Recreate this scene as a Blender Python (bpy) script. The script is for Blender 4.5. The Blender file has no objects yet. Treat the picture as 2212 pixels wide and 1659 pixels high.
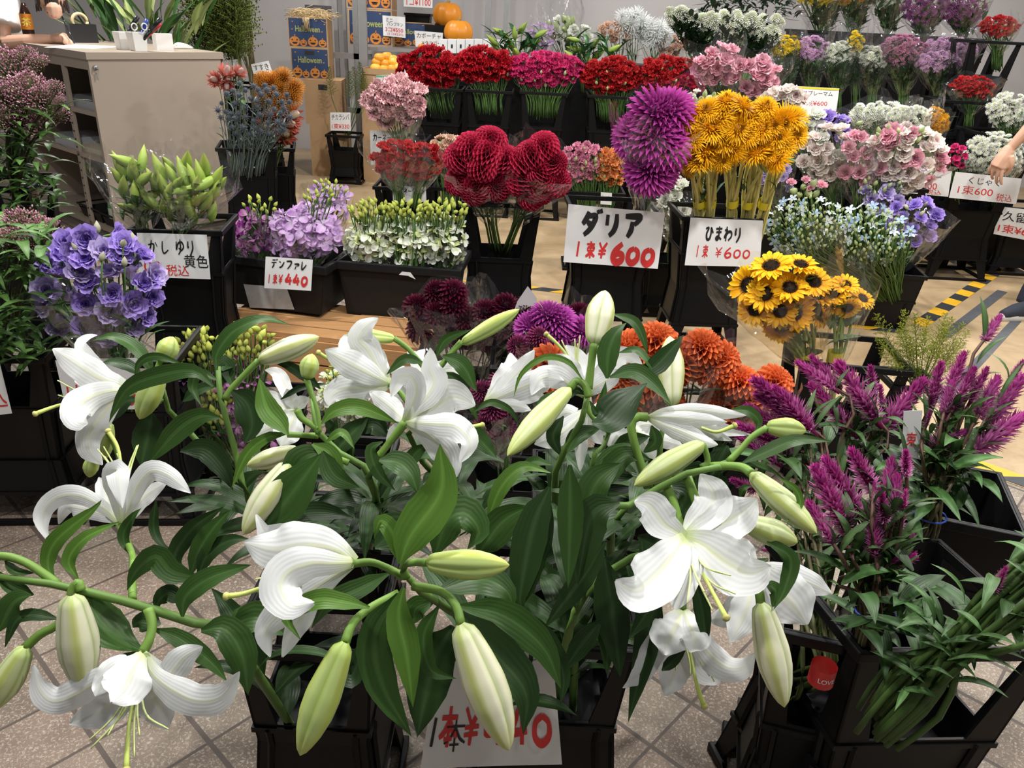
import bpy, math, random, zlib
import numpy as np
from math import radians, sin, cos, pi
from mathutils import Matrix, Vector
rng = np.random.default_rng(11)
random.seed(5)
SC = bpy.context.scene
COL = SC.collection
# ------------------------------------------------------------ camera, world, lamps, exposure
FPX, PITCH, ROLL, CAMH = 1690.0, radians(25.3), radians(3.07), 1.5
FW = np.array([0, cos(PITCH), -sin(PITCH)])
_up = np.array([0, sin(PITCH), cos(PITCH)])
_rt = np.array([1.0, 0, 0])
RT = cos(ROLL) * _rt + sin(ROLL) * _up
UP = -sin(ROLL) * _rt + cos(ROLL) * _up
CAM = np.array([0, 0, CAMH])
cd = bpy.data.cameras.new('camera'); cam = bpy.data.objects.new('camera', cd); COL.objects.link(cam)
cd.sensor_width = 36; cd.lens = FPX / 2212 * 36; cd.clip_start = .02
cam.matrix_world = Matrix(((RT[0], UP[0], -FW[0], 0), (RT[1], UP[1], -FW[1], 0), (RT[2], UP[2], -FW[2], CAMH), (0, 0, 0, 1)))
SC.camera = cam
w = bpy.data.worlds.new('hall_light'); SC.world = w; w.use_nodes = True
w.node_tree.nodes['Background'].inputs[0].default_value = (.93, .96, 1, 1)
w.node_tree.nodes['Background'].inputs[1].default_value = .15
SC.view_settings.view_transform = 'Standard'; SC.view_settings.look = 'None'
SC.view_settings.gamma = 1; SC.view_settings.use_curve_mapping = False
SC.view_settings.exposure = 0.0
SC.cycles.max_bounces = 6; SC.cycles.diffuse_bounces = 3; SC.cycles.glossy_bounces = 2
SC.cycles.transmission_bounces = 3; SC.cycles.transparent_max_bounces = 20
SC.cycles.caustics_reflective = False; SC.cycles.caustics_refractive = False
LAMPS = [(-.75, 1.0, 2.75, 58), (1.25, .75, 2.75, 58), (.1, -.2, 2.8, 16), (-1.6, 2.3, 2.8, 84), (.7, 2.2, 2.8, 92), (2.7, 2.5, 2.8, 88),
         (-2.9, 5.6, 2.8, 95), (-.6, 5.4, 2.8, 100), (1.8, 5.2, 2.8, 100), (4.4, 5.0, 2.8, 105), (2.6, 3.9, 2.8, 60), (-1.8, 7.6, 2.75, 50), (1.2, 7.6, 2.75, 70), (4.2, 7.6, 2.75, 60)]  # nearest lamp on this line is an extra, added to brighten the blush lisianthus
for k, (x, y, z, e) in enumerate(LAMPS):
    ld = bpy.data.lights.new('ceiling_and_fill_spot', 'AREA'); ld.shape = 'DISK'; ld.size = .16; ld.energy = e * .56; ld.color = (1, .975, .94)
    lo = bpy.data.objects.new('ceiling_and_fill_spot', ld); COL.objects.link(lo); lo.location = (x, y, z)

# ------------------------------------------------------------ projection helpers: a pixel and a depth give a place in the hall
def ray(px, py):
    return FW + RT * ((px - 1106) / FPX) + UP * ((829.5 - py) / FPX)
def atD(px, py, d):
    return CAM + ray(px, py) * d
def atY(px, py, Y):
    r = ray(px, py); return CAM + r * (Y / r[1])
def atZ(px, py, z):
    r = ray(px, py); return CAM + r * ((z - CAMH) / r[2])
def axd(p):
    return float((np.asarray(p) - CAM) @ FW)
def nrm(v):
    v = np.asarray(v, float); n = np.linalg.norm(v, axis=-1, keepdims=True); return v / np.maximum(n, 1e-9)
def spline(pts, n):
    P = np.asarray(pts, float)
    if len(P) == 2:
        t = np.linspace(0, 1, n)[:, None]; return P[0] * (1 - t) + P[1] * t
    Q = np.vstack([2 * P[0] - P[1], P, 2 * P[-1] - P[-2]])
    seg = np.linalg.norm(np.diff(P[:, :3], axis=0), axis=1); cum = np.r_[0, np.cumsum(seg)] / max(seg.sum(), 1e-9)
    out = []
    for t in np.linspace(0, 1, n):
        i = min(max(int(np.searchsorted(cum, t, 'right') - 1), 0), len(P) - 2)
        u = (t - cum[i]) / max(cum[i + 1] - cum[i], 1e-9)
        a, b, c, d = Q[i:i + 4]
        out.append(.5 * ((2 * b) + (c - a) * u + (2 * a - 5 * b + 4 * c - d) * u * u + (3 * b - a - 3 * c + d) * u ** 3))
    return np.array(out)
def tang(P):
    return nrm(np.gradient(P, axis=0))

# ------------------------------------------------------------ mesh builder
class MB:
    def __init__(s): s.V = []; s.Q = []; s.T = []; s.C = []; s.U = []; s.qm = []; s.tm = []; s.n = 0
    def add(s, V, Q=(), T=(), c=(.5, .5, .5), m=0, uv=None):
        V = np.asarray(V, float).reshape(-1, 3); k = len(V); s.V.append(V)
        c = np.asarray(c, float); s.C.append(np.broadcast_to(c, (k, 3)) if c.ndim == 1 else c.reshape(-1, 3))
        s.U.append(np.zeros((k, 2)) if uv is None else uv.reshape(-1, 2))
        if len(Q): Q = np.asarray(Q, int) + s.n; s.Q.append(Q); s.qm.append(np.full(len(Q), m))
        if len(T): T = np.asarray(T, int) + s.n; s.T.append(T); s.tm.append(np.full(len(T), m))
        s.n += k; return s
    def grid(s, P, c=(.5, .5, .5), closed=False, m=0):
        nu, nv = P.shape[:2]; I = np.arange(nu * nv).reshape(nu, nv)
        J = np.roll(I, -1, 1) if closed else I[:, 1:]; A = I if closed else I[:, :-1]
        Q = np.stack([A[:-1], J[:-1], J[1:], A[1:]], -1).reshape(-1, 4)
        uv = np.stack(np.meshgrid(np.linspace(0, 1, nu), np.linspace(0, 1, nv), indexing='ij'), -1)
        return s.add(P, Q, c=c, m=m, uv=uv)
    def tube(s, pts, r, n=8, k=6, c=(.5, .5, .5), m=0, cap=True, smooth=True):
        P = spline(pts, n) if smooth else np.asarray(pts, float); n = len(P); T = tang(P)
        a = np.array([0, 0, 1.0]) if abs(T[0][2]) < .9 else np.array([1.0, 0, 0])
        A = nrm(np.cross(T, a)); B = np.cross(T, A)
        R = np.interp(np.linspace(0, 1, n), np.linspace(0, 1, len(r)), r) if np.ndim(r) else np.full(n, r)
        th = np.arange(k) * 2 * pi / k
        G = P[:, None] + (A[:, None] * np.cos(th)[None, :, None] + B[:, None] * np.sin(th)[None, :, None]) * R[:, None, None]
        if cap:
            G = np.concatenate([np.repeat(P[:1, None], k, 1), G, np.repeat(P[-1:, None], k, 1)], 0)
        if np.ndim(c) == 2 and len(c) == 2:
            t = np.linspace(0, 1, len(G))[:, None, None]; c = np.broadcast_to(np.array(c[0]) * (1 - t) + np.array(c[1]) * t, G.shape)
        return s.grid(G, c, True, m)
    def ell(s, p, r, nu=6, nv=8, c=(.5, .5, .5), axis=None, m=0):
        r = np.broadcast_to(np.asarray(r, float), (3,)); u = np.linspace(0, pi, nu)[:, None]; v = np.arange(nv)[None] * 2 * pi / nv
        G = np.stack([np.sin(u) * np.cos(v) * r[0], np.sin(u) * np.sin(v) * r[1], np.cos(u) * np.ones_like(v) * r[2]], -1)
        if axis is not None: G = G @ frame(axis).T
        return s.grid(G + np.asarray(p, float), c, True, m)
    def box(s, lo, hi, c=(.5, .5, .5), m=0, M=None):
        lo = np.asarray(lo, float); hi = np.asarray(hi, float)
        V = np.array([[x, y, z] for z in (0, 1) for y in (0, 1) for x in (0, 1)]) * (hi - lo) + lo
        if M is not None: V = V @ np.asarray(M[0]).T + np.asarray(M[1])
        return s.hexa(V, c, m)
    def hexa(s, V, c=(.5, .5, .5), m=0):
        V = np.asarray(V, float)
        F = [(0, 2, 3, 1), (4, 5, 7, 6), (0, 1, 5, 4), (1, 3, 7, 5), (3, 2, 6, 7), (2, 0, 4, 6)]
        return s.add(np.concatenate([V[list(q)] for q in F]), np.arange(24).reshape(6, 4), c=c, m=m)
    def mesh(s, name, mats, off=None, smooth=True):
        me = bpy.data.meshes.new(name)
        V = np.concatenate(s.V)
        if off is not None: V = V - off
        Q = np.concatenate(s.Q) if s.Q else np.zeros((0, 4), int); T = np.concatenate(s.T) if s.T else np.zeros((0, 3), int)
        nl = Q.size + T.size; nf = len(Q) + len(T)
        me.vertices.add(len(V)); me.vertices.foreach_set('co', V.astype(np.float32).ravel())
        me.loops.add(nl); me.loops.foreach_set('vertex_index', np.r_[Q.ravel(), T.ravel()].astype(np.int32))
        me.polygons.add(nf)
        st = np.r_[np.arange(len(Q)) * 4, Q.size + np.arange(len(T)) * 3].astype(np.int32)
        me.polygons.foreach_set('loop_start', st)
        me.polygons.foreach_set('material_index', np.r_[np.concatenate(s.qm) if s.qm else [], np.concatenate(s.tm) if s.tm else []].astype(np.int32))
        me.update(calc_edges=True); me.validate()
        if len(me.vertices) == len(V):
            a = me.attributes.new('Col', 'FLOAT_COLOR', 'POINT')
            a.data.foreach_set('color', np.c_[np.concatenate(s.C), np.ones(len(V))].astype(np.float32).ravel())
            a = me.attributes.new('gu', 'FLOAT2', 'POINT'); a.data.foreach_set('vector', np.concatenate(s.U).astype(np.float32).ravel())
        me.polygons.foreach_set('use_smooth', np.full(len(me.polygons), smooth))
        for m in (mats if isinstance(mats, (list, tuple)) else [mats]): me.materials.append(m)
        return me
    def build(s, name, mats, parent=None, smooth=True, at=None):
        at = ORG[parent] if parent is not None else (np.zeros(3) if at is None else np.asarray(at, float))
        o = bpy.data.objects.new(name, s.mesh(name, mats, at, smooth)); COL.objects.link(o)
        if parent is not None: o.parent = parent
        else: o.location = at
        ORG[o] = at; return o
ORG = {}
def frame(axis, spin=0.0):
    z = nrm(axis); a = np.array([0, 0, 1.0]) if abs(z[2]) < .95 else np.array([1.0, 0, 0])
    x = nrm(np.cross(a, z)); y = np.cross(z, x)
    return np.stack([x * cos(spin) + y * sin(spin), -x * sin(spin) + y * cos(spin), z], 1)
LABELS = {}
def tag(o, label, cat, group=None, kind=None):
    o['label'] = label; o['category'] = cat
    if group: o['group'] = group
    if kind: o['kind'] = kind
    LABELS.setdefault(label, []).append(o.name); return o
def thing(name, label, cat, at, group=None):
    o = bpy.data.objects.new(name, None); COL.objects.link(o); o.location = at; o.empty_display_size = .05
    ORG[o] = np.asarray(at, float); return tag(o, label, cat, group)
def struct(o): o['kind'] = 'structure'; return o
def put(mesh, name, parent, p, axis, size, spin=None):
    o = bpy.data.objects.new(name, mesh); COL.objects.link(o)
    F = frame(axis, rng.uniform(0, 6.28) if spin is None else spin) * size
    q = np.asarray(p) - (ORG[parent] if parent is not None else 0)
    M = Matrix(((*F[0], q[0]), (*F[1], q[1]), (*F[2], q[2]), (0, 0, 0, 1)))
    if parent is not None: o.parent = parent
    o.matrix_basis = M; return o

# ------------------------------------------------------------ materials
def mat(name):
    m = bpy.data.materials.new(name); m.use_nodes = True; nt = m.node_tree; b = nt.nodes['Principled BSDF']
    return m, nt, b
def N(nt, t, **kw):
    n = nt.nodes.new(t)
    for k, v in kw.items():
        if hasattr(n, k): setattr(n, k, v)
        else: n.inputs[k].default_value = v
    return n
def plain(name, c, rough=.5, metal=0., bump=0., scale=200., vary=0., spec=None):
    m, nt, b = mat(name); L = nt.links.new
    b.inputs['Base Color'].default_value = (*c, 1); b.inputs['Roughness'].default_value = rough; b.inputs['Metallic'].default_value = metal
    if spec is not None: b.inputs['Specular IOR Level'].default_value = spec
    tc = N(nt, 'ShaderNodeTexCoord'); nz = N(nt, 'ShaderNodeTexNoise', Scale=scale, Detail=4.0); L(tc.outputs['Object'], nz.inputs['Vector'])
    if vary:
        mx = N(nt, 'ShaderNodeMix', data_type='RGBA'); mx.inputs[6].default_value = tuple(x * (1 - vary) for x in c) + (1,); mx.inputs[7].default_value = tuple(min(1, x * (1 + vary)) for x in c) + (1,)
        L(nz.outputs['Fac'], mx.inputs[0]); L(mx.outputs[2], b.inputs['Base Color'])
    if bump:
        bp = N(nt, 'ShaderNodeBump', Strength=bump, Distance=.002); L(nz.outputs['Fac'], bp.inputs['Height']); L(bp.outputs[0], b.inputs['Normal'])
    return m
def attrmat(name, rough=.5, transl=.3, vein=0, spec=.4, gain=1.0, veins=14.0):
    m, nt, b = mat(name); L = nt.links.new
    at = N(nt, 'ShaderNodeAttribute', attribute_name='Col'); oi = N(nt, 'ShaderNodeObjectInfo')
    hsv = N(nt, 'ShaderNodeHueSaturation'); L(at.outputs['Color'], hsv.inputs['Color'])
    mr = N(nt, 'ShaderNodeMapRange'); mr.inputs[3].default_value = .86 * gain; mr.inputs[4].default_value = 1.12 * gain; L(oi.outputs['Random'], mr.inputs[0]); L(mr.outputs[0], hsv.inputs['Value'])
    b.inputs['Roughness'].default_value = rough; b.inputs['Specular IOR Level'].default_value = spec
    L(hsv.outputs[0], b.inputs['Base Color'])
    if vein:
        gu = N(nt, 'ShaderNodeAttribute', attribute_name='gu'); sp = N(nt, 'ShaderNodeSeparateXYZ'); L(gu.outputs['Vector'], sp.inputs[0])
        mu = N(nt, 'ShaderNodeMath', operation='MULTIPLY'); mu.inputs[1].default_value = veins * 6.2832; L(sp.outputs[1], mu.inputs[0])
        sn = N(nt, 'ShaderNodeMath', operation='SINE'); L(mu.outputs[0], sn.inputs[0])
        bp = N(nt, 'ShaderNodeBump', Strength=vein, Distance=.0012); L(sn.outputs[0], bp.inputs['Height']); L(bp.outputs[0], b.inputs['Normal'])
    if transl:
        tr = N(nt, 'ShaderNodeBsdfTranslucent'); L(hsv.outputs[0], tr.inputs[0]); mx = N(nt, 'ShaderNodeMixShader'); mx.inputs[0].default_value = transl
        L(b.outputs[0], mx.inputs[1]); L(tr.outputs[0], mx.inputs[2]); L(mx.outputs[0], nt.nodes['Material Output'].inputs[0])
    return m
PETAL = attrmat('petal', .55, .28, spec=.25)
LILYP = attrmat('lily_petal', .5, .22, vein=.08, veins=9, spec=.3)
BUDM = attrmat('lily_bud', .42, .1, spec=.4)
LEAF = attrmat('leaf', .42, .14, vein=.10, spec=.28, veins=8.0)
STEM = attrmat('stem', .5, 0, spec=.3)
BLACK = plain('black_plastic', (.004, .004, .0045), .44, bump=.05, scale=60, spec=.22)
BLACK2 = plain('worn_black_plastic', (.009, .009, .0095), .5, bump=.08, scale=40, vary=.25, spec=.28)
PAPER = plain('white_card', (.80, .80, .80), .6, bump=.12, scale=14)
GREYTAPE = plain('silver_tape', (.42, .43, .43), .4, vary=.3, scale=25, bump=.2)
INK = plain('black_marker', (.012, .012, .014), .6)
RED = plain('red_marker', (.66, .035, .035), .6)
BEIGE = plain('beige_painted_steel', (.385, .315, .25), .42, vary=.03, scale=3)
STEEL = plain('grey_steel', (.36, .36, .36), .42, metal=.6, vary=.1, scale=12)
CARD = plain('brown_cardboard', (.46, .29, .15), .75, vary=.1, scale=8, bump=.1)
WHITE = plain('white_plastic', (.8, .8, .78), .4)
SKIN = plain('skin', (.62, .36, .25), .5, vary=.07, scale=18)
def wood():
    m, nt, b = mat('pine_wood'); L = nt.links.new
    tc = N(nt, 'ShaderNodeTexCoord'); mp = N(nt, 'ShaderNodeMapping'); mp.inputs['Scale'].default_value = (1.2, 9, 14); L(tc.outputs['Object'], mp.inputs[0])
    nz = N(nt, 'ShaderNodeTexNoise', Scale=3.0, Detail=5.0, Distortion=1.2); L(mp.outputs[0], nz.inputs['Vector'])
    cr = N(nt, 'ShaderNodeValToRGB'); cr.color_ramp.elements[0].color = (.42, .2, .07, 1); cr.color_ramp.elements[1].color = (.62, .36, .17, 1); L(nz.outputs['Fac'], cr.inputs[0]); L(cr.outputs[0], b.inputs['Base Color'])
    b.inputs['Roughness'].default_value = .5; return m
WOOD = wood()
def cello(name, tint=(1, 1, 1), base=.02, amt=.42, white=0.012):
    m, nt, b = mat(name); nt.nodes.remove(b); L = nt.links.new
    tc = N(nt, 'ShaderNodeTexCoord'); v = N(nt, 'ShaderNodeTexNoise', Scale=5.0, Detail=3.0, Distortion=1.0); L(tc.outputs['Object'], v.inputs['Vector'])
    bp = N(nt, 'ShaderNodeBump', Strength=.7, Distance=.03); L(v.outputs['Fac'], bp.inputs['Height'])
    gl = N(nt, 'ShaderNodeBsdfGlossy'); gl.inputs['Roughness'].default_value = .07; L(bp.outputs[0], gl.inputs['Normal'])
    df = N(nt, 'ShaderNodeBsdfDiffuse'); df.inputs[0].default_value = (.8, .8, .82, 1)
    tr = N(nt, 'ShaderNodeBsdfTransparent'); tr.inputs[0].default_value = (*tint, 1)
    lw = N(nt, 'ShaderNodeLayerWeight'); lw.inputs[0].default_value = .35; L(bp.outputs[0], lw.inputs[1])
    mr = N(nt, 'ShaderNodeMapRange'); mr.inputs[3].default_value = base; mr.inputs[4].default_value = amt; L(lw.outputs['Facing'], mr.inputs[0])
    m0 = N(nt, 'ShaderNodeMixShader'); m0.inputs[0].default_value = white; L(tr.outputs[0], m0.inputs[1]); L(df.outputs[0], m0.inputs[2])
    m1 = N(nt, 'ShaderNodeMixShader'); L(mr.outputs[0], m1.inputs[0]); L(m0.outputs[0], m1.inputs[1]); L(gl.outputs[0], m1.inputs[2])
    L(m1.outputs[0], nt.nodes['Material Output'].inputs[0]); return m
CELLO = cello('clear_cellophane')
CELLOY = cello('amber_tinted_cellophane', (1, .95, .84), .012, .28)
def tiles():
    m, nt, b = mat('stone_floor_tiles'); L = nt.links.new; s = .1758
    g = N(nt, 'ShaderNodeNewGeometry'); mp = N(nt, 'ShaderNodeMapping', vector_type='POINT')
    mp.inputs['Rotation'].default_value = (0, 0, radians(41.9)); mp.inputs['Location'].default_value = (-.081 * 1.5 / s, -.0905 * 1.5 / s, 0); mp.inputs['Scale'].default_value = (1 / s, 1 / s, 1)
    L(g.outputs['Position'], mp.inputs[0])
    fl = N(nt, 'ShaderNodeVectorMath', operation='FLOOR'); fr = N(nt, 'ShaderNodeVectorMath', operation='FRACTION'); L(mp.outputs[0], fl.inputs[0]); L(mp.outputs[0], fr.inputs[0])
    wn = N(nt, 'ShaderNodeTexWhiteNoise', noise_dimensions='2D'); L(fl.outputs[0], wn.inputs['Vector'])
    cr = N(nt, 'ShaderNodeValToRGB'); e = cr.color_ramp.elements; e[0].color = (.172, .130, .096, 1); e[1].color = (.232, .195, .148, 1)
    x = cr.color_ramp.elements.new(.5); x.color = (.222, .158, .120, 1); L(wn.outputs['Value'], cr.inputs[0])
    n1 = N(nt, 'ShaderNodeTexNoise', Scale=9.0, Detail=4.0); L(g.outputs['Position'], n1.inputs['Vector'])
    n2 = N(nt, 'ShaderNodeTexNoise', Scale=150.0, Detail=3.0, Roughness=.7, Distortion=.8); L(g.outputs['Position'], n2.inputs['Vector'])
    m1 = N(nt, 'ShaderNodeMix', data_type='RGBA', blend_type='OVERLAY'); m1.inputs[0].default_value = .45; L(cr.outputs[0], m1.inputs[6]); L(n1.outputs['Fac'], m1.inputs[7])
    r2 = N(nt, 'ShaderNodeValToRGB'); r2.color_ramp.elements[0].position = .52; r2.color_ramp.elements[1].position = .64; L(n2.outputs['Fac'], r2.inputs[0])
    m2 = N(nt, 'ShaderNodeMix', data_type='RGBA'); m2.inputs[7].default_value = (.50, .44, .36, 1); L(m1.outputs[2], m2.inputs[6])
    k = N(nt, 'ShaderNodeMath', operation='MULTIPLY'); k.inputs[1].default_value = .8; L(r2.outputs[0], k.inputs[0]); L(k.outputs[0], m2.inputs[0])
    sp = N(nt, 'ShaderNodeSeparateXYZ'); L(fr.outputs[0], sp.inputs[0])
    def edge(o, w):
        a = N(nt, 'ShaderNodeMath', operation='SUBTRACT'); a.inputs[1].default_value = .5; L(o, a.inputs[0])
        c = N(nt, 'ShaderNodeMath', operation='ABSOLUTE'); L(a.outputs[0], c.inputs[0])
        d = N(nt, 'ShaderNodeMath', operation='GREATER_THAN'); d.inputs[1].default_value = .5 - w; L(c.outputs[0], d.inputs[0]); return d
    ex, ey = edge(sp.outputs[0], .022), edge(sp.outputs[1], .032)
    mxm = N(nt, 'ShaderNodeMath', operation='MAXIMUM'); L(ex.outputs[0], mxm.inputs[0]); L(ey.outputs[0], mxm.inputs[1])
    m3 = N(nt, 'ShaderNodeMix', data_type='RGBA'); m3.inputs[7].default_value = (.095, .072, .058, 1); L(mxm.outputs[0], m3.inputs[0]); L(m2.outputs[2], m3.inputs[6])
    L(m3.outputs[2], b.inputs['Base Color']); b.inputs['Roughness'].default_value = .62
    sub = N(nt, 'ShaderNodeMath', operation='SUBTRACT'); L(n2.outputs['Fac'], sub.inputs[0]); L(mxm.outputs[0], sub.inputs[1])
    bp = N(nt, 'ShaderNodeBump', Strength=.5, Distance=.003); L(sub.outputs[0], bp.inputs['Height']); L(bp.outputs[0], b.inputs['Normal'])
    return m
def concrete():
    m, nt, b = mat('sealed_concrete'); L = nt.links.new; g = N(nt, 'ShaderNodeNewGeometry')
    n1 = N(nt, 'ShaderNodeTexNoise', Scale=2.2, Detail=8.0, Roughness=.65, Distortion=.6); L(g.outputs['Position'], n1.inputs['Vector'])
    cr = N(nt, 'ShaderNodeValToRGB'); e = cr.color_ramp.elements; e[0].position = .3; e[1].position = .72; e[0].color = (.29, .20, .11, 1); e[1].color = (.56, .41, .24, 1)
    L(n1.outputs['Fac'], cr.inputs[0]); L(cr.outputs[0], b.inputs['Base Color']); b.inputs['Roughness'].default_value = .38
    n2 = N(nt, 'ShaderNodeTexNoise', Scale=60.0, Detail=3.0); L(g.outputs['Position'], n2.inputs['Vector'])
    bp = N(nt, 'ShaderNodeBump', Strength=.15, Distance=.003); L(n2.outputs['Fac'], bp.inputs['Height']); L(bp.outputs[0], b.inputs['Normal']); return m
# ------------------------------------------------------------ the setting
PH = radians(-41.9); EU = np.array([cos(PH), sin(PH), 0]); EV = np.array([-sin(PH), cos(PH), 0])
def slab(name, poly, z, m, t=.02):
    mb = MB(); P = np.array([[x, y, z] for x, y in poly]); n = len(P)
    mb.add(np.vstack([P, P - [0, 0, t]]), T=[(0, i, i + 1) for i in range(1, n - 1)], Q=[(i, (i + 1) % n, n + (i + 1) % n, n + i)[::-1] for i in range(n)])
    return mb.build(name, m, None, False)
struct(slab('floor', [(-9, -1.5), (9, -1.5), (9, 10.2), (-9, 10.2)], 0, tiles(), .1))
b0 = 2.0975 * 1.5
def fuv(u, v): q = EU * u + EV * v; return (q[0], q[1])
YB = 9.1
def line_y(x): return (b0 - EV[0] * x) / EV[1]
struct(slab('floor_concrete', [(7.5, line_y(7.5)), (7.5, YB + .4), (-4.25, YB + .4), (-4.25, line_y(-4.25))], .003, concrete(), .004))
WALL = plain('painted_wall', (.475, .45, .445), .7, vary=.03, scale=2)
mb = MB(); mb.box((-7, YB, 0), (9, YB + .15, 3.2)); struct(mb.build('wall_back', WALL, None, False))
mb = MB(); mb.box((-6.2, 2, 0), (-6.05, YB, 3.2)); struct(mb.build('wall_left', WALL, None, False))
YEL = plain('yellow_tape', (.72, .40, .02), .45, vary=.12, scale=30); BLK = plain('black_tape', (.03, .032, .036), .45, vary=.3, scale=30); GRT = plain('grey_floor_tape', (.085, .09, .1), .5, vary=.35, scale=20)
def tape(name, a, b, w, seg, skew=.6, label=None, z=.0045):
    a = np.array([*a, z]); b = np.array([*b, z]); d = nrm(b - a); s = np.array([-d[1], d[0], 0]) * w / 2; L = np.linalg.norm(b - a)
    mb = MB(); n = max(1, int(L / seg)) if seg else 1; st = L / n
    for i in range(n):
        p = a + d * st * i; q = a + d * st * (i + 1); k = d * (skew * w / 2 if seg else 0)
        V = np.array([p - s - k, q - s - k, p + s + k, q + s + k])
        mb.hexa(np.vstack([V, V + [0, 0, .0006]]), m=i % 2)
    o = mb.build(name, [YEL, BLK] if seg else [GRT], None, False); tag(o, label, 'floor tape'); struct(o)
def fl(px, py): return atZ(px, py, 0)[:2]
tape('hazard_tape', fl(1010, 607), fl(1950, 718), .07, .135, 1.2, 'yellow and black striped tape running across behind the price sign buckets')
tape('hazard_tape', fl(1985, 703), fl(2212, 546), .085, .135, .15, 'yellow and black striped tape running diagonally up to the far right signs')
tape('hazard_tape', fuv(-1.8, b0 + .05), fuv(1.2, b0 + .05), .09, .16, 1.0, 'yellow and black striped tape along the edge of the stone tiles')
tape('floor_tape', fl(2165, 630), fl(2040, 728), .06, 0, label='dark grey tape line beside the walking foot')
tape('floor_tape', fl(2212, 676), fl(2030, 872), .05, 0, label='worn grey tape line passing behind the tall celosia spike')
# ------------------------------------------------------------ petals and flower heads (unit size: diameter 1, axis +Z)
def petal(mb, phi, r0, z0, L, Wd, t0, t1, cup=.3, nu=4, nv=3, c0=(1, 1, 1), c1=(1, 1, 1), tip=.5, ruf=0., base=.35, rnd=0.):
    u = np.linspace(0, 1, nu); tt = t0 + (t1 - t0) * u; du = L / (nu - 1)
    r = r0 + np.r_[0, np.cumsum(np.cos((tt[1:] + tt[:-1]) / 2) * du)]; z = z0 + np.r_[0, np.cumsum(np.sin((tt[1:] + tt[:-1]) / 2) * du)]
    prof = np.where(u < .6, base + (1 - base) * np.sin(u / .6 * pi / 2), tip + (1 - tip) * np.sqrt(np.clip(1 - ((u - .6) / .4) ** 2, 0, 1)))
    if tip < .05: prof = prof * np.where(u > .99, .05, 1)
    v = np.linspace(-1, 1, nv); off = cup * v[None] ** 2 * Wd * prof[:, None]
    if ruf: off = off + ruf * u[:, None] ** 2 * np.sin(v[None] * 7 + rng.uniform(0, 6) + u[:, None] * 2) + rng.normal(size=(nu, nv)) * ruf * .5 * u[:, None] ** 2
    nr, nz = -np.sin(tt)[:, None], np.cos(tt)[:, None]
    R = r[:, None] + nr * off; Z = z[:, None] + nz * off; Y = v[None] * Wd / 2 * prof[:, None]
    c, s = cos(phi), sin(phi)
    P = np.stack([R * c - Y * s, R * s + Y * c, Z], -1)
    if rnd: P += rng.normal(size=P.shape) * rnd
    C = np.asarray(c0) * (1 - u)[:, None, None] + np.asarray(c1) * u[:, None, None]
    mb.grid(P, np.broadcast_to(C, P.shape))
GA = 2.39996
def h_dahlia(c0, c1, n=110, L=.24, Wd=.15, cover=1.45, cup=.9, pointed=.25, core=None, r=.27):
    mb = MB(); mb.ell((0, 0, 0), r * .9, 6, 10, np.array(c0) * .6)
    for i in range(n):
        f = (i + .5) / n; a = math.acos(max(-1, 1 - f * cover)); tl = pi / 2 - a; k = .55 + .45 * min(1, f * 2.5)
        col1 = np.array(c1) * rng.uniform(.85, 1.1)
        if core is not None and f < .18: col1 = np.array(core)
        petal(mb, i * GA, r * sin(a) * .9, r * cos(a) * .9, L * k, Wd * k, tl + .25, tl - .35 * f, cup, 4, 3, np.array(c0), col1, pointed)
    mb.tube([(0, 0, -.2), (0, 0, -.5)], .035, 3, 5, (.12, .25, .04)); return mb
def h_mum(c0, c1, cc, rows=3, m=15, Wd=.11):
    mb = MB()
    for k in range(rows):
        for i in range(m - 2 * k):
            petal(mb, (i + .5 * k + rng.uniform(-.15, .15)) * 2 * pi / (m - 2 * k), .06, .02 * k, .42 - .1 * k, Wd, .15 + .35 * k, .1 + .35 * k + rng.uniform(-.15, .15), .35, 3, 3, c0, np.array(c1) * rng.uniform(.9, 1.05), .4)
    mb.ell((0, 0, .06), (.11, .11, .09), 5, 8, cc); mb.tube([(0, 0, 0), (0, 0, -.3)], (.09, .03), 3, 5, (.1, .22, .04)); return mb
def h_carn(c0, c1, layers=6, wide=.36):
    mb = MB()
    for k in range(layers):
        m = 8 - k
        for i in range(m):
            petal(mb, (i + rng.uniform(-.4, .4)) * 2 * pi / m, .04, -.02, .47 - .035 * k + rng.uniform(-.03, .03), wide - .02 * k, 1.1, .1 + .25 * k + rng.uniform(-.18, .18), .12, 5, 7, c0, np.array(c1) * rng.uniform(.72, 1.12), .8, .085, .2, .014)
    for i in range(6): petal(mb, i * 1.05 + rng.uniform(-.3, .3), .05, .0, .36, .26, 1.35, 1.9 + rng.uniform(-.3, .3), .2, 5, 6, c0, np.array(c1) * rng.uniform(.7, 1.0), .8, .08, .3, .014)
    mb.tube([(0, 0, .1), (0, 0, -.12), (0, 0, -.35)], (.13, .09, .06), 4, 6, (.14, .28, .08)); return mb
def h_lisi(c0, c1, c2=None):
    mb = MB(); c2 = c1 if c2 is None else c2
    for k, (m, L, w, t0, t1) in enumerate([(5, .52, .46, 1.25, .1), (5, .47, .42, 1.35, .5), (5, .41, .34, 1.45, .95), (5, .35, .26, 1.5, 1.35), (4, .30, .2, 1.55, 1.6), (3, .26, .14, 1.6, 1.9)]):
        for i in range(m):
            petal(mb, (i + k * .37 + rng.uniform(-.2, .2)) * 2 * pi / m, .045, -.1, L, w, t0, t1 + rng.uniform(-.15, .15), .28, 6, 6, c0, np.array(c1 if k < 3 else c2) * rng.uniform(.88, 1.08), .72, .03, .3)
    mb.tube([(0, 0, -.06), (0, 0, -.4)], (.06, .03), 4, 5, (.2, .34, .12)); return mb
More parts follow.
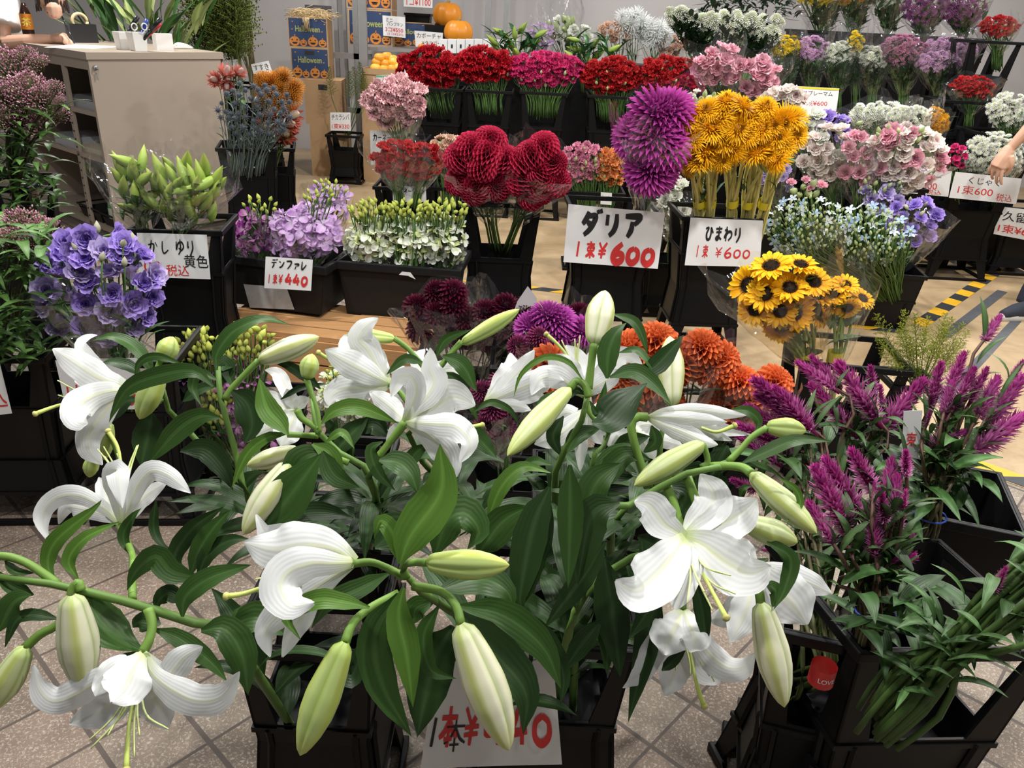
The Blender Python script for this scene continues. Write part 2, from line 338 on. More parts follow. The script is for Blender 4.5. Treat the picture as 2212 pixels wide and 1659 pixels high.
def h_sun(half=False):
    mb = MB()
    for k, (m, L, t) in enumerate([(19, .31, .12), (17, .28, .38)]):
        for i in range(m):
            petal(mb, (i + .5 * k + rng.uniform(-.3, .3)) * 2 * pi / m, .17, 0, L * rng.uniform(.9, 1.08), .115, t + rng.uniform(-.2, .2), t - .25 + rng.uniform(-.3, .3), .25, 5, 3, (.88, .44, .006), (.93, .56 + rng.uniform(-.05, .04), .01), .1)
    mb.ell((0, 0, -.02), (.2, .2, .075), 6, 14, (.045, .022, .012))
    for i in range(170):
        r = .19 * math.sqrt((i + .5) / 170); a = i * GA; col = (.012, .008, .006) if .45 < r / .19 < .8 else ((.10, .045, .016) if r / .19 > .8 else (.05, .035, .02))
        mb.tube([(r * cos(a), r * sin(a), .03), (r * cos(a) * 1.05, r * sin(a) * 1.05, .095 - .6 * r * r)], (.009, .004), 2, 3, col, smooth=False)
    for i in range(12):
        petal(mb, i * 2 * pi / 12, .1, -.06, .22, .1, -.1, .3, .2, 3, 3, (.1, .2, .04), (.13, .27, .05), .05)
    mb.tube([(0, 0, -.05), (0, 0, -.5)], (.09, .05), 3, 6, (.18, .3, .07)); return mb
def h_teddy():
    mb = MB(); mb.ell((0, 0, 0), .2, 6, 10, (.5, .22, .01))
    for i in range(190):
        f = (i + .5) / 190; a = math.acos(1 - f * 1.25); tl = pi / 2 - a
        g = rng.uniform(.9, 1.08); col = np.array((.93, .52, .012)) * g if f > .05 else np.array((.36, .17, .01))
        petal(mb, i * GA, .2 * sin(a), .13 * cos(a), (.16 + .16 * f) * rng.uniform(.85, 1.15), .055, tl + .3 + rng.uniform(-.2, .2), tl - .5 * f + rng.uniform(-.3, .3), .2, 3, 2, col * .85, col, .15)
    mb.tube([(0, 0, -.05), (0, 0, -.6)], (.09, .05), 3, 6, (.3, .36, .1)); return mb
def h_orchid(c0, c1, lip):
    mb = MB()
    for i in range(3): petal(mb, pi / 2 + i * 2 * pi / 3, .03, 0, .42, .2, .25, .0, .2, 5, 3, c0, c1, .2)
    for s in (0, pi): petal(mb, s + .25 * (1 if s == 0 else -1), .03, .02, .45, .38, .3, .05, .25, 5, 5, c0, c1, .5)
    petal(mb, -pi / 2, .02, .06, .34, .2, .9, -.5, .5, 5, 5, lip, np.array(lip) * .9 + np.array(c1) * .1, .4); mb.ell((0, .02, .1), (.04, .04, .07), 4, 6, lip)
    return mb
def h_oval(c0, c1, r=.28, ridge=.08):
    mb = MB(); u = np.linspace(0, 1, 7)[:, None]; v = np.arange(9)[None] * 2 * pi / 9
    R = r * np.sin(np.clip(u * 1.0, 0, 1) ** .8 * pi) * (1 + ridge * np.cos(3 * v)); G = np.stack([R * np.cos(v), R * np.sin(v), (u - .5) + 0 * v], -1)
    mb.grid(G, np.broadcast_to(np.asarray(c0) * (1 - u[..., None]) + np.asarray(c1) * u[..., None], G.shape), True); return mb
def h_star(c, cc):
    mb = MB()
    for i in range(5): petal(mb, i * 2 * pi / 5, .03, 0, .45, .26, .25, .0, .25, 4, 3, c, c, .35)
    mb.ell((0, 0, .05), (.08, .08, .1), 4, 6, cc); return mb
def h_pom(c0, c1, cc):
    return h_dahlia(c0, c1, 60, .3, .1, 1.15, .5, .3, cc, .2)
def h_spike(n=360):   # celosia plume: length 1 along +Z from the base
    mb = MB(); mb.tube([(0, 0, -.12), (0, 0, .3), (0, 0, .97)], (.03, .075, .012), 8, 8, (.24, .015, .11))
    for i in range(n):
        f = (i + rng.uniform(0, 1)) / n; z = f * .97; env = (.235 * min(1, (f + .06) * 4) ** .5 * (1 - f) ** .6 + .02) * rng.uniform(.72, 1.35)
        a = i * GA + rng.uniform(-.3, .3); up = .25 + .85 * f + rng.uniform(-.2, .2); c = np.array((.40, .035, .26)) * (1 - f) + np.array((.26, .012, .13)) * f
        k = (1 - f) ** 1.3; ct = np.array((.80, .36, .66)) * k + np.array((.52, .04, .32)) * (1 - k)
        petal(mb, a, .02, z - .01, env / cos(min(up, 1.1)) * .85, .036 + .012 * (1 - f), up - .2, up + .25, .3, 3, 2, c * rng.uniform(.75, 1.2), ct * rng.uniform(.8, 1.2), .05)
    return mb
def h_cluster(c0, c1, n=70, R=.5):
    mb = MB()
    for i in range(n):
        a = i * GA; f = (i + .5) / n; r = R * math.sqrt(f); p = np.array([r * cos(a), r * sin(a), .32 * (1 - f) + rng.uniform(-.05, .05)])
        mb.tube([(p[0] * .25, p[1] * .25, -.28), p * [.8, .8, .7], p], .008, 3, 3, (.16, .17, .07))
        for k in range(3):
            q = p + rng.normal(size=3) * .035; mb.ell(q, (.02, .02, .033), 4, 5, np.array(c0) * rng.uniform(.7, 1.1) if k else c1, axis=p + [0, 0, .3])
    return mb
def h_burr(c, cs):
    mb = MB(); mb.ell((0, 0, .05), (.2, .2, .25), 6, 8, c)
    for i in range(60):
        f = (i + .5) / 60; a = math.acos(1 - 1.7 * f); d = np.array([sin(a) * cos(i * GA), sin(a) * sin(i * GA), cos(a)]); mb.tube([d * .15 + [0, 0, .05], d * .31 + [0, 0, .06]], (.02, .004), 2, 3, cs, smooth=False)
    for i in range(9): petal(mb, i * .7, .1, -.12, .42, .07, .2, .4, .2, 3, 2, c, cs, .05)
    return mb
def h_pin(c0, c1):
    mb = MB(); mb.ell((0, 0, -.05), (.2, .2, .18), 5, 8, np.array(c0) * .7)
    for i in range(170):
        f = (i + .5) / 170; a = math.acos(1 - 1.05 * f); d = np.array([sin(a) * cos(i * GA), sin(a) * sin(i * GA), cos(a)]); e = d * .52 + [0, 0, .08 - .1 * f]
        mb.tube([d * .15, d * .38, e], (.014, .01, .012), 3, 3, np.array(c0) * rng.uniform(.8, 1.15)); 
        if i % 2: mb.ell(e, .018, 3, 4, c1)
    return mb
def h_protea(c0, c1, cc):
    mb = MB(); mb.ell((0, 0, .05), (.16, .16, .32), 6, 8, cc)
    for k, (m, L, t0, t1) in enumerate([(10, .55, .9, 1.0), (11, .5, .6, .9), (10, .4, .3, .8)]):
        for i in range(m): petal(mb, (i + .5 * k) * 2 * pi / m, .1, -.2, L, .13, t0, t1, .3, 4, 3, c0, np.array(c1) * rng.uniform(.85, 1.1), .1)
    mb.tube([(0, 0, -.2), (0, 0, -.6)], .05, 3, 6, (.2, .12, .05)); return mb
def h_spray(c, n=46):  # feathery goldenrod plume, length 1 along +Z
    mb = MB(); mb.tube([(0, 0, 0), (.02, 0, .5), (.0, .02, 1)], (.008, .003), 5, 4, (.16, .24, .04))
    for i in range(n):
        f = (i + .5) / n; a = i * GA; L = .24 * (1 - f) ** .7 + .03; d = np.array([cos(a), sin(a), .75]); p = np.array([0, 0, f * .95 + .05]); e = p + d * L; e[2] -= L * .25
        mb.tube([p, p + d * L * .55, e], .0035, 3, 3, (.22, .30, .04))
        for k in range(7):
            q = p + (e - p) * (.25 + .75 * k / 6) + rng.normal(size=3) * .008; mb.ell(q, (.008, .008, .013), 3, 4, np.array(c) * rng.uniform(.75, 1.2))
    return mb
HEADS = {}
def head(kind, fn, m=PETAL, n=2):
    HEADS[kind] = [fn().mesh(kind, m) for _ in range(n)]
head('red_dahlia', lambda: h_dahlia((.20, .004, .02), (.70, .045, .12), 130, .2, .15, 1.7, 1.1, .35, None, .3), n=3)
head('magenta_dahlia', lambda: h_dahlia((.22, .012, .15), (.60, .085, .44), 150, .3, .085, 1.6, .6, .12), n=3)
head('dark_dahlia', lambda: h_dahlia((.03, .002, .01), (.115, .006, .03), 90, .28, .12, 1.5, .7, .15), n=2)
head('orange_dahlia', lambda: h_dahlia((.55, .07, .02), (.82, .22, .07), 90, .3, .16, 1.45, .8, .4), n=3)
head('maroon_mum', lambda: h_dahlia((.08, .004, .03), (.34, .06, .16), 120, .26, .075, 1.5, .9, .3, (.2, .03, .09)), n=2)
head('purple_mum', lambda: h_dahlia((.25, .02, .2), (.50, .085, .42), 120, .3, .085, 1.4, .5, .2), n=2)
head('red_carnation', lambda: h_carn((.26, .004, .008), (.50, .010, .022)), n=3)
head('spray_red', lambda: h_carn((.3, .01, .015), (.56, .022, .026), 4), n=2)
head('hot_pink_carnation', lambda: h_carn((.5, .02, .1), (.74, .05, .22), 4), n=2)
head('pink_carnation', lambda: h_carn((.70, .30, .33), (.85, .52, .54)), n=3)
head('peach_carnation', lambda: h_carn((.75, .42, .28), (.85, .58, .44), 4), n=2)
head('rose_carnation', lambda: h_carn((.72, .2, .34), (.82, .32, .45), 4), n=2)
head('orange_carnation', lambda: h_carn((.75, .22, .06), (.86, .34, .12), 4), n=2)
head('purple_lisi', lambda: h_lisi((.50, .42, .72), (.42, .29, .78), (.29, .16, .66)), n=4)
head('lilac_lisi', lambda: h_lisi((.6, .52, .7), (.55, .45, .78), (.40, .28, .70)), n=2)
head('blush_lisi', lambda: h_lisi((.80, .78, .64), (.90, .79, .75), (.88, .66, .66)), n=3)
head('pink_lisi', lambda: h_lisi((.8, .6, .6), (.82, .40, .50), (.78, .30, .42)), n=3)
head('white_lisi', lambda: h_lisi((.72, .8, .55), (.86, .86, .80)), n=2)
head('sunflower', h_sun, n=3)
head('teddy', h_teddy, n=3)
head('orchid_lilac', lambda: h_orchid((.78, .66, .82), (.66, .38, .76), (.62, .42, .7)), n=3)
head('orchid_purple', lambda: h_orchid((.75, .5, .7), (.33, .02, .28), (.2, .01, .2)), n=2)
head('orchid_white', lambda: h_orchid((.74, .82, .55), (.86, .88, .82), (.7, .78, .35)), n=3)
head('mum_yellow', lambda: h_mum((.75, .55, .01), (.82, .62, .01), (.6, .5, .02)), n=2)
head('mum_gold', lambda: h_mum((.65, .3, .01), (.72, .36, .01), (.5, .3, .02)), n=2)
head('mum_white', lambda: h_mum((.75, .78, .6), (.85, .86, .82), (.6, .66, .2)), n=2)
head('mum_lilac', lambda: h_mum((.6, .34, .56), (.66, .40, .64), (.4, .45, .12)), n=2)
head('mum_mauve', lambda: h_mum((.5, .2, .34), (.56, .24, .38), (.3, .25, .1)), n=2)
head('mum_violet', lambda: h_mum((.36, .1, .3), (.40, .12, .36), (.25, .12, .16)), n=2)
head('pompon_white', lambda: h_pom((.7, .74, .55), (.86, .87, .8), (.75, .8, .5)), n=2)
head('spider_white', lambda: h_dahlia((.8, .82, .8), (.84, .86, .86), 46, .4, .05, 1.2, .3, .4, None, .16), n=2)
head('tweedia', lambda: h_star((.45, .62, .82), (.8, .85, .9)), n=2)
head('tweedia_pale', lambda: h_star((.72, .8, .88), (.85, .88, .9)), n=2)
head('green_bud', lambda: h_oval((.36, .46, .16), (.55, .64, .34)), n=1)
head('orchid_bud', lambda: h_oval((.42, .52, .10), (.62, .66, .14)), n=1)
head('lily_small_bud', lambda: h_oval((.20, .36, .05), (.42, .52, .10), .16), BUDM, 1)
head('lisi_bud', lambda: h_oval((.36, .42, .2), (.66, .62, .5), .26), n=1)
head('celosia', h_spike, n=3)
head('celosia_small', lambda: h_spike(160), n=1)
head('joe_pye', lambda: h_cluster((.46, .20, .27), (.72, .48, .52), 90), n=3)
head('thistle', lambda: h_burr((.13, .155, .19), (.24, .27, .31)), n=2)
head('pincushion', lambda: h_pin((.72, .30, .03), (.75, .45, .08)), n=2)
head('protea', lambda: h_protea((.6, .15, .1), (.72, .24, .2), (.7, .5, .45)), n=2)
head('protea_red', lambda: h_protea((.5, .1, .05), (.55, .13, .09), (.7, .55, .4)), n=1)
head('goldenrod', lambda: h_spray((.48, .50, .06)), n=3)
head('wild_grass', lambda: h_spray((.10, .12, .035), 60), n=2)
def hm(kind): return HEADS[kind][int(rng.integers(len(HEADS[kind])))]

# ------------------------------------------------------------ leaves, wraps, buckets, signs
def leaf(mb, pts, Wd, N0, c0=(.03, .075, .017), c1=None, nu=9, nv=5, fold=.25, tw=0., prof='lily', wav=0.):
    P = spline(pts, nu); T = tang(P); u = np.linspace(0, 1, nu); N0 = np.broadcast_to(np.asarray(N0, float), P.shape)
    S = nrm(np.cross(T, N0)); Nn = np.cross(S, T)
    tws = np.broadcast_to(tw, (2,)) if np.ndim(tw) else np.array([tw, tw]); ta = (tws[0] + (tws[1] - tws[0]) * u)[:, None]
    S2 = S * np.cos(ta) + Nn * np.sin(ta); N2 = Nn * np.cos(ta) - S * np.sin(ta)
    if prof == 'lily': pr = np.interp(u, [0, .06, .2, .4, .6, .8, .92, 1], [.12, .28, .78, 1, .9, .52, .2, .0])
    else: pr = np.sin(np.clip(u, .0, 1) * pi) ** .7 + .05 * (1 - u)
    v = np.linspace(-1, 1, nv); hw = Wd / 2 * pr[:, None]
    h = fold * np.abs(v)[None] ** 1.4 * hw + wav * Wd * np.sin(u * 9 + rng.uniform(0, 6))[:, None] * v[None] * np.abs(v[None])
    G = P[:, None] + S2[:, None] * (hw * v[None])[..., None] + N2[:, None] * h[..., None]
    c0 = np.asarray(c0, float); c1 = c0 * 1.15 if c1 is None else np.asarray(c1, float)
    C = c0 * (1 - u)[:, None, None] + c1 * u[:, None, None]; C = np.broadcast_to(C, G.shape).copy(); C[:, nv // 2] = C[:, nv // 2] * 1.5 + .01
    mb.grid(G, C); return P
def arcleaf(mb, p, az, L, Wd, el0=.9, el1=-.5, col=(.03, .075, .017), **k):
    t = np.linspace(0, 1, 5); e = el0 + (el1 - el0) * t; d = np.array([cos(az), sin(az), 0])
    st = np.stack([np.cos(e), np.sin(e)], 1)[:-1] * L / 4; c = np.vstack([[0, 0], np.cumsum(st, 0)])
    P = np.asarray(p) + d * c[:, :1] + np.array([0, 0, 1.0]) * c[:, 1:]
    leaf(mb, P, Wd, np.array([0, 0, 1.0]) - d * .2 * np.sign(-el1), col, col_end(col), **k)
def col_end(c): return np.asarray(c) * rng.uniform(.9, 1.35)
def wrap(name, root, B, C, R, over=.12, mt=None, r0=.025, flare=1.0, seed=0, nv=30, nu=8, flat=1.0, spread=None):
    # a sheet of cellophane rolled in a cone from the tie point B up round the heads at C (radius R) and on past them
    g = np.random.default_rng(seed); B = np.asarray(B, float); C = np.asarray(C, float); ax = nrm(C - B); Lh = np.linalg.norm(C - B); F = frame(ax)
    u = np.linspace(0, 1, nu)[:, None]; v = np.linspace(0, 2 * pi * 1.06, nv)[None]
    ph = g.uniform(0, 6, 4); top = Lh + over * (1 + .45 * np.sin(2 * v + ph[0]) + .25 * np.sin(5 * v + ph[1]))
    h = u * top
    rr = r0 + (R * flare - r0) * np.clip(h / Lh, 0, 1.25) ** .8
    rr = rr * (1 + .05 * np.sin(7 * v + ph[2]) * u + .035 * np.sin(13 * v + ph[3] + 3 * u) + g.normal(size=(nu, nv)) * .04) + .05 * R * u * (v / (2 * pi))
    G = B + F[:, 0] * (rr * np.cos(v))[..., None] + F[:, 1] * (rr * np.sin(v) * flat)[..., None] + F[:, 2] * h[..., None]
    mb = MB(); mb.grid(G); o = mb.build(name, mt or CELLO, root, False); return o
def frame_panel(mb, cr, hole, th, inward, m=0):
    # cr: bl, br, tr, tl; hole: (s0, s1, t0, s2, s3, t1) the trapezoid cut out of the panel
    bl, br, tr, tl = [np.asarray(x, float) for x in cr]
    def bi(s, t): return (bl * (1 - s) + br * s) * (1 - t) + (tl * (1 - s) + tr * s) * t
    O = [bl, br, tr, tl]
    if hole is None:
        V = np.array(O + [p + inward * th for p in O]); mb.add(V, [(0, 1, 2, 3), (7, 6, 5, 4), (0, 4, 5, 1), (1, 5, 6, 2), (2, 6, 7, 3), (3, 7, 4, 0)], m=m); return
    s0, s1, t0, s2, s3, t1 = hole; I = [bi(s0, t0), bi(s1, t0), bi(s3, t1), bi(s2, t1)]
    V = np.array(O + I + [p + inward * th for p in O + I]); Q = []
    for i in range(4):
        j = (i + 1) % 4; Q += [(i, j, 4 + j, 4 + i), (8 + j, 8 + i, 12 + i, 12 + j), (i, 8 + i, 8 + j, j), (4 + i, 4 + j, 12 + j, 12 + i)]
    mb.add(V, Q, m=m)
def ring(mb, cr, z0, z1, out, inn):
    c = np.mean(cr, 0); n = len(cr)
    def off(k): return [p + nrm(p - c) * k for p in cr]
    A, Bq = off(out), off(-inn)
    V = [np.array([p[0], p[1], z]) for z in (z0, z1) for p in A] + [np.array([p[0], p[1], z]) for z in (z0, z1) for p in Bq]; Q = []
    for i in range(n):
        j = (i + 1) % n; Q += [(i, j, n + j, n + i), (2 * n + j, 2 * n + i, 3 * n + i, 3 * n + j), (n + i, n + j, 3 * n + j, 3 * n + i), (j, i, 2 * n + i, 2 * n + j)]
    mb.add(V, Q)
def bevel(o, w=.004, seg=2):
    b = o.modifiers.new('bevel', 'BEVEL'); b.width = w; b.segments = seg; b.limit_method = 'ANGLE'; b.angle_limit = radians(40)
def bucket(label, top4, zt, h, taper=.8, inv=False, win=True, lo=.5, group=None, m=None, name=None, thick=.005):
    # top4: the wide-end corners (xy) in order front-left, front-right, back-right, back-left; the wide end carries the rim and, above the shell, four corner posts
    T = np.array([[p[0], p[1], 0] for p in top4], float); c = T.mean(0); Bq = c + (T - c) * taper
    z_w, z_n = (zt - h, zt) if inv else (zt, zt - h)
    def lev(t): q = Bq * (1 - t) + T * t; q = q.copy(); q[:, 2] = z_n + (z_w - z_n) * t; return q
    mb = MB()
    for i in range(4):
        j = (i + 1) % 4; a0, a1, a2 = lev(0), lev(lo), lev(1.0); inw = nrm(np.append(((c - (T[i] + T[j]) / 2)[:2]), 0))
        frame_panel(mb, (a0[i], a0[j], a1[j], a1[i]), None, thick, inw)
        frame_panel(mb, (a1[i], a1[j], a2[j], a2[i]), (.20, .80, .06, .10, .90, .93) if win else None, thick, inw)
        e = lev(.5 * lo); 
        for s in (.12, .88):   # moulded ribs on the shell
            p0 = a0[i] * (1 - s) + a0[j] * s; p1 = a1[i] * (1 - s) + a1[j] * s
            mb.tube([p0 - inw * .003, p1 - inw * .003], .006, 2, 4, smooth=False)
    a0 = lev(.01); b = np.vstack([a0, a0]); b[4:, 2] += (.006 if not inv else -.006); mb.add(b, [(0, 1, 2, 3), (7, 6, 5, 4)])
    o = mb.build(name or ('bucket_stand' if inv else 'flower_bucket'), m or BLACK, None, False, at=(c[0], c[1], zt - h))
    tag(o, label, 'bucket', group or ('upturned buckets used as stands' if inv else 'black flower buckets'))
    rb = MB(); q = lev(1.0); s = -1 if inv else 1
    ring(rb, list(q), min(q[0][2], q[0][2] - s * .022), max(q[0][2], q[0][2] - s * .022), .013, .006)
    r = rb.build('rim', m or BLACK, o, False); bevel(r, .003)
    lb = MB(); q = lev(lo); ring(lb, list(q), q[0][2] - .006, q[0][2] + .006, .006, .004); l = lb.build('ledge', m or BLACK, o, False)
    return o
def rect(fx, fy, wd, dp, yaw=0):
    # corners from the middle of the front edge
    x = np.array([cos(yaw), sin(yaw)]); y = np.array([-sin(yaw), cos(yaw)]); f = np.array([fx, fy])
    return [f - x * wd / 2, f + x * wd / 2, f + x * wd / 2 + y * dp, f - x * wd / 2 + y * dp]
def stacked(px, py, Y, wd, dp, what, yaw=0, h=.36, stand=True, win=True, wst=1.0, zmin=0, lo=.5, taper=.8):
    """a bucket whose front rim middle is seen at a pixel and lies Y ahead, on an upturned one; returns centre and rim height"""
    p = atY(px, py, Y); zt = p[2]; cr = rect(p[0], p[1], wd, dp, yaw); c = np.mean(cr, 0)
    hb = zt - zmin - .004 if not stand else h
    bucket('black plastic bucket holding ' + what, cr, zt, hb, taper, False, win, lo)
    zs = zt - hb + .03 * stand
    if stand and zs > zmin + .05:
        cr2 = [c + (np.asarray(q) - c) * wst for q in cr]
        bucket('upturned black bucket standing under ' + what, cr2, zs - .025, zs - .025 - zmin, taper, True, win, .5)
    return np.array([c[0], c[1], zt]), hb
FONT = {}
def glyphs(txt, bold=0.0):
    k = (txt, bold)
    if k in FONT: return FONT[k]
    cu = bpy.data.curves.new('tmp', 'FONT'); cu.body = txt; cu.offset = bold; cu.resolution_u = 3
    ob = bpy.data.objects.new('tmp', cu); COL.objects.link(ob); dg = bpy.context.evaluated_depsgraph_get(); dg.update()
    me = bpy.data.meshes.new_from_object(ob.evaluated_get(dg)); V = np.array([v.co[:2] for v in me.vertices]); F = [tuple(p.vertices) for p in me.polygons]
    bpy.data.objects.remove(ob); bpy.data.meshes.remove(me); bpy.data.curves.remove(cu)
    FONT[k] = (V, F); return V, F
def stroke_mesh(mb, map2, strokes, cx, cy, sx, sy, wd, m):
    for st in strokes:
        ww = st[0]; P = spline([(x, y, 0) for x, y in st[1:]], 4 * len(st) if len(st) > 3 else 2)[:, :2]; T = np.gradient(P, axis=0); T /= np.maximum(np.linalg.norm(T, axis=1, keepdims=True), 1e-9)
        Nn = np.stack([-T[:, 1], T[:, 0]], 1); u = np.linspace(0, 1, len(P)); hw = (wd * ww / 2 * (.75 + .35 * np.sin(u * pi)))[:, None]
        G = np.stack([P + Nn * hw, P - Nn * hw], 1); q = np.stack([cx + (G[..., 0] - .5) * sx, cy + (G[..., 1] - .5) * sy], -1)
        mb.grid(map2(q), m=m)
# brush strokes, each glyph in a unit square (y up); first number is the relative brush width
ST = {
 'タ': [(1, (.42, .98), (.3, .7), (.08, .42)), (1, (.36, .8), (.85, .82), (.72, .45), (.5, .18), (.22, -.02)), (.9, (.35, .52), (.5, .45), (.64, .36))],
 'ダ': [(1, (.35, .9), (.24, .62), (.04, .38)), (1, (.3, .72), (.74, .74), (.62, .4), (.42, .14), (.16, -.06)), (.9, (.3, .48), (.42, .42), (.56, .33)), (.8, (.82, 1.0), (.9, .84)), (.8, (.98, 1.05), (1.06, .88))],
 'リ': [(1, (.25, .85), (.25, .4)), (1, (.75, .9), (.76, .5), (.65, .2), (.42, -.02))],
 'ア': [(1, (.08, .84), (.5, .86), (.92, .86), (.8, .66), (.62, .52)), (1, (.5, .64), (.48, .3), (.3, -.02))],
 '1': [(1, (.5, .95), (.42, .0))],
 '束': [(.8, (.12, .82), (.88, .84)), (.8, (.22, .62), (.24, .38)), (.8, (.22, .62), (.8, .64), (.76, .4)), (.8, (.24, .4), (.76, .42)), (.9, (.5, 1.02), (.5, -.06)), (.8, (.48, .36), (.3, .16), (.08, .04)), (.8, (.52, .36), (.72, .18), (.94, .06))],
 '本': [(.9, (.1, .72), (.9, .74)), (1, (.5, 1.02), (.5, -.06)), (.9, (.48, .68), (.3, .36), (.06, .2)), (.9, (.52, .68), (.7, .38), (.95, .22)), (.8, (.3, .16), (.7, .17))],
 '¥': [(.9, (.15, .98), (.48, .5)), (.9, (.88, 1.0), (.5, .5), (.42, -.02)), (.8, (.14, .46), (.84, .5)), (.8, (.12, .26), (.8, .3))],
 '6': [(1.3, (.78, .98), (.3, .6), (.15, .25), (.4, -.02), (.8, .1), (.84, .36), (.55, .46), (.22, .3))],
 '0': [(1.2, (.55, .78), (.2, .6), (.14, .2), (.45, 0), (.82, .22), (.84, .6), (.55, .78))],
 'O': [(1.1, (.55, .98), (.14, .7), (.14, .25), (.5, 0), (.88, .28), (.88, .72), (.55, .98))],
 '4': [(1.2, (.5, .98), (.3, .6), (.06, .32), (.92, .36)), (1.3, (.68, .7), (.66, -.02))],
 'ひ': [(1, (.05, .8), (.4, .86), (.2, .45), (.3, .08), (.6, .1), (.72, .5), (.7, .86), (.98, .5))],
 'ま': [(1, (.12, .82), (.88, .84)), (1, (.18, .58), (.82, .6)), (1, (.52, 1.0), (.52, .3), (.4, .06), (.2, .14), (.4, .28), (.86, .08))],
 'わ': [(1, (.28, 1.0), (.26, -.02)), (1, (.05, .72), (.36, .76), (.08, .24), (.5, .62), (.86, .6), (.9, .3), (.56, .02))],
 'り': [(1, (.25, .9), (.22, .45), (.32, .55)), (1, (.72, .95), (.76, .45), (.6, .12), (.4, -.1))],
 'か': [(1, (.08, .66), (.6, .7), (.56, .2), (.38, .06)), (1, (.4, 1.0), (.3, .5), (.08, .06)), (.9, (.76, .86), (.95, .52))],
 'し': [(1, (.3, .95), (.28, .3), (.45, .04), (.85, .3))],
 'ゆ': [(1, (.12, .86), (.1, .3), (.3, .7), (.7, .82), (.9, .5), (.62, .24), (.36, .42)), (1, (.52, 1.02), (.56, .3), (.3, -.06))],
 'デ': [(.9, (.22, .9), (.66, .92)), (.9, (.06, .62), (.86, .66)), (1, (.46, .62), (.42, .3), (.2, .02)), (.8, (.78, 1.02), (.84, .86)), (.8, (.94, 1.05), (1.0, .9))],
 'ン': [(1, (.14, .8), (.34, .66)), (1, (.16, .1), (.55, .25), (.9, .76))],
 'フ': [(1, (.1, .86), (.86, .86), (.7, .4), (.3, 0))],
 'ァ': [(1, (.2, .6), (.9, .6), (.66, .36)), (1, (.5, .42), (.3, .0))],
 'レ': [(1, (.25, .95), (.24, .06), (.6, .25), (.92, .6))],
 'ー': [(1, (.08, .5), (.92, .5))],
 'カ': [(1, (.08, .68), (.86, .7), (.8, .2), (.6, .06)), (1, (.46, 1.0), (.38, .5), (.1, .02))],
 'ネ': [(.9, (.46, 1.02), (.56, .9)), (1, (.12, .76), (.82, .78), (.5, .5), (.06, .3)), (1, (.5, .5), (.5, -.02)), (.9, (.62, .42), (.84, .26))],
 'シ': [(1, (.16, .92), (.36, .82)), (1, (.08, .62), (.28, .52)), (1, (.14, .06), (.55, .2), (.92, .68))],
 'ョ': [(1, (.24, .6), (.8, .6), (.8, 0)), (1, (.28, .32), (.8, .32)), (1, (.22, .02), (.8, .02))],
}
def sign(label, quad, Y, lines, parent=None, name='price_sign', YR=None, mt=None, group='handwritten price signs', nohang=False, band=None):
    """a card at pixel corners tl, tr, br, bl in the upright plane through the left edge at Y and the right edge at YR; each line: text, ink, centre s, t (t down from the top), size s, size t, stroke width"""
    YR = Y if YR is None else YR
    xl, xr = (quad[0][0] + quad[3][0]) / 2, (quad[1][0] + quad[2][0]) / 2
    P4 = []
    for (x, y) in quad: P4.append(atY(x, y, Y + (YR - Y) * np.clip((x - xl) / max(xr - xl, 1), -.3, 1.3)))
    tl, tr, br, bl = P4; nn = nrm(np.cross(tr - tl, bl - tl)); nn = nn if nn @ (CAM - tl) > 0 else -nn
    g = np.random.default_rng(zlib.crc32(str(quad).encode()) % 9999); a1, a2 = g.uniform(-1, 1, 2)
    wdt = np.linalg.norm(tr - tl)
    def surf(s, t, k):
        p = (tl * (1 - s) + tr * s) * (1 - t) + (bl * (1 - s) + br * s) * t
        return p + nn * (k + wdt * (.012 * a1 * np.sin(s * 5 + t * 2) + .02 * a2 * (s - .5) ** 2 * 2))
    def map2(q, k=.0016):
        s = q[..., :1]; t = 1 - q[..., 1:2]; return surf(s, t, k)
    s, t = np.meshgrid(np.linspace(0, 1, 9), np.linspace(0, 1, 7), indexing='ij'); mb = MB()
    mb.grid(surf(s[..., None], t[..., None], .0006)); mb.grid(surf(s[..., None], t[..., None], -.0006)[::-1])
    root = mb.build(name, mt or PAPER, None, True, at=(tl + br) / 2); tag(root, label, 'sign', group)
    inks = {}
    for ln in lines:
        txt, ink, cs, ct, ss, sz, wd = ln; mbi = inks.setdefault(ink, MB())
        if isinstance(txt, str) and txt.startswith('#'):       # brushed characters from the stroke table
            chars = txt[1:]; n = len(chars); cw = ss / n
            for i, ch in enumerate(chars):
                if ch == ' ': continue
                asp = wdt / np.linalg.norm(bl - tl)
                stroke_mesh(mbi, lambda q: map2(q, .0018 + .0002 * i), ST[ch], cs - ss / 2 + cw * (i + .5), 1 - ct, cw * .86, sz, wd / (cw * .86), 0)
        elif txt == 'band': q = np.array([[[cs - ss / 2, 1 - ct - sz / 2], [cs - ss / 2, 1 - ct + sz / 2]], [[cs + ss / 2, 1 - ct - sz / 2], [cs + ss / 2, 1 - ct + sz / 2]]]); mbi.grid(map2(q))
        else:
            V, F = glyphs(txt, wd); lo, hi = V.min(0), V.max(0); q = (V - (lo + hi) / 2) / (hi - lo) * [ss, sz] + [cs, 1 - ct]
            P = map2(q)
            T3 = [f for f in F if len(f) == 3]; Q4 = [f for f in F if len(f) == 4]; X = [(f[0], f[i], f[i + 1]) for f in F if len(f) > 4 for i in range(1, len(f) - 1)]
            mbi.add(P, Q4, T3 + X)
    for ink, b in inks.items(): b.build({INK: 'black_lettering', RED: 'red_lettering'}.get(ink, 'printed_band'), ink, root, True)
    return root
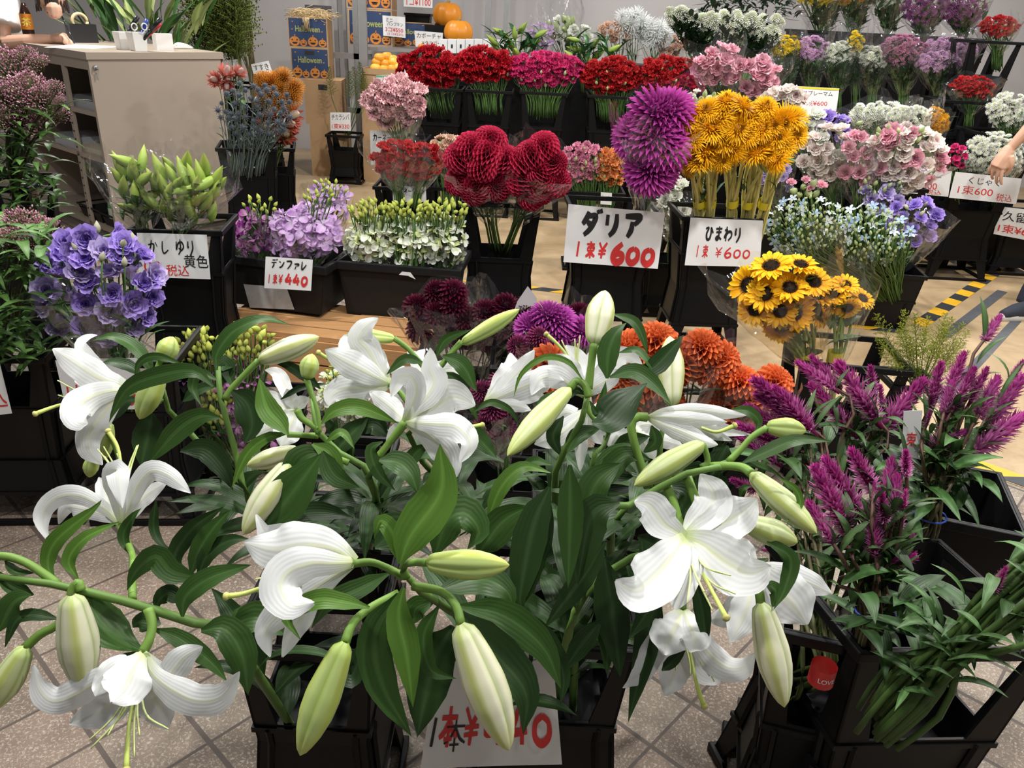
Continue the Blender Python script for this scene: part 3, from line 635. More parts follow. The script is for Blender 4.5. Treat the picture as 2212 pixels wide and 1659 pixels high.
# ------------------------------------------------------------ the white lilies in front
CROP = {1: (0, 680, 3.95), 2: (500, 640, 3.95), 3: (1000, 600, 3.95), 4: (1300, 800, 3.95), 5: (0, 1100, 2.968), 6: (480, 940, 2.307), 7: (1100, 1000, 2.518), 8: (0, 900, 5.267), 0: (0, 0, 1)}
def cp(k, x, y):
    a, b, s = CROP[k]; return a + x / s, b + y / s
def c3(k, x, y, d): return atD(*cp(k, x, y), d)
def mper(k, d): return d / FPX / CROP[k][2]
LS = {}
def lily(key, label, nodes, foot, r=.0065):
    foot = np.asarray(foot, float); root = thing('white_lily', label, 'lily', foot, 'white lilies standing in front buckets')
    P = [c3(*n) for n in nodes] + [foot]
    mb = MB(); mb.tube(P, (r * .62, r, r * 1.15, r * 1.2), 22, 8, ((.12, .22, .045), (.07, .14, .03))); mb.build('stem', STEM, root)
    LS[key] = dict(root=root, path=spline(P, 40)); return root
def pedicel(key, k, d, pts, r=.0042, dd=0.):
    n = len(pts); P = [c3(k, x, y, d + dd * i / (n - 1)) for i, (x, y) in enumerate(pts)]
    mb = MB(); mb.tube(P, (r * 1.15, r, r * 1.2), 12, 7, ((.15, .27, .05), (.17, .30, .055))); mb.build('flower_stalk', STEM, LS[key]['root'])
def bud(key, k, b, t, wd, d, dt=0., kind='g', bend=0.):
    B, T = c3(k, *b, d), c3(k, *t, d + dt); L = np.linalg.norm(T - B); R = wd / 2 * mper(k, d); ax = nrm(T - B); F = frame(ax, rng.uniform(0, 2) if kind == 'g' else .3 + rng.uniform(0, .5))
    nu, nv = 20, 42; u = np.linspace(0, 1, nu); v = np.arange(nv) * 2 * pi / nv
    r = R * np.interp(u, [0, .03, .1, .25, .45, .62, .8, .92, .98, 1], [.18, .5, .66, .84, 1, .97, .72, .42, .2, .02])
    lob = 1 + .085 * np.cos(3 * v)[None] - .06 * np.exp(-(((v * 3 + pi) % (2 * pi) - pi + pi * np.sign(((v * 3 + pi) % (2 * pi)) - pi) * -1) / .5) ** 2)[None] + .02 * np.cos(9 * v)[None]
    G = B + ax * (u * L)[:, None, None] + (F[:, 0] * np.cos(v)[:, None] + F[:, 1] * np.sin(v)[:, None])[None] * (r[:, None] * lob)[..., None] + UP * (bend * L * np.sin(u * pi))[:, None, None]
    white, green, yel = np.array((.78, .78, .56)), np.array((.36, .52, .06)), np.array((.52, .60, .07))
    rib = np.clip(np.cos(3 * v), 0, 1)[None, :, None] ** 3; seam = np.clip(np.cos(3 * v + pi), 0, 1)[None, :, None] ** 12
    tipm = np.clip((u - .72) / .28, 0, 1)[:, None, None]; bas = np.clip(1 - u / .16, 0, 1)[:, None, None]
    body = white if kind == 'w' else (.72 * green + .28 * white if kind == 'g' else .45 * green + .55 * white)
    C = body * (1 - .75 * rib) + yel * .75 * rib * (.9 if kind == 'w' else .8)
    C = C * (1 - .6 * seam) + np.array((.26, .38, .04)) * .6 * seam
    C = C * (1 - .55 * tipm) + np.array((.62, .68, .16)) * .55 * tipm; C = C * (1 - .6 * bas) + np.array((.34, .48, .1)) * .6 * bas
    mb = MB(); mb.grid(G, C, True); return mb.build('bud', BUDM, LS[key]['root'])
def tepal(mb, P, Wd, axis, cup=.30, ruf=.042, tw=0., nu=28, nv=15, tipw=.34):
    P = spline(P, nu); T = tang(P); u = np.linspace(0, 1, nu); vw = nrm(CAM - P)
    S = nrm(np.cross(T, vw)); 
    for i in range(1, nu):
        if S[i] @ S[i - 1] < 0: S[i] = -S[i]
    Nn = np.cross(S, T); ta = (tw * u)[:, None]; S, Nn = S * np.cos(ta) + Nn * np.sin(ta), Nn * np.cos(ta) - S * np.sin(ta)
    nin = axis - (T @ axis)[:, None] * T; sg = np.sign(np.sum(nin * Nn, 1).mean()) or 1.0
    pr = np.interp(u, [0, .1, .25, .4, .55, .68, .8, .9, .96, 1], [.26, .40, .66, .90, 1, .96, .76, .46, .24, .05])
    v = np.linspace(-1, 1, nv); hw = Wd / 2 * pr[:, None]; ph = rng.uniform(0, 6, 2)
    wav = ruf * Wd * ((np.sin(u * 19 + ph[0]) + .5 * np.sin(u * 41 + ph[1]))[:, None] * (v[None] > 0) + (np.sin(u * 16 + ph[1]) + .5 * np.sin(u * 37 + ph[0]))[:, None] * (v[None] < 0)) * np.abs(v[None]) ** 2.5 * np.clip(u * 1.6, 0, 1)[:, None]
    h = sg * (cup * np.abs(v[None]) ** 1.8 - .05 * np.exp(-(v[None] / .12) ** 2)) * hw * (1 - .4 * u)[:, None] + wav
    G = P[:, None] + S[:, None] * (hw * v[None] * (1 + .04 * np.sin(u * 21 + ph[0])[:, None] * np.abs(v[None]) ** 2))[..., None] + Nn[:, None] * h[..., None]
    rib = np.exp(-(v / .11) ** 2)[None, :, None] * np.clip(1.15 - u, 0, 1)[:, None, None] * .75; bas = np.clip(1 - u / .24, 0, 1)[:, None, None] ** 1.3
    C = np.array((.775, .79, .79)) * (1 - rib) + np.array((.74, .78, .36)) * rib; C = C * (1 - .8 * bas) + np.array((.55, .66, .22)) * .8 * bas
    mb.grid(G, C)
def flower(key, k, d, base, tepals, pistil=None, stamens=(), pd=0., cup=.28):
    root = LS[key]['root']; B = c3(k, *base, d); tips = []
    paths = []
    for tp in tepals:
        pts, wd, dt = tp[:3]; n = len(pts)
        P = [c3(k, x, y, d + dt * ((i + 1) / n) ** .8) for i, (x, y) in enumerate(pts)]
        paths.append(([B] + P, wd * mper(k, d), tp[3] if len(tp) > 3 else 0.)); tips.append(P[-1])
    ax = nrm(np.mean(tips, 0) - B); mb = MB()
    for P, wd, tw in paths: tepal(mb, P, wd, ax, cup, tw=tw)
    f = mb.build('flower', LILYP, root)
    if pistil:
        n = len(pistil); mb = MB(); P = [c3(k, x, y, d + pd * i / max(n - 1, 1)) for i, (x, y) in enumerate(pistil)]
        mb.tube(P, (.0022, .0022, .0026, .0035), 12, 7, ((.56, .66, .22), (.55, .66, .14))); mb.ell(P[-1], (.0052, .0052, .004), 5, 8, (.50, .48, .16), axis=P[-1] - P[-2]); mb.build('pistil', STEM, f)
    for st in stamens:
        n = len(st); mb = MB(); P = [c3(k, x, y, d + pd * .9 * i / max(n - 1, 1)) for i, (x, y) in enumerate(st)]
        mb.tube(P, (.0015, .0014, .0009), 10, 5, ((.70, .76, .40), (.60, .70, .25))); mb.build('stamen', STEM, f)
    return f
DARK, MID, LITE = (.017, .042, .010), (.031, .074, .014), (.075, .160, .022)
def lf(key, k, d, pts, wd, tone=MID, dd=0., tw=None, fold=.22):
    n = len(pts); P = np.array([c3(k, x, y, d + dd * i / (n - 1)) for i, (x, y) in enumerate(pts)])
    tw = (rng.uniform(-.35, .35), rng.uniform(-.6, .6)) if tw is None else tw
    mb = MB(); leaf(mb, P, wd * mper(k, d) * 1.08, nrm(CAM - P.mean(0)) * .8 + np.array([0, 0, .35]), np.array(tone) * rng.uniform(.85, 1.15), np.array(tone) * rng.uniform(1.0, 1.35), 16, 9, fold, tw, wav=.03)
    return mb.build('leaf', LEAF, LS[key]['root'])
def fill(key, n_, u0=.12, u1=.85, L=(.13, .20), Wd=(.028, .048), tone=DARK, ph=0.):
    P = LS[key]['path']; n = int(n_ * 1.5)
    for i in range(n):
        u = u0 + (u1 - u0) * (i + rng.uniform(-.3, .3)) / n; p = P[int(np.clip(u, 0, 1) * (len(P) - 1))]
        if key in ('front', 'low', 'right', 'lean') and p[2] < .8 and sin(ph + i * GA) < -.2: continue
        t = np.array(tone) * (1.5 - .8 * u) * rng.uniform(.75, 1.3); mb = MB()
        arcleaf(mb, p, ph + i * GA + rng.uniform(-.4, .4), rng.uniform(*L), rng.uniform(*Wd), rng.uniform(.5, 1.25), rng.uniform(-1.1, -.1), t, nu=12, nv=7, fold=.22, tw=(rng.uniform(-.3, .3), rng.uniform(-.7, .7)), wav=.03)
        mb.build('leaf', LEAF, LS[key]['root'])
# feet inside the four front buckets
_a, _b = atZ(500, 1392, .54), atZ(812, 1376, .54)
FL, FR, RL, RR = np.array([(_a[0] + _b[0]) / 2, _a[1] + .13, .18]), np.array([.10, 1.14, .18]), np.array([-.42, 1.62, .18]), np.array([.20, 1.60, .18])
def ft(c, dx, dy): return c + [dx, dy, 0]
lily('front', 'lily stem nearest the middle with a star of four buds above the price card', [(6, 920, 700, .90), (6, 1000, 790, .93), (6, 1130, 870, .98), (6, 1230, 1000, 1.06)], ft(FR, -.03, -.04))
lily('lean', 'lily stem leaning far out over the tiles on the left', [(5, -120, 420, .98), (5, 370, 485, .97), (5, 560, 530, .97), (5, 800, 590, .97), (5, 1000, 650, .98), (5, 1290, 745, 1.0), (5, 1500, 850, 1.07)], ft(FL, -.05, -.02))
lily('z1', 'lily stem with a sideways trumpet flower in front of the purple bouquet', [(1, 1380, 600, 1.26), (1, 1400, 760, 1.27), (1, 1540, 920, 1.29), (1, 1700, 1090, 1.31), (1, 1950, 1400, 1.36)], ft(RL, -.07, .03))
lily('z1b', 'lily stem carrying one cream bud pointing right at the orchid tray', [(1, 1860, 440, 1.22), (1, 1850, 600, 1.22), (1, 1900, 760, 1.22), (1, 1960, 1000, 1.22), (1, 2050, 1300, 1.24), (1, 2180, 1650, 1.28)], ft(RL, 0, -.06))
lily('z2a', 'lily stem with a drooping pair of cream buds and one small green bud', [(2, 690, 870, 1.17), (2, 735, 1030, 1.17), (2, 745, 1190, 1.17), (2, 1000, 1400, 1.19), (2, 1230, 1640, 1.23)], ft(RL, .07, -.02))
lily('z2b', 'lily stem with two big white flowers in the middle of the row', [(2, 1690, 660, 1.25), (2, 1640, 900, 1.25), (2, 1250, 1370, 1.2), (2, 1150, 1510, 1.2), (2, 1230, 1700, 1.24)], ft(RL, .10, .05))
lily('z2c', 'lily stem with a slim green bud crossing the dark dahlias', [(2, 1750, 640, 1.32), (2, 1690, 800, 1.32), (2, 1660, 1000, 1.33), (2, 1620, 1400, 1.38)], ft(RR, -.09, .06))
lily('z3', 'lily stem topped by one upright bud and one fat hanging bud', [(3, 1080, 950, 1.13), (3, 1080, 1030, 1.13), (3, 1000, 1250, 1.14), (3, 900, 1420, 1.15), (3, 790, 1650, 1.18)], ft(RR, -.06, -.05))
lily('z3b', 'lily stem with an upright cream bud against the orange dahlias', [(3, 1740, 1150, 1.24), (3, 1690, 1350, 1.25), (3, 1640, 1600, 1.28)], ft(RR, .06, .06))
lily('z3c', 'lily stem with two upward white flowers before the maroon blooms', [(3, 1270, 1250, 1.3), (3, 1250, 1330, 1.3), (3, 1180, 1480, 1.31), (3, 1090, 1660, 1.34)], ft(RR, .0, .02))
lily('z4', 'lily stem with a half opened flower lying level beside the celosia', [(4, 1080, 780, 1.10), (4, 860, 830, 1.10), (4, 640, 1000, 1.10), (4, 300, 1140, 1.11), (7, 560, 330, 1.12)], ft(RR, .08, -.05))
lily('right', 'lily stem bearing the large open star flower and long hanging bud at the right', [(7, 1150, 20, 1.0), (7, 960, 60, 1.02), (7, 640, 240, 1.05), (7, 400, 420, 1.08)], ft(FR, .06, 0))
lily('low', 'lily stem hidden in leaves with a nodding flower below the large star', [(7, 960, 560, 1.02), (7, 760, 480, 1.05), (7, 480, 640, 1.08), (7, 330, 900, 1.1)], ft(FR, .03, .05))
# --- flowers
flower('z1', 1, 1.26, (1150, 645), [
    ([(1000, 590), (850, 540), (600, 380), (450, 290)], 250, -.04), ([(1000, 600), (850, 460), (730, 330), (690, 240), (760, 185), (830, 172)], 140, .06, .5),
    ([(950, 650), (800, 690), (680, 770), (645, 850), (690, 915), (750, 930)], 250, -.09), ([(1000, 700), (880, 850), (770, 1000), (760, 1150), (875, 1280)], 215, -.03), ([(950, 590), (800, 590), (640, 560)], 190, .05), ([(1000, 680), (860, 760), (700, 900)], 150, .06)],
    [(820, 690), (640, 735), (460, 785), (300, 845)], [[(760, 670), (640, 640), (490, 560)], [(760, 690), (600, 710), (495, 685)], [(760, 720), (640, 780), (535, 805)], [(780, 740), (640, 830), (535, 862)]], -.05)
flower('z1', 8, 1.13, (1385, 1240), [
    ([(1230, 1080), (1050, 960), (850, 890), (640, 930), (500, 1080), (490, 1250), (560, 1420)], 230, -.02, .4), ([(1350, 1000), (1310, 780), (1300, 640), (1340, 610), (1350, 760), (1390, 1040)], 250, -.07),
    ([(1290, 1050), (1190, 850), (1120, 690)], 220, .06), ([(1460, 1050), (1570, 780), (1720, 620), (1900, 660), (2060, 780), (2170, 870)], 240, -.02), ([(1480, 1120), (1600, 950), (1750, 830), (1900, 745)], 210, .05), ([(1250, 1140), (950, 1050), (760, 1040), (670, 1220)], 220, .06)],
    [(1380, 800), (1370, 520), (1330, 330), (1230, 165)], [[(1330, 800), (1290, 620), (1200, 480), (1110, 370)], [(1350, 800), (1320, 600), (1180, 340)], [(1340, 820), (1300, 620), (1190, 450)], [(1440, 800), (1490, 580), (1575, 320)], [(1430, 780), (1470, 560), (1560, 330)], [(1400, 780), (1380, 560), (1330, 420)]], .02)
flower('lean', 5, .93, (915, 925), [
    ([(860, 1010), (810, 1120), (760, 1190), (720, 1235)], 290, -.06), ([(800, 1010), (640, 1090), (480, 1190), (340, 1230), (250, 1150), (215, 1000)], 190, .0, .4),
    ([(980, 1060), (1120, 1170), (1270, 1230), (1420, 1200), (1535, 1040)], 210, .0, -.4), ([(970, 1000), (1060, 1080), (1180, 950), (1300, 880)], 190, .02), ([(840, 1090), (720, 1250), (590, 1320), (450, 1370)], 230, .05), ([(950, 1080), (1010, 1250), (1080, 1410)], 240, .04), ([(840, 990), (740, 1020), (650, 1130), (610, 1200)], 160, -.04)],
    [(880, 1150), (840, 1300), (820, 1480), (810, 1670)], [[(860, 1150), (780, 1320), (580, 1535)], [(860, 1150), (760, 1330), (690, 1450)], [(900, 1150), (940, 1320), (1080, 1410)], [(880, 1150), (860, 1380), (862, 1590)], [(890, 1150), (880, 1300), (895, 1450)], [(850, 1150), (720, 1340), (570, 1480)]], -.05)
flower('z2a', 2, 1.27, (560, 975), [
    ([(500, 880), (430, 720), (380, 650), (285, 630)], 130, .04), ([(470, 960), (350, 900), (200, 840)], 190, .05), ([(500, 1010), (380, 1090), (190, 1190)], 200, -.02), ([(530, 1040), (480, 1150), (420, 1280)], 240, -.03), ([(570, 940), (600, 900), (665, 870)], 110, -.02), ([(540, 930), (500, 860), (470, 790)], 120, -.02)], cup=.2)
flower('z2b', 2, 1.25, (1350, 745), [
    ([(1260, 620), (1160, 450), (1090, 370), (1120, 290), (1180, 230), (1250, 185)], 230, -.03, .5), ([(1250, 700), (1100, 620), (930, 530), (800, 455)], 240, -.05), ([(1250, 780), (1100, 780), (930, 800), (850, 860), (840, 940)], 240, -.02), ([(1280, 690), (1150, 560), (1010, 460), (985, 370), (1060, 330)], 190, .06), ([(1260, 740), (1120, 700), (960, 660)], 230, .05), ([(1300, 650), (1230, 480), (1200, 380)], 150, .06)],
    [(980, 640), (870, 560), (740, 480)], [[(960, 640), (900, 610), (830, 598)]], -.03)
flower('z2b', 2, 1.19, (1478, 1065), [
    ([(1560, 960), (1680, 830), (1730, 720), (1690, 600), (1700, 440)], 230, .0, .5), ([(1540, 930), (1580, 790), (1530, 690), (1430, 700), (1360, 860)], 190, -.05, .5), ([(1600, 1010), (1750, 930), (1900, 860), (2080, 930)], 330, .03), ([(1600, 1080), (1750, 1090), (1920, 1110), (2030, 1250), (1950, 1420)], 220, -.05, .4),
    ([(1600, 1130), (1730, 1230), (1850, 1380), (1850, 1640)], 250, .0), ([(1420, 1000), (1330, 920), (1180, 810)], 190, .05), ([(1430, 1110), (1390, 1150), (1320, 1240)], 100, .04)], [(1800, 1050), (1990, 1110), (2140, 1098)], pd=.04)
flower('z2c', 2, 1.34, (1610, 770), [([(1620, 640), (1560, 520), (1500, 470)], 130, .02), ([(1700, 700), (1850, 640), (1960, 680)], 220, .0), ([(1500, 700), (1420, 640), (1370, 690)], 140, .03), ([(1600, 640), (1600, 520), (1650, 450)], 120, .04), ([(1740, 780), (1850, 760), (1930, 640)], 150, .05), ([(1500, 800), (1430, 860), (1400, 900)], 150, .05)])
flower('z3c', 3, 1.28, (195, 1065), [([(300, 930), (390, 800), (415, 740), (405, 640)], 190, .05), ([(340, 940), (480, 800), (540, 720), (610, 615)], 170, .0), ([(380, 990), (600, 900), (740, 860), (860, 880)], 220, -.04), ([(350, 1080), (480, 1100), (580, 1130)], 110, -.03), ([(380, 1020), (560, 1000), (700, 1010)], 170, .05), ([(360, 980), (500, 860), (640, 800)], 160, .05)])
flower('z3c', 3, 1.29, (1040, 1010), [([(960, 890), (870, 780), (720, 665)], 240, -.02), ([(1010, 860), (990, 720), (880, 575)], 190, .05), ([(1080, 860), (1120, 720), (1195, 560)], 180, .06), ([(1140, 880), (1260, 740), (1390, 660), (1530, 740)], 180, .0), ([(940, 930), (800, 850), (660, 860), (585, 1000)], 200, -.06), ([(1120, 940), (1250, 860), (1330, 780)], 170, -.03)],
    [(960, 850), (900, 690), (820, 580), (710, 480)], [[(1000, 830), (980, 680), (1000, 490)], [(980, 830), (960, 700), (955, 520)], [(960, 830), (900, 660), (840, 530)], [(1000, 830), (970, 640), (980, 560)]])
flower('z3c', 3, 1.36, (1060, 1120), [([(950, 1230), (800, 1350), (610, 1420)], 200, -.02), ([(1180, 1230), (1300, 1310), (1410, 1400)], 170, -.02), ([(1030, 1250), (1010, 1430), (1000, 1650)], 110, .0), ([(980, 1180), (880, 1150), (760, 1200)], 150, .03), ([(1160, 1120), (1250, 1090), (1330, 1000)], 140, .03), ([(1090, 1220), (1130, 1330), (1190, 1420)], 150, .03)])
flower('z3b', 4, 1.3, (330, 560), [([(300, 500), (330, 470), (425, 470), (425, 560)], 150, .02), ([(270, 540), (200, 540), (90, 620), (225, 625)], 110, .02), ([(400, 580), (560, 610), (700, 650)], 130, .03), ([(360, 620), (420, 700), (460, 760)], 130, .03), ([(280, 600), (220, 680), (210, 760)], 100, .03), ([(390, 540), (480, 540), (560, 580)], 110, .04)])
flower('z4', 4, 1.10, (388, 400), [([(550, 350), (800, 340), (1050, 370), (1232, 385)], 125, -.01), ([(550, 395), (800, 415), (1070, 440)], 120, -.035), ([(520, 460), (700, 530), (860, 600), (990, 635)], 170, -.03, .3), ([(600, 470), (850, 510), (1000, 560), (1112, 600)], 120, .02), ([(650, 480), (900, 510), (1280, 548)], 90, .035), ([(600, 430), (850, 450), (1110, 480)], 110, .04)], [(850, 490), (980, 525), (1135, 470)], pd=.0, cup=.5)
flower('right', 7, 1.0, (960, 405), [([(900, 370), (840, 330), (760, 230), (680, 212)], 200, .01), ([(1000, 340), (1090, 250), (1110, 170), (1040, 60)], 210, .03), ([(1040, 370), (1150, 330), (1260, 270), (1350, 195)], 240, .02), ([(1060, 450), (1180, 540), (1310, 600), (1425, 560)], 290, -.06), ([(950, 520), (930, 660), (905, 800)], 190, -.05), ([(900, 490), (800, 610), (690, 690), (578, 640)], 280, -.07)],
    [(965, 450), (1040, 580), (1120, 730), (1180, 842)], [[(950, 450), (985, 600), (968, 762)], [(970, 450), (1030, 640), (1105, 800)], [(985, 450), (1080, 570), (1205, 612)], [(980, 460), (1090, 640), (1230, 712)], [(960, 460), (1010, 600), (1060, 700)], [(990, 450), (1060, 560), (1160, 600)]], -.09)
flower('low', 7, 1.04, (945, 790), [([(890, 860), (810, 960), (750, 1080), (710, 1150), (618, 1225)], 140, .0, .6), ([(910, 880), (870, 960), (850, 1045)], 230, -.05), ([(980, 880), (1010, 950), (985, 1030)], 170, -.06), ([(1010, 900), (1080, 1030), (1180, 1110), (1270, 1110), (1340, 1035)], 160, -.01, .4), ([(930, 950), (900, 1120), (850, 1262)], 200, .04), ([(1000, 1000), (1060, 1120), (1150, 1195)], 190, .05)],
    [(975, 980), (1000, 1120), (1030, 1240), (1062, 1325)], [[(950, 980), (920, 1060), (905, 1130)], [(1000, 980), (1060, 1080), (1115, 1190)], [(1000, 990), (1050, 1100), (1090, 1160)], [(960, 1000), (980, 1080), (985, 1150)]], -.01)
flower('z4', 7, 1.13, (1340, 560), [([(1450, 590), (1600, 640), (1755, 710)], 150, .0), ([(1420, 660), (1540, 770), (1620, 880)], 300, -.02), ([(1320, 700), (1280, 820), (1200, 975)], 170, -.04), ([(1290, 720), (1190, 830), (1068, 855)], 140, .02), ([(1300, 500), (1260, 450), (1220, 410)], 110, .02), ([(1360, 720), (1420, 850), (1480, 940)], 170, .03)])
# --- buds
pedicel('z1', 1, 1.26, [(1340, 460), (1350, 430), (1370, 390)]); bud('z1', 1, (1372, 395), (1480, 188), 180, 1.26)
pedicel('z1', 1, 1.25, [(1360, 560), (1400, 500), (1385, 480)]); bud('z1', 1, (1380, 485), (1190, 892), 205, 1.24)
pedicel('z1', 1, 1.26, [(1150, 645), (1180, 630), (1240, 660), (1380, 740)])
pedicel('z1', 5, 1.13, [(770, 105), (810, 200), (850, 300), (850, 420), (850, 575)], .0045, -.14)
bud('z1', 1, (935, 920), (890, 1240), 120, 1.32); bud('z1', 1, (800, 1200), (762, 1388), 125, 1.33)
pedicel('z1', 1, 1.31, [(910, 990), (960, 1080), (1010, 1200), (1030, 1320)])
pedicel('z1b', 2, 1.22, [(235, 545), (120, 660), (0, 790), (-60, 880)], .0048); bud('z1b', 2, (232, 548), (748, 345), 195, 1.22, .01, 'w')
pedicel('z2a', 2, 1.17, [(640, 700), (690, 860), (735, 1010), (745, 1180)]); bud('z2a', 2, (645, 705), (690, 490), 160, 1.17)
pedicel('z2a', 2, 1.17, [(560, 970), (600, 1040), (680, 1090), (740, 1130)], .005, 0); pedicel('z2a', 2, 1.19, [(480, 1180), (600, 1185), (740, 1190)])
pedicel('z2a', 2, 1.17, [(560, 1310), (680, 1300), (800, 1340), (1000, 1420)]); bud('z2a', 2, (572, 1312), (130, 1445), 175, 1.18, .0, 'w')
pedicel('z2a', 6, 1.12, [(330, 140), (390, 95), (470, 80), (560, 75)], .0046, .05); bud('z2a', 6, (335, 140), (105, 497), 140, 1.12, -.03, 'w')
pedicel('z2b', 2, 1.25, [(1352, 745), (1430, 810), (1500, 900)]); pedicel('z2b', 2, 1.27, [(1390, 360), (1500, 440), (1600, 550), (1680, 660)]); bud('z2b', 2, (1395, 365), (985, 330), 125, 1.27)
pedicel('z2b', 2, 1.19, [(1478, 1070), (1380, 1200), (1300, 1310), (1250, 1370)], .005, .01)
pedicel('z2c', 2, 1.3, [(1965, 385), (1880, 480), (1800, 580), (1750, 640)], .0046); bud('z2c', 0, (997, 742), (1122, 668), 35, 1.3, .02)
pedicel('z3', 3, 1.12, [(1120, 560), (1095, 750), (1070, 950)], .0055); bud('z3', 3, (1118, 575), (1215, 108), 245, 1.12, .03, 'w')
pedicel('z3', 3, 1.11, [(910, 950), (970, 880), (1040, 920), (1080, 1020)], .0055); bud('z3', 3, (915, 945), (378, 1520), 205, 1.1, -.05, 'm')
pedicel('z3b', 3, 1.22, [(1780, 1090), (1760, 1120), (1740, 1150)]); bud('z3b', 3, (1785, 1095), (1765, 498), 225, 1.21, .04, 'w')
pedicel('z3c', 3, 1.29, [(1045, 1010), (1080, 1150), (1180, 1260), (1260, 1320)])
pedicel('z4', 4, 1.10, [(388, 400), (300, 400), (250, 470), (300, 700), (400, 1000)], .006)
pedicel('z4', 4, 1.07, [(860, 630), (890, 700), (900, 790), (850, 830)]); bud('z4', 4, (870, 625), (275, 985), 205, 1.06, -.01, 'm')
pedicel('z4', 4, 1.08, [(1410, 490), (1280, 570), (1180, 680), (1080, 780)]); bud('z4', 4, (1405, 480), (1742, 512), 180, 1.08)
pedicel('right', 4, 1.03, [(1285, 890), (1200, 830), (1050, 815), (860, 830)], .0058, .05); bud('right', 4, (1270, 880), (1835, 1392), 215, 1.02, -.05, 'm')
bud('right', 4, (1215, 1300), (1672, 1470), 235, 1.05, .0, 'm')
pedicel('right', 7, 1.0, [(1370, 770), (1360, 690), (1330, 600), (1200, 440), (1060, 300), (960, 60)], .0055, .03); bud('right', 7, (1368, 760), (1497, 1330), 185, .98, .0, 'w')
pedicel('right', 7, 1.02, [(960, 405), (930, 330), (900, 230), (860, 130)], .0055, .02)
pedicel('low', 7, 1.04, [(945, 790), (950, 700), (960, 560)])
pedicel('lean', 5, .96, [(450, 570), (465, 510), (500, 470), (520, 520)], .005); bud('lean', 5, (455, 548), (545, 1175), 250, .93, .02, 'w')
pedicel('lean', 5, .96, [(160, 890), (260, 800), (380, 730), (470, 560)], .0052); bud('lean', 5, (165, 885), (-70, 1300), 185, .94, .0, 'm')
pedicel('lean', 5, .98, [(-60, 300), (60, 305), (180, 350), (300, 430), (370, 485)], .005)
pedicel('lean', 5, .95, [(915, 920), (960, 830), (975, 740), (950, 640)], .0055, .02)
pedicel('front', 6, .88, [(655, 640), (740, 632), (820, 660), (905, 705)], .0042, .02)
pedicel('front', 6, .87, [(1020, 635), (950, 635), (905, 650), (915, 710)], .0044, .02); bud('front', 6, (1015, 632), (1432, 648), 150, .87, .0)
pedicel('front', 6, .85, [(612, 1040), (650, 940), (740, 860), (880, 790)], .0048, .04); bud('front', 6, (615, 1030), (388, 1597), 175, .84, .0)
pedicel('front', 6, .86, [(1190, 945), (1165, 850), (1090, 780), (950, 752)], .0048, .03); bud('front', 6, (1185, 940), (1430, 1572), 215, .85, .0, 'w')
flower('front', 6, .88, (658, 635), [([(560, 570), (420, 550), (260, 570), (110, 535)], 250, .0), ([(560, 590), (400, 500), (300, 490), (220, 490), (190, 440), (170, 395)], 120, .04, .4), ([(560, 640), (440, 640), (330, 680), (290, 760), (350, 850), (455, 835)], 200, -.06, .4), ([(560, 700), (420, 790), (270, 900), (210, 990), (240, 1105)], 150, .0), ([(580, 690), (450, 800), (380, 930), (300, 1105)], 130, .03), ([(540, 640), (380, 700), (260, 700)], 190, .05)],
    [(380, 700), (240, 745), (110, 790), (20, 803)], [[(360, 690), (260, 700), (165, 718)], [(360, 710), (240, 770), (165, 780)], [(360, 730), (250, 770), (190, 795)], [(380, 740), (280, 780), (215, 788)]], .0, .34)
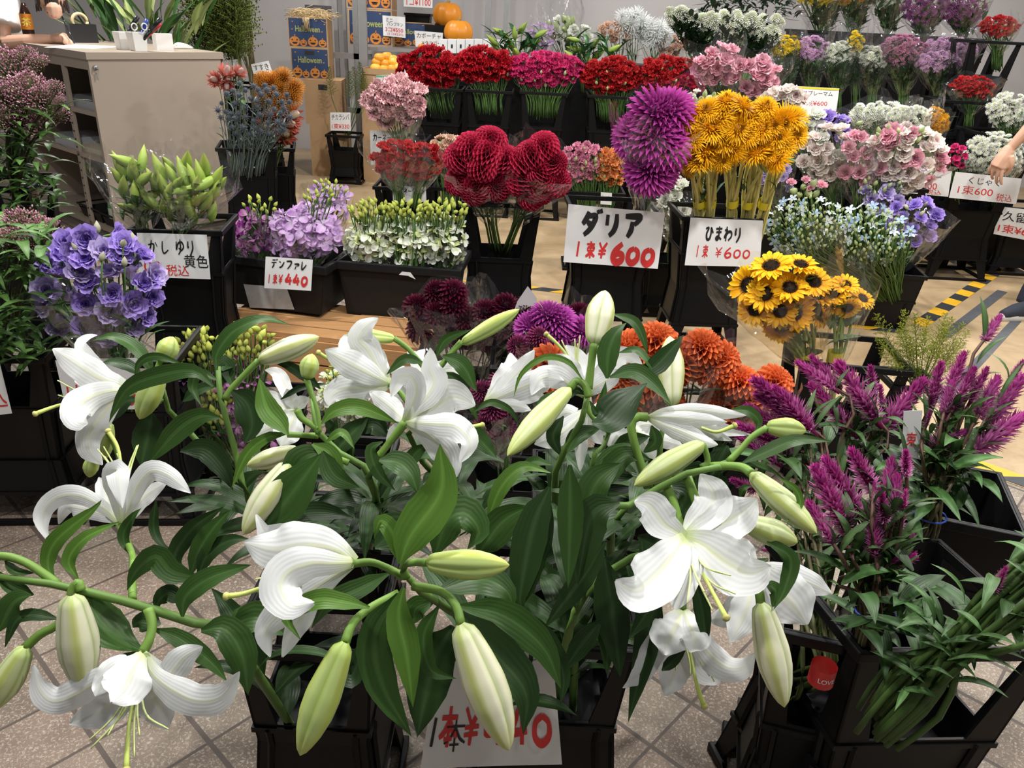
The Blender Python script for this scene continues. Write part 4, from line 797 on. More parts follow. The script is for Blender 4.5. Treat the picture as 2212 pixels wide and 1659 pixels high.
# --- leaves traced one by one
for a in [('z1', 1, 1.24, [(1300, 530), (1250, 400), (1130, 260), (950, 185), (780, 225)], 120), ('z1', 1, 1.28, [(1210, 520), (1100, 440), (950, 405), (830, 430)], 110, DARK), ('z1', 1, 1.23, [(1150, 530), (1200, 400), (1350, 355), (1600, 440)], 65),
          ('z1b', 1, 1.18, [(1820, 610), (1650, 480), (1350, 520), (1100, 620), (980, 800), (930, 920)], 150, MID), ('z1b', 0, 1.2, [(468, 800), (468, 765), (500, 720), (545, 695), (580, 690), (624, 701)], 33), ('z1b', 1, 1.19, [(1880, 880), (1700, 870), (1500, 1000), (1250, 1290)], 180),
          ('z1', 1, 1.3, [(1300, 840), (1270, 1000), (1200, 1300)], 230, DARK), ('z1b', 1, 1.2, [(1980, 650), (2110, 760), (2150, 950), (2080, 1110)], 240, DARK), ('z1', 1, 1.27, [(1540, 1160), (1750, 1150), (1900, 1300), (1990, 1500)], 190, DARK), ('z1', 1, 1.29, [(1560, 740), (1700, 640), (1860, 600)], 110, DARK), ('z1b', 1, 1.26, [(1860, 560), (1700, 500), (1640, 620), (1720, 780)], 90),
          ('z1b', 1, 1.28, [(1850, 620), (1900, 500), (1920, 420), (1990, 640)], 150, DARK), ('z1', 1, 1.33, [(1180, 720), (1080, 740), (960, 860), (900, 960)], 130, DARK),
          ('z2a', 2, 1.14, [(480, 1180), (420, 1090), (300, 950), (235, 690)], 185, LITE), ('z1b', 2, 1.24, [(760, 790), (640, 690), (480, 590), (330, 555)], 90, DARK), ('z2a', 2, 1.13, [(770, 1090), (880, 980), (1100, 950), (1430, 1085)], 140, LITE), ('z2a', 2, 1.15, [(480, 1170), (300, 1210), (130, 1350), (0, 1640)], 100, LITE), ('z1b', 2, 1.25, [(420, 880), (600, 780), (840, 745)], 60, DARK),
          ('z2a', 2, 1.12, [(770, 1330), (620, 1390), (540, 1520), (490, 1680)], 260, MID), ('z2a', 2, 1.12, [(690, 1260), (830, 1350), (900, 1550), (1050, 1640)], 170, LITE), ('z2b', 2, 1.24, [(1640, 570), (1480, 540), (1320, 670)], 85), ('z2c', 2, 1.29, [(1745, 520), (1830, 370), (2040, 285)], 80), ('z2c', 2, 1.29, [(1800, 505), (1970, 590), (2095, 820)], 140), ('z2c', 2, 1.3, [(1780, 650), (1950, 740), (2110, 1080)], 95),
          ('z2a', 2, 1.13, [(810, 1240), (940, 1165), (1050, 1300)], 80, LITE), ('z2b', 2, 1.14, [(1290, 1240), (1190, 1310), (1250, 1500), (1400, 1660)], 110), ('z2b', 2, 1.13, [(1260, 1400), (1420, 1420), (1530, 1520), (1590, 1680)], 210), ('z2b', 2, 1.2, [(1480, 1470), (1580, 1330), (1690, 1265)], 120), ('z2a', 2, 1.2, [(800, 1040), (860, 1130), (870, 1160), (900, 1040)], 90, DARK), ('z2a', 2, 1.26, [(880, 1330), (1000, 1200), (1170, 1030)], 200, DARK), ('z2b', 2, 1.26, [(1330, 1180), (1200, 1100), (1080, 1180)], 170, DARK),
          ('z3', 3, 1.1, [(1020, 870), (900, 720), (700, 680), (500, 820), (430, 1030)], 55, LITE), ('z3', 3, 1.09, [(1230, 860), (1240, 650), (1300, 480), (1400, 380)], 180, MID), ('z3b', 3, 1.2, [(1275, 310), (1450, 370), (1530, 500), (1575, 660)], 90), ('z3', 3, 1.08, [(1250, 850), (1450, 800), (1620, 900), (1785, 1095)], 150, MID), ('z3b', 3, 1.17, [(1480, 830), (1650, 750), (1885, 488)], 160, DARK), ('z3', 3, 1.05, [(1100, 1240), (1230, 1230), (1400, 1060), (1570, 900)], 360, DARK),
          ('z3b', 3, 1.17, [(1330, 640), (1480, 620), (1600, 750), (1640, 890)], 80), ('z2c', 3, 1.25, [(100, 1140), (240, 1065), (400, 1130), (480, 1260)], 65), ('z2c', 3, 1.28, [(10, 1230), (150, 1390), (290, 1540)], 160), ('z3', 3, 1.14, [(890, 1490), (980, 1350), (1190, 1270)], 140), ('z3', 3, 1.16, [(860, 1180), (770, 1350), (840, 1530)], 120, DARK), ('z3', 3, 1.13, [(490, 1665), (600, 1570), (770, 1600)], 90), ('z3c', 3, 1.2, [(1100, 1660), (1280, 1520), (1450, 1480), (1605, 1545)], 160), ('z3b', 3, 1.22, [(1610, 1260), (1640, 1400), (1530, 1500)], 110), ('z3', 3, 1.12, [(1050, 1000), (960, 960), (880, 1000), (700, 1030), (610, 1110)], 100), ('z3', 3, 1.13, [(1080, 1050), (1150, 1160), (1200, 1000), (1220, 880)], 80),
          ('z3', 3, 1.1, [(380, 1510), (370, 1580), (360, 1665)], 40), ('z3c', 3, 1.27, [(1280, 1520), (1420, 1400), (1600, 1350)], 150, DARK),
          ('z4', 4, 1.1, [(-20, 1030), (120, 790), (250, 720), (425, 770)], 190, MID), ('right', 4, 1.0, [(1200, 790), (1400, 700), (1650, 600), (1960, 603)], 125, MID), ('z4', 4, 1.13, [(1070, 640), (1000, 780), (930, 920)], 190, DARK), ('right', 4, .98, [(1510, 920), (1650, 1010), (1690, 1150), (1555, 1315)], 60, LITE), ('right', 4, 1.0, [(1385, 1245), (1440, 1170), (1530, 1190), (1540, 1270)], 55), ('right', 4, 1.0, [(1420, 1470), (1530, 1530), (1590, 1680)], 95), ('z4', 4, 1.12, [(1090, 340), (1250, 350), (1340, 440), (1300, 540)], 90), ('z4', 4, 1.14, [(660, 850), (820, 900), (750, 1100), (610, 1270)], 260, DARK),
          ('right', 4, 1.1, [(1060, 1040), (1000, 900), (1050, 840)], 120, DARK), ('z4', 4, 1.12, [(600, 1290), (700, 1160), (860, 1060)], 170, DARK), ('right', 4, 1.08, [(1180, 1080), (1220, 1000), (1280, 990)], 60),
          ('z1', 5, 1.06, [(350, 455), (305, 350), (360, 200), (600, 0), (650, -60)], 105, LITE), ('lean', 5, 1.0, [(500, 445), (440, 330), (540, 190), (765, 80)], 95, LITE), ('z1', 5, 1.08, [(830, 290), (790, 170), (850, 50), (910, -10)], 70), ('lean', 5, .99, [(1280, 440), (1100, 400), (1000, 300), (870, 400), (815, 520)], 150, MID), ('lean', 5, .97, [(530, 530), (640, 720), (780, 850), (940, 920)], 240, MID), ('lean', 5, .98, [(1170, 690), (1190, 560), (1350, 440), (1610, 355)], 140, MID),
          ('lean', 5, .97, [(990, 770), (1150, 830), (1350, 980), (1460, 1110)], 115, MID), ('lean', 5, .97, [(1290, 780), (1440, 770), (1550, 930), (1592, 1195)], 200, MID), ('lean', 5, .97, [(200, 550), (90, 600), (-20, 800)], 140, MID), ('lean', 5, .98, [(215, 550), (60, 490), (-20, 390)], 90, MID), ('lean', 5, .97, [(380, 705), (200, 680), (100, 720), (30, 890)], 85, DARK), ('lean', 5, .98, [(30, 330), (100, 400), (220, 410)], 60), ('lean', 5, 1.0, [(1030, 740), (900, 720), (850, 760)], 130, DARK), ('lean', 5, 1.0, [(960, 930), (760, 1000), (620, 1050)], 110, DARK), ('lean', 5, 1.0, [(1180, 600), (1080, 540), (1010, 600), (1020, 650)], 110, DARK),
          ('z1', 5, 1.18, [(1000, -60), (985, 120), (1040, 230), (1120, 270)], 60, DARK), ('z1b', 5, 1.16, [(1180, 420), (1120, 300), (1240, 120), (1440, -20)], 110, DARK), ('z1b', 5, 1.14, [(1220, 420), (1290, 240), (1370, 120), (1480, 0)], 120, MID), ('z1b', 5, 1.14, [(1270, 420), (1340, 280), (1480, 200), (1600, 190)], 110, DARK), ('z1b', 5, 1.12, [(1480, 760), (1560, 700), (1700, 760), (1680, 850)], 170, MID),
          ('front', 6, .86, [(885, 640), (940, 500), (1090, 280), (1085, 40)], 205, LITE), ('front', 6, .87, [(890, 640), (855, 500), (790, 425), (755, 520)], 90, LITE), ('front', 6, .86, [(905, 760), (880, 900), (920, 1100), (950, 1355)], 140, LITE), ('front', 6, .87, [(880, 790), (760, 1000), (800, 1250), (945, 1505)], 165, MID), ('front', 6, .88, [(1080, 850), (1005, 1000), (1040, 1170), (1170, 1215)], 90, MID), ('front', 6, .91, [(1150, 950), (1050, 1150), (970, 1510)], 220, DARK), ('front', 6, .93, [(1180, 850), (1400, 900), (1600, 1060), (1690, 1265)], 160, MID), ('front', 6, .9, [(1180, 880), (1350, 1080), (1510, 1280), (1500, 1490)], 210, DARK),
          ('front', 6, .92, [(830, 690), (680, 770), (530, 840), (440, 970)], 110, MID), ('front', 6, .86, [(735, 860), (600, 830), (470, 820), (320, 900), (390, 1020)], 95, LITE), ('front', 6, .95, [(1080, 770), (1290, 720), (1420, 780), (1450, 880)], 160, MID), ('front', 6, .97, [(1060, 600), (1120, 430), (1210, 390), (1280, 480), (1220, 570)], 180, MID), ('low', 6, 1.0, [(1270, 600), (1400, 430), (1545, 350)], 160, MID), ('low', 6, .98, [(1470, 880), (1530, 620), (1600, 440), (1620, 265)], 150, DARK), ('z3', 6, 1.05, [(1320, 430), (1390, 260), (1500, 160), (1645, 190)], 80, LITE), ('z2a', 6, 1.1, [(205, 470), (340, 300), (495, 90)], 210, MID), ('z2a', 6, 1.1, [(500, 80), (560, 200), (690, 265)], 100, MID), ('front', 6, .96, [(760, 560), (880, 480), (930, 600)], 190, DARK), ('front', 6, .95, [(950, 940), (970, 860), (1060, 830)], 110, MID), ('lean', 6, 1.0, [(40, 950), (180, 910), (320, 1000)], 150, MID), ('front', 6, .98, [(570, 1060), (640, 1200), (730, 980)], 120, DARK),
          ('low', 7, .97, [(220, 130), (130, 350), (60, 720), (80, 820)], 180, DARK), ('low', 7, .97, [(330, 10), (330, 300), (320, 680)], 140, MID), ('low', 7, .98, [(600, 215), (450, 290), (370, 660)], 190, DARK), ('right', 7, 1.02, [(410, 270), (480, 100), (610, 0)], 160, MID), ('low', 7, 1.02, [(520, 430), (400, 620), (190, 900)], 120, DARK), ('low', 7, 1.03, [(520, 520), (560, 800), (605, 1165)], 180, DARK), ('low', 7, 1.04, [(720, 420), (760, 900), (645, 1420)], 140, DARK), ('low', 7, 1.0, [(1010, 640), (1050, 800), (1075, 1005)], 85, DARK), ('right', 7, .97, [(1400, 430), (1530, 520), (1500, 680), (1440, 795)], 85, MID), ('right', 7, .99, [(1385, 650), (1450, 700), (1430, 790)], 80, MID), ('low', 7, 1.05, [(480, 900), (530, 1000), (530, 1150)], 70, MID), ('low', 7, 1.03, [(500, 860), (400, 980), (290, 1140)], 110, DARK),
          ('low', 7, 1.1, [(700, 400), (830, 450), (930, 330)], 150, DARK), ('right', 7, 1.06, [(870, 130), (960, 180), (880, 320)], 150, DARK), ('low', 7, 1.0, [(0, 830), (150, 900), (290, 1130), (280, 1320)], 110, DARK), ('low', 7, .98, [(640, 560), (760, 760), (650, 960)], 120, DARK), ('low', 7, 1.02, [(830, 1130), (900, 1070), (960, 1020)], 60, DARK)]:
    lf(*a)
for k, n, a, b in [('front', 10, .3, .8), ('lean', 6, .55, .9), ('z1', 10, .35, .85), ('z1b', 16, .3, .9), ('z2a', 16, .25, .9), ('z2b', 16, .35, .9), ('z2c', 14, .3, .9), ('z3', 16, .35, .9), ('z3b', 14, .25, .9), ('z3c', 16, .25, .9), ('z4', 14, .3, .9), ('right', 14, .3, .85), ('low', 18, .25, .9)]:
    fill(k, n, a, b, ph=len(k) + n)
# --- their buckets
def lrect(c, wd, dp): return rect(c[0], c[1] - dp / 2, wd, dp)
for c, what, wd in [(FL, 'the left front lilies', float(_b[0] - _a[0])), (FR, 'the right front lilies behind the large price card', .27), (RL, 'the back left lilies', .26), (RR, 'the back right lilies', .26)]:
    zt = .54 if c[1] < 1.4 else .5
    bucket('black plastic bucket holding ' + what, lrect(c, wd, .26), zt, .36, .8, False, True, .42)
    bucket('upturned black bucket standing under ' + what, lrect(c, wd * 1.08, .28), .30, .30, .8, True, True, .5)
sign('large white price card leaning against the front lily bucket', [(955, 1372), (1192, 1386), (1214, 1650), (908, 1659)], .992, [('#本¥440', RED, .52, .66, .88, .30, .03), ('#1', INK, .06, .70, .12, .24, .028), ('#本', INK, .22, .72, .2, .26, .018), ('#リ', INK, .76, .13, .2, .14, .035)])
# ------------------------------------------------------------ bouquets
def scat(n, k=14):
    P = []
    while len(P) < n:
        best, bd = None, -1
        for _ in range(k):
            a, r = rng.uniform(0, 2 * pi), math.sqrt(rng.uniform(0, 1)); q = (r * cos(a), r * sin(a))
            dd = min([(q[0] - p[0]) ** 2 + (q[1] - p[1]) ** 2 for p in P], default=9)
            if dd > bd: best, bd = q, dd
        P.append(best)
    return P
def bouquet(name, label, cat, kind, Y, ell, n, size, base, group=None, Yb=None, wr=None, bul=.55, upw=.35, camw=.55, leaf_c=(.03, .075, .02), nl=14, lL=(.06, .11), lW=.022, buds=None, over=.12, hn='flower_head', stem_c=(.08, .16, .04), rstem=.003, band=None, flare=1.12, zfar=0., nst=None, fl_box=None, wflat=1.0, stems=True, low=.10, jit=.2, rad=.38, sp=None):
    sp = (.12 if wr else .5) if sp is None else sp
    cx, cy, rx, ry = ell; Yb = Y if Yb is None else Yb
    C = atY(cx, cy, Y); B = atY(*base, Yb); m = axd(C) / FPX; R = max(rx, ry) * m
    root = thing(name, label, cat, B, group)
    heads = []
    for ex, ey in scat(n):
        r2 = min(1, ex * ex + ey * ey); p = atY(cx + ex * rx, cy + ey * ry, Y - bul * min(rx, ry) * m * math.sqrt(1 - r2) + zfar * rng.uniform(0, 1))
        ax = nrm(nrm(CAM - p) * camw + RT * ex * rad - UP * ey * rad + np.array([0, 0, upw]) + rng.normal(size=3) * jit)
        kd = kind if isinstance(kind, str) else kind[int(rng.integers(len(kind)))]
        put(hm(kd), hn, root, p, ax, size * rng.uniform(.86, 1.14)); heads.append((p, ax))
    if buds:
        for bk, bn, be, bs in buds:
            for ex, ey in scat(bn, 6):
                p = atY(be[0] + ex * be[2], be[1] + ey * be[3], Y - (bul + .25) * min(rx, ry) * m * math.sqrt(max(0, 1 - ex * ex - ey * ey))); ax = nrm(np.array([ex * .5, -.2, .8]) + rng.normal(size=3) * .3)
                put(hm(bk), 'bud', root, p, ax, bs * rng.uniform(.7, 1.15)); heads.append((p, ax))
    if stems:
        mb = MB(); fo = MB(); dn = nrm(B - C) * low
        for p, ax in (heads if nst is None else heads[:nst]):
            e = B + rng.normal(size=3) * .012 + (p - C) * [sp, sp, 0]; mb.tube([p, p - ax * .35 * size - np.array([0, 0, .02]), p * .35 + e * .65, e, e + dn], (rstem * .7, rstem, rstem * 1.1), 8, 4, np.array(stem_c) * rng.uniform(.7, 1.25))
        mb.build('stem_bundle', STEM, root)
        for i in range(nl):
            p, ax = heads[int(rng.integers(len(heads)))]; t = rng.uniform(.12, .8); q = p * (1 - t) + (B + (p - C) * [sp, sp, 0]) * t + rng.normal(size=3) * .015
            arcleaf(fo, q, rng.uniform(0, 6.28), rng.uniform(*lL), lW * rng.uniform(.7, 1.3), rng.uniform(.5, 1.3), rng.uniform(-.4, .6), np.array(leaf_c) * rng.uniform(.6, 1.5), nu=6, nv=3)
        if nl: fo.build('foliage', LEAF, root)
    if band:
        t, rb, col = band; p = B + (C - B) * t; mb = MB(); mb.tube([p - nrm(C - B) * .02, p + nrm(C - B) * .02], rb, 2, 14, smooth=False, cap=False); mb.build('band', col, root)
    if wr:
        wrap('wrapper', root, B, C + nrm(CAM - C) * .0, R * 1.02, over, wr if not isinstance(wr, bool) else CELLO, .03, flare, zlib.crc32(label.encode()) % 9999, flat=wflat)
    return root
YTAPE = plain('yellow_band', (.72, .62, .02), .5); BLUEB = plain('blue_rubber_band', (.03, .08, .42), .5)
# ---- left edge: joe-pye weed
def weed(label, heads, Y, base, nleaf, reg, seed):
    B = atY(*base, Y); root = thing('joe_pye_weed', label, 'flowers', B, 'pink joe-pye weed at the left edge'); st = MB(); fo = MB()
    for x, y, r in heads:
        p = atY(x, y, Y + rng.uniform(-.08, .1)); s = 2.3 * r * axd(p) / FPX; put(hm('joe_pye'), 'flower_cluster', root, p, nrm(np.array([rng.uniform(-.3, .3), -.5, .8])), s)
        st.tube([p - np.array([0, 0, .28 * s]), p * .5 + B * .5 + [0, 0, .05], B], (.003, .004, .005), 8, 5, (.05, .045, .02))
    st.build('stem_bundle', STEM, root)
    for i in range(nleaf):
        x, y = rng.uniform(reg[0], reg[2]), rng.uniform(reg[1], reg[3]); q = atY(x, y, Y + rng.uniform(-.1, .12))
        arcleaf(fo, q, rng.uniform(0, 6.28), rng.uniform(.09, .15), rng.uniform(.018, .03), rng.uniform(.2, 1.0), rng.uniform(-1.1, -.2), np.array((.055, .12, .026)) * rng.uniform(.5, 1.6), nu=8, nv=3)
    fo.build('foliage', LEAF, root)
    return root
weed('tall pink joe-pye weed in front of the beige counter end at the left edge', [(25, 150, 48), (78, 140, 26), (15, 205, 36), (62, 195, 42), (95, 215, 34), (118, 250, 26), (42, 245, 42), (12, 262, 28), (82, 275, 30), (118, 190, 18), (55, 122, 24), (128, 222, 14)], 2.75, (30, 440), 190, (-30, 240, 120, 470), 1)
weed('lower joe-pye weed with a flat pinkish brown head beside the purple bouquet', [(45, 490, 42), (90, 500, 36), (20, 520, 30), (70, 525, 30), (110, 490, 18), (40, 545, 14)], 2.05, (20, 790), 230, (-60, 490, 115, 790), 2)
stacked(-25, 402, 2.75, .25, .26, 'the tall joe-pye weed', .15)
stacked(-40, 768, 1.98, .32, .28, 'the lower joe-pye weed', .12, wst=1.08)
stacked(105, 705, 2.55, .22, .24, 'cut greenery behind the purple bouquet', .2)
sign('price card half out of view at the left edge on the lower weed bucket', [(-90, 742), (-4, 772), (26, 893), (-90, 905)], 1.93, [('0', RED, .78, .28, .3, .3, .03), ('込', RED, .8, .72, .34, .3, .01)])
# ---- purple lisianthus
stacked(250, 778, 2.0, .31, .27, 'the purple lisianthus bouquet', .1)
bouquet('lisianthus_bouquet', 'large wrapped bouquet of purple lisianthus in front of the counter', 'bouquet', ['purple_lisi', 'purple_lisi', 'purple_lisi', 'lilac_lisi'], 2.02, (212, 622, 120, 122), 32, .084, (255, 800), 'wrapped bouquets', wr=True, over=.0, nl=60, jit=.3, buds=[('lisi_bud', 9, (220, 560, 90, 70), .035)], flare=1.0, bul=.5)
sign('price card with red figures below the purple lisianthus bouquet', [(120, 778), (302, 772), (300, 884), (142, 882)], 1.95, [('#1本¥', RED, .2, .72, .36, .42, .03), ('0', RED, .9, .75, .12, .35, .02)])
# ---- yellow lilies in bud
stacked(378, 496, 2.9, .33, .27, 'the yellow lily buds', .12)
for lab, ell, n, b in [('narrower wrapped bouquet of green lily buds nearest the shelves', (292, 392, 44, 62), 12, (308, 500)), ('broader wrapped bouquet of yellow green lily buds before the counter end', (402, 405, 78, 66), 30, (395, 500))]:
    bouquet('lily_bud_bouquet', lab, 'bouquet', 'lily_small_bud', 2.92, ell, n, .115, b, 'wrapped bouquets', wr=True, over=.10, nl=46, lL=(.08, .13), lW=.02, leaf_c=(.03, .085, .015), upw=.9, camw=.3, hn='bud', flare=1.2, jit=.42)
sign('grey white card naming yellow lilies under the wrapped lily buds', [(296, 503), (447, 507), (455, 603), (300, 598)], 2.875, [('#かし', INK, .3, .3, .34, .3, .018), ('#ゆり', INK, .68, .28, .3, .32, .018), ('黄色', INK, .82, .6, .34, .3, .006), ('00', RED, .2, .74, .24, .24, .0), ('税込', RED, .55, .82, .32, .26, .004)])
# ---- orchid trays on the crate
def tray(label, fl_, fr_, z, dp, h):
    a, b = atZ(*fl_, z), atZ(*fr_, z); x = nrm(b - a); y = np.array([-x[1], x[0], 0]); T = [a, b, b + y * dp, a + y * dp]; c = np.mean(T, 0); W_ = [c + (p - c) * [.9, .9, 1] for p in T]; K = [c + (p - c) * [.80, .78, 1] - [0, 0, h] for p in T]
    mb = MB()
    for i in range(4):
        j = (i + 1) % 4; inw = nrm(c - (T[i] + T[j]) / 2); frame_panel(mb, (K[i], K[j], W_[j], W_[i]), None, .005, inw)
    Kz = np.array(K); mb.add(np.vstack([Kz, Kz + [0, 0, .006]]), [(3, 2, 1, 0), (4, 5, 6, 7)])
    o = mb.build('flower_tray', BLACK2, None, False, at=c - [0, 0, h]); tag(o, label, 'tray', 'deep black trays on the wooden crate')
    r = MB(); ring(r, W_, z - .035, z, .022, .002); bevel(r.build('rim', BLACK2, o, False), .004); return o, T, x, y
t1, T1, tx, ty = tray('deep black tray of lilac orchids with a silver tape patch', (436, 546), (707, 580), .5, .36, .23)
t2, T2, _, _ = tray('deep black tray of white orchids with a torn sticker on the rim', (711, 564), (1000, 586), .5, .34, .25)
mb = MB(); q = [atY(x, y, 3.13) for x, y in ((527, 613), (620, 620), (637, 668), (541, 664))]; f0 = T1[0] + [0, 0, -.05]
nf = np.array([tx[1], -tx[0], 0]); nf = nf / np.linalg.norm(nf)
def onplane(px, py, p0, n_): r = ray(px, py); return CAM + r * (((p0 - CAM) @ n_) / (r @ n_))
c1 = np.mean(T1, 0); 
def trayface(px, py, T, h, k=.004):
    a = T[0] + (np.mean(T, 0) - T[0]) * [.1, .1, 0]; b = T[1] + (np.mean(T, 0) - T[1]) * [.1, .1, 0]; c = np.mean(T, 0) + (T[0] - np.mean(T, 0)) * [.80, .78, 1] - [0, 0, h]
    n_ = nrm(np.cross(b - a, c - a)); n_ = n_ if n_ @ (CAM - a) > 0 else -n_; return onplane(px, py, a, n_) + n_ * k
P = [trayface(x, y, T1, .23) for x, y in ((527, 613), (620, 620), (637, 668), (541, 664))]
mb.grid(np.array([[P[0], P[3]], [P[1], P[2]]])); mb.build('tape_patch', GREYTAPE, t1)
mb = MB(); P = [trayface(x, y, T2, .25, .03) for x, y in ((865, 588), (872, 581), (890, 583), (901, 598), (884, 590))]; mb.add(np.array(P), T=[(0, 1, 4), (1, 2, 4), (2, 3, 4)]); mb.build('torn_sticker', PAPER, t2)
a, b = atZ(470, 703, .255), atZ(893, 752, .255); x_ = nrm(b - a); y_ = np.array([-x_[1], x_[0], 0]); Lc = np.linalg.norm(b - a); MM = (np.stack([x_, y_, [0, 0, 1]], 1), a * [1, 1, 0])
cr = thing('wooden_crate', 'pine wood crate carrying the two black orchid trays', 'crate', a * [1, 1, 0])
for k in range(4):
    mb = MB(); mb.box((-.02, .01 + k * .1, .232), (Lc + .02, .1 + k * .1, .252), M=MM); bevel(mb.build('top_plank', WOOD, cr, False), .003)
for k in range(2):
    mb = MB(); mb.box((0, 0, .02 + k * .11), (Lc, .016, .12 + k * .11), M=MM); bevel(mb.build('front_plank', WOOD, cr, False), .003)
for s in (0, Lc / 2, Lc - .05):
    for yy in (.018, .36):
        mb = MB(); mb.box((s, yy, 0), (s + .05, yy + .03, .231), M=MM); mb.build('post', WOOD, cr, False)
bouquet('orchid_bouquet', 'small bunch of deep purple orchids at the left end of the tray', 'bouquet', 'orchid_purple', 3.32, (545, 505, 40, 44), 18, .078, (560, 590), jit=.45, group='orchid bouquets', buds=[('orchid_bud', 14, (560, 445, 40, 22), .028)], nl=0, wr=True, over=.0, flare=1.1, low=.02)
bouquet('orchid_bouquet', 'wrapped bunch of pale lilac orchids bulging over the black tray', 'bouquet', 'orchid_lilac', 3.32, (655, 503, 74, 52), 34, .10, (655, 590), jit=.4, group='orchid bouquets', buds=[('orchid_bud', 10, (690, 420, 40, 18), .028)], nl=0, wr=True, over=.05, flare=1.08, low=.02, bul=.8)
bouquet('orchid_bouquet', 'second bunch of faint lilac orchids tucked behind the bulging one', 'bouquet', 'orchid_lilac', 3.5, (705, 440, 46, 42), 20, .08, (680, 570), jit=.45, group='orchid bouquets', buds=[('orchid_bud', 16, (710, 405, 42, 20), .028)], nl=0, wr=True, over=.05, low=.02)
for lab, cx, s in [('bunch of white orchids at the left side of the second tray', 800, 0), ('bunch of white orchids in the middle of the second tray', 885, 1), ('bunch of white orchids next to the open dahlia bucket', 960, 2)]:
    bouquet('orchid_bouquet', lab, 'bouquet', 'orchid_white', 3.34, (cx, 518, 50, 48), 26, .085, (cx - 4, 600), jit=.5, group='orchid bouquets', buds=[('orchid_bud', 40, (cx, 455, 52, 26), .034)], nl=0, wr=(s != 1), over=.0, flare=1.02, low=.02, bul=.8)
sign('small price card for the lilac orchids on the black tray rim', [(574, 554), (676, 561), (672, 628), (571, 622)], 3.1, [('#デンファレ', INK, .5, .2, .78, .28, .026), ('#1束¥', RED, .22, .68, .36, .3, .022), ('#440', RED, .68, .66, .5, .36, .034)], YR=3.12)
# ---- low orchids behind the lilies
stacked(505, 905, 2.3, .36, .3, 'low purple and green orchids', 0, stand=False)
for lab, ell, n, b, e2 in [('low bunch of budding purple orchids behind the tall lily stem', (520, 850, 60, 70), 26, (520, 960), (535, 745, 62, 50)), ('low bunch of green budded orchids behind the arching lily leaf', (425, 800, 45, 60), 12, (450, 950), (430, 755, 55, 50)), ('low bunch of purple orchids seen between lily petals', (540, 930, 70, 45), 22, (530, 1010), (460, 880, 60, 60))]:
    bouquet('orchid_bouquet', lab, 'bouquet', 'orchid_purple', 2.3, ell, n, .055, b, 'orchid bouquets', buds=[('orchid_bud', 44, e2, .034)], nl=4, wr=True, over=.0, low=.03)
bouquet('orchid_bouquet', 'low wrapped bunch of white orchids in front of the wooden crate', 'bouquet', 'orchid_white', 2.35, (745, 850, 55, 50), 22, .06, (745, 960), 'orchid bouquets', buds=[('orchid_bud', 14, (745, 810, 45, 30), .028)], nl=4, wr=True, over=.02)
stacked(745, 945, 2.3, .24, .24, 'low white orchids', 0, stand=False)
# ---- red dahlias
stacked(1086, 438, 3.55, .355, .30, 'the red ball dahlias', .05, lo=.22, h=.36)
for lab, ell, n, b in [('wrapped bouquet of red ball dahlias on the left of the open bucket', (1040, 362, 66, 58), 9, (1062, 480)), ('wrapped bouquet of red ball dahlias on the right of the open bucket', (1165, 362, 54, 66), 10, (1118, 480))]:
    bouquet('dahlia_bouquet', lab, 'bouquet', 'red_dahlia', 3.5, ell, n, .148, b, 'wrapped bouquets', wr=True, over=.05, nl=12, low=.2, flare=1.15, Yb=3.65, stem_c=(.12, .2, .05), rstem=.005)
# ---- dark dahlias and mums
stacked(1000, 790, 2.75, .36, .28, 'the dark dahlias', 0, stand=False)
for lab, ell, n, b in [('wrapped bouquet of near black dahlias against the orchid tray', (960, 690, 68, 62), 9, (985, 815)), ('wrapped bouquet of dark dahlias with white paper beside it', (1080, 690, 58, 52), 8, (1045, 815))]:
    r_ = bouquet('dahlia_bouquet', lab, 'bouquet', 'dark_dahlia', 2.72, ell, n, .105, b, 'wrapped bouquets', wr=True, over=.08, flare=1.35, nl=8, stem_c=(.05, .08, .03))
mb = MB(); q = [atY(x, y, 2.66 + k) for x, y, k in ((1140, 618, 0), (1160, 645, .03), (1150, 700, .05), (1112, 745, .03), (1100, 700, 0), (1118, 650, 0))]
mb.grid(np.array([[q[0], q[5], q[4]], [q[1], q[2], q[3]]])); mb.build('paper_sheet', PAPER, r_)
stacked(1170, 800, 2.45, .34, .28, 'purple and maroon mums', 0, stand=False)
bouquet('mum_bouquet', 'bright purple mums seen just above the white trumpet lilies', 'bouquet', 'purple_mum', 2.5, (1195, 715, 62, 34), 6, .115, (1190, 830), 'mum bouquets', nl=8, wr=True, over=.0)
bouquet('mum_bouquet', 'two maroon mums with pale centres below the purple mums', 'bouquet', 'maroon_mum', 2.4, (1160, 740, 48, 24), 3, .09, (1150, 840), 'mum bouquets', nl=5)
bouquet('mum_bouquet', 'wrapped maroon mums low down beside the trumpet lily', 'bouquet', 'maroon_mum', 2.1, (1068, 880, 34, 62), 6, .082, (1090, 1010), 'mum bouquets', nl=6, wr=True, over=.05, flare=1.5)
stacked(1100, 985, 2.05, .3, .26, 'the low wrapped maroon mums', 0, stand=False)
for lab, ell, n, b in [('orange dahlias behind the upright cream bud', (1400, 795, 52, 60), 6, (1420, 950)), ('orange dahlias right of the upright cream bud', (1510, 790, 48, 48), 4, (1480, 950)), ('coral orange dahlias under misty wrap beside the celosia', (1612, 850, 66, 62), 6, (1560, 960)), ('small orange dahlia peeping over the trumpet lily', (1168, 805, 26, 22), 2, (1190, 900)), ('low orange dahlias behind the broad dark leaf', (1380, 880, 60, 36), 4, (1400, 960))]:
    bouquet('dahlia_bouquet', lab, 'bouquet', 'orange_dahlia', 2.12, ell, n, .12, b, 'orange dahlia bouquets', wr=True, over=.07, flare=1.3, nl=8)
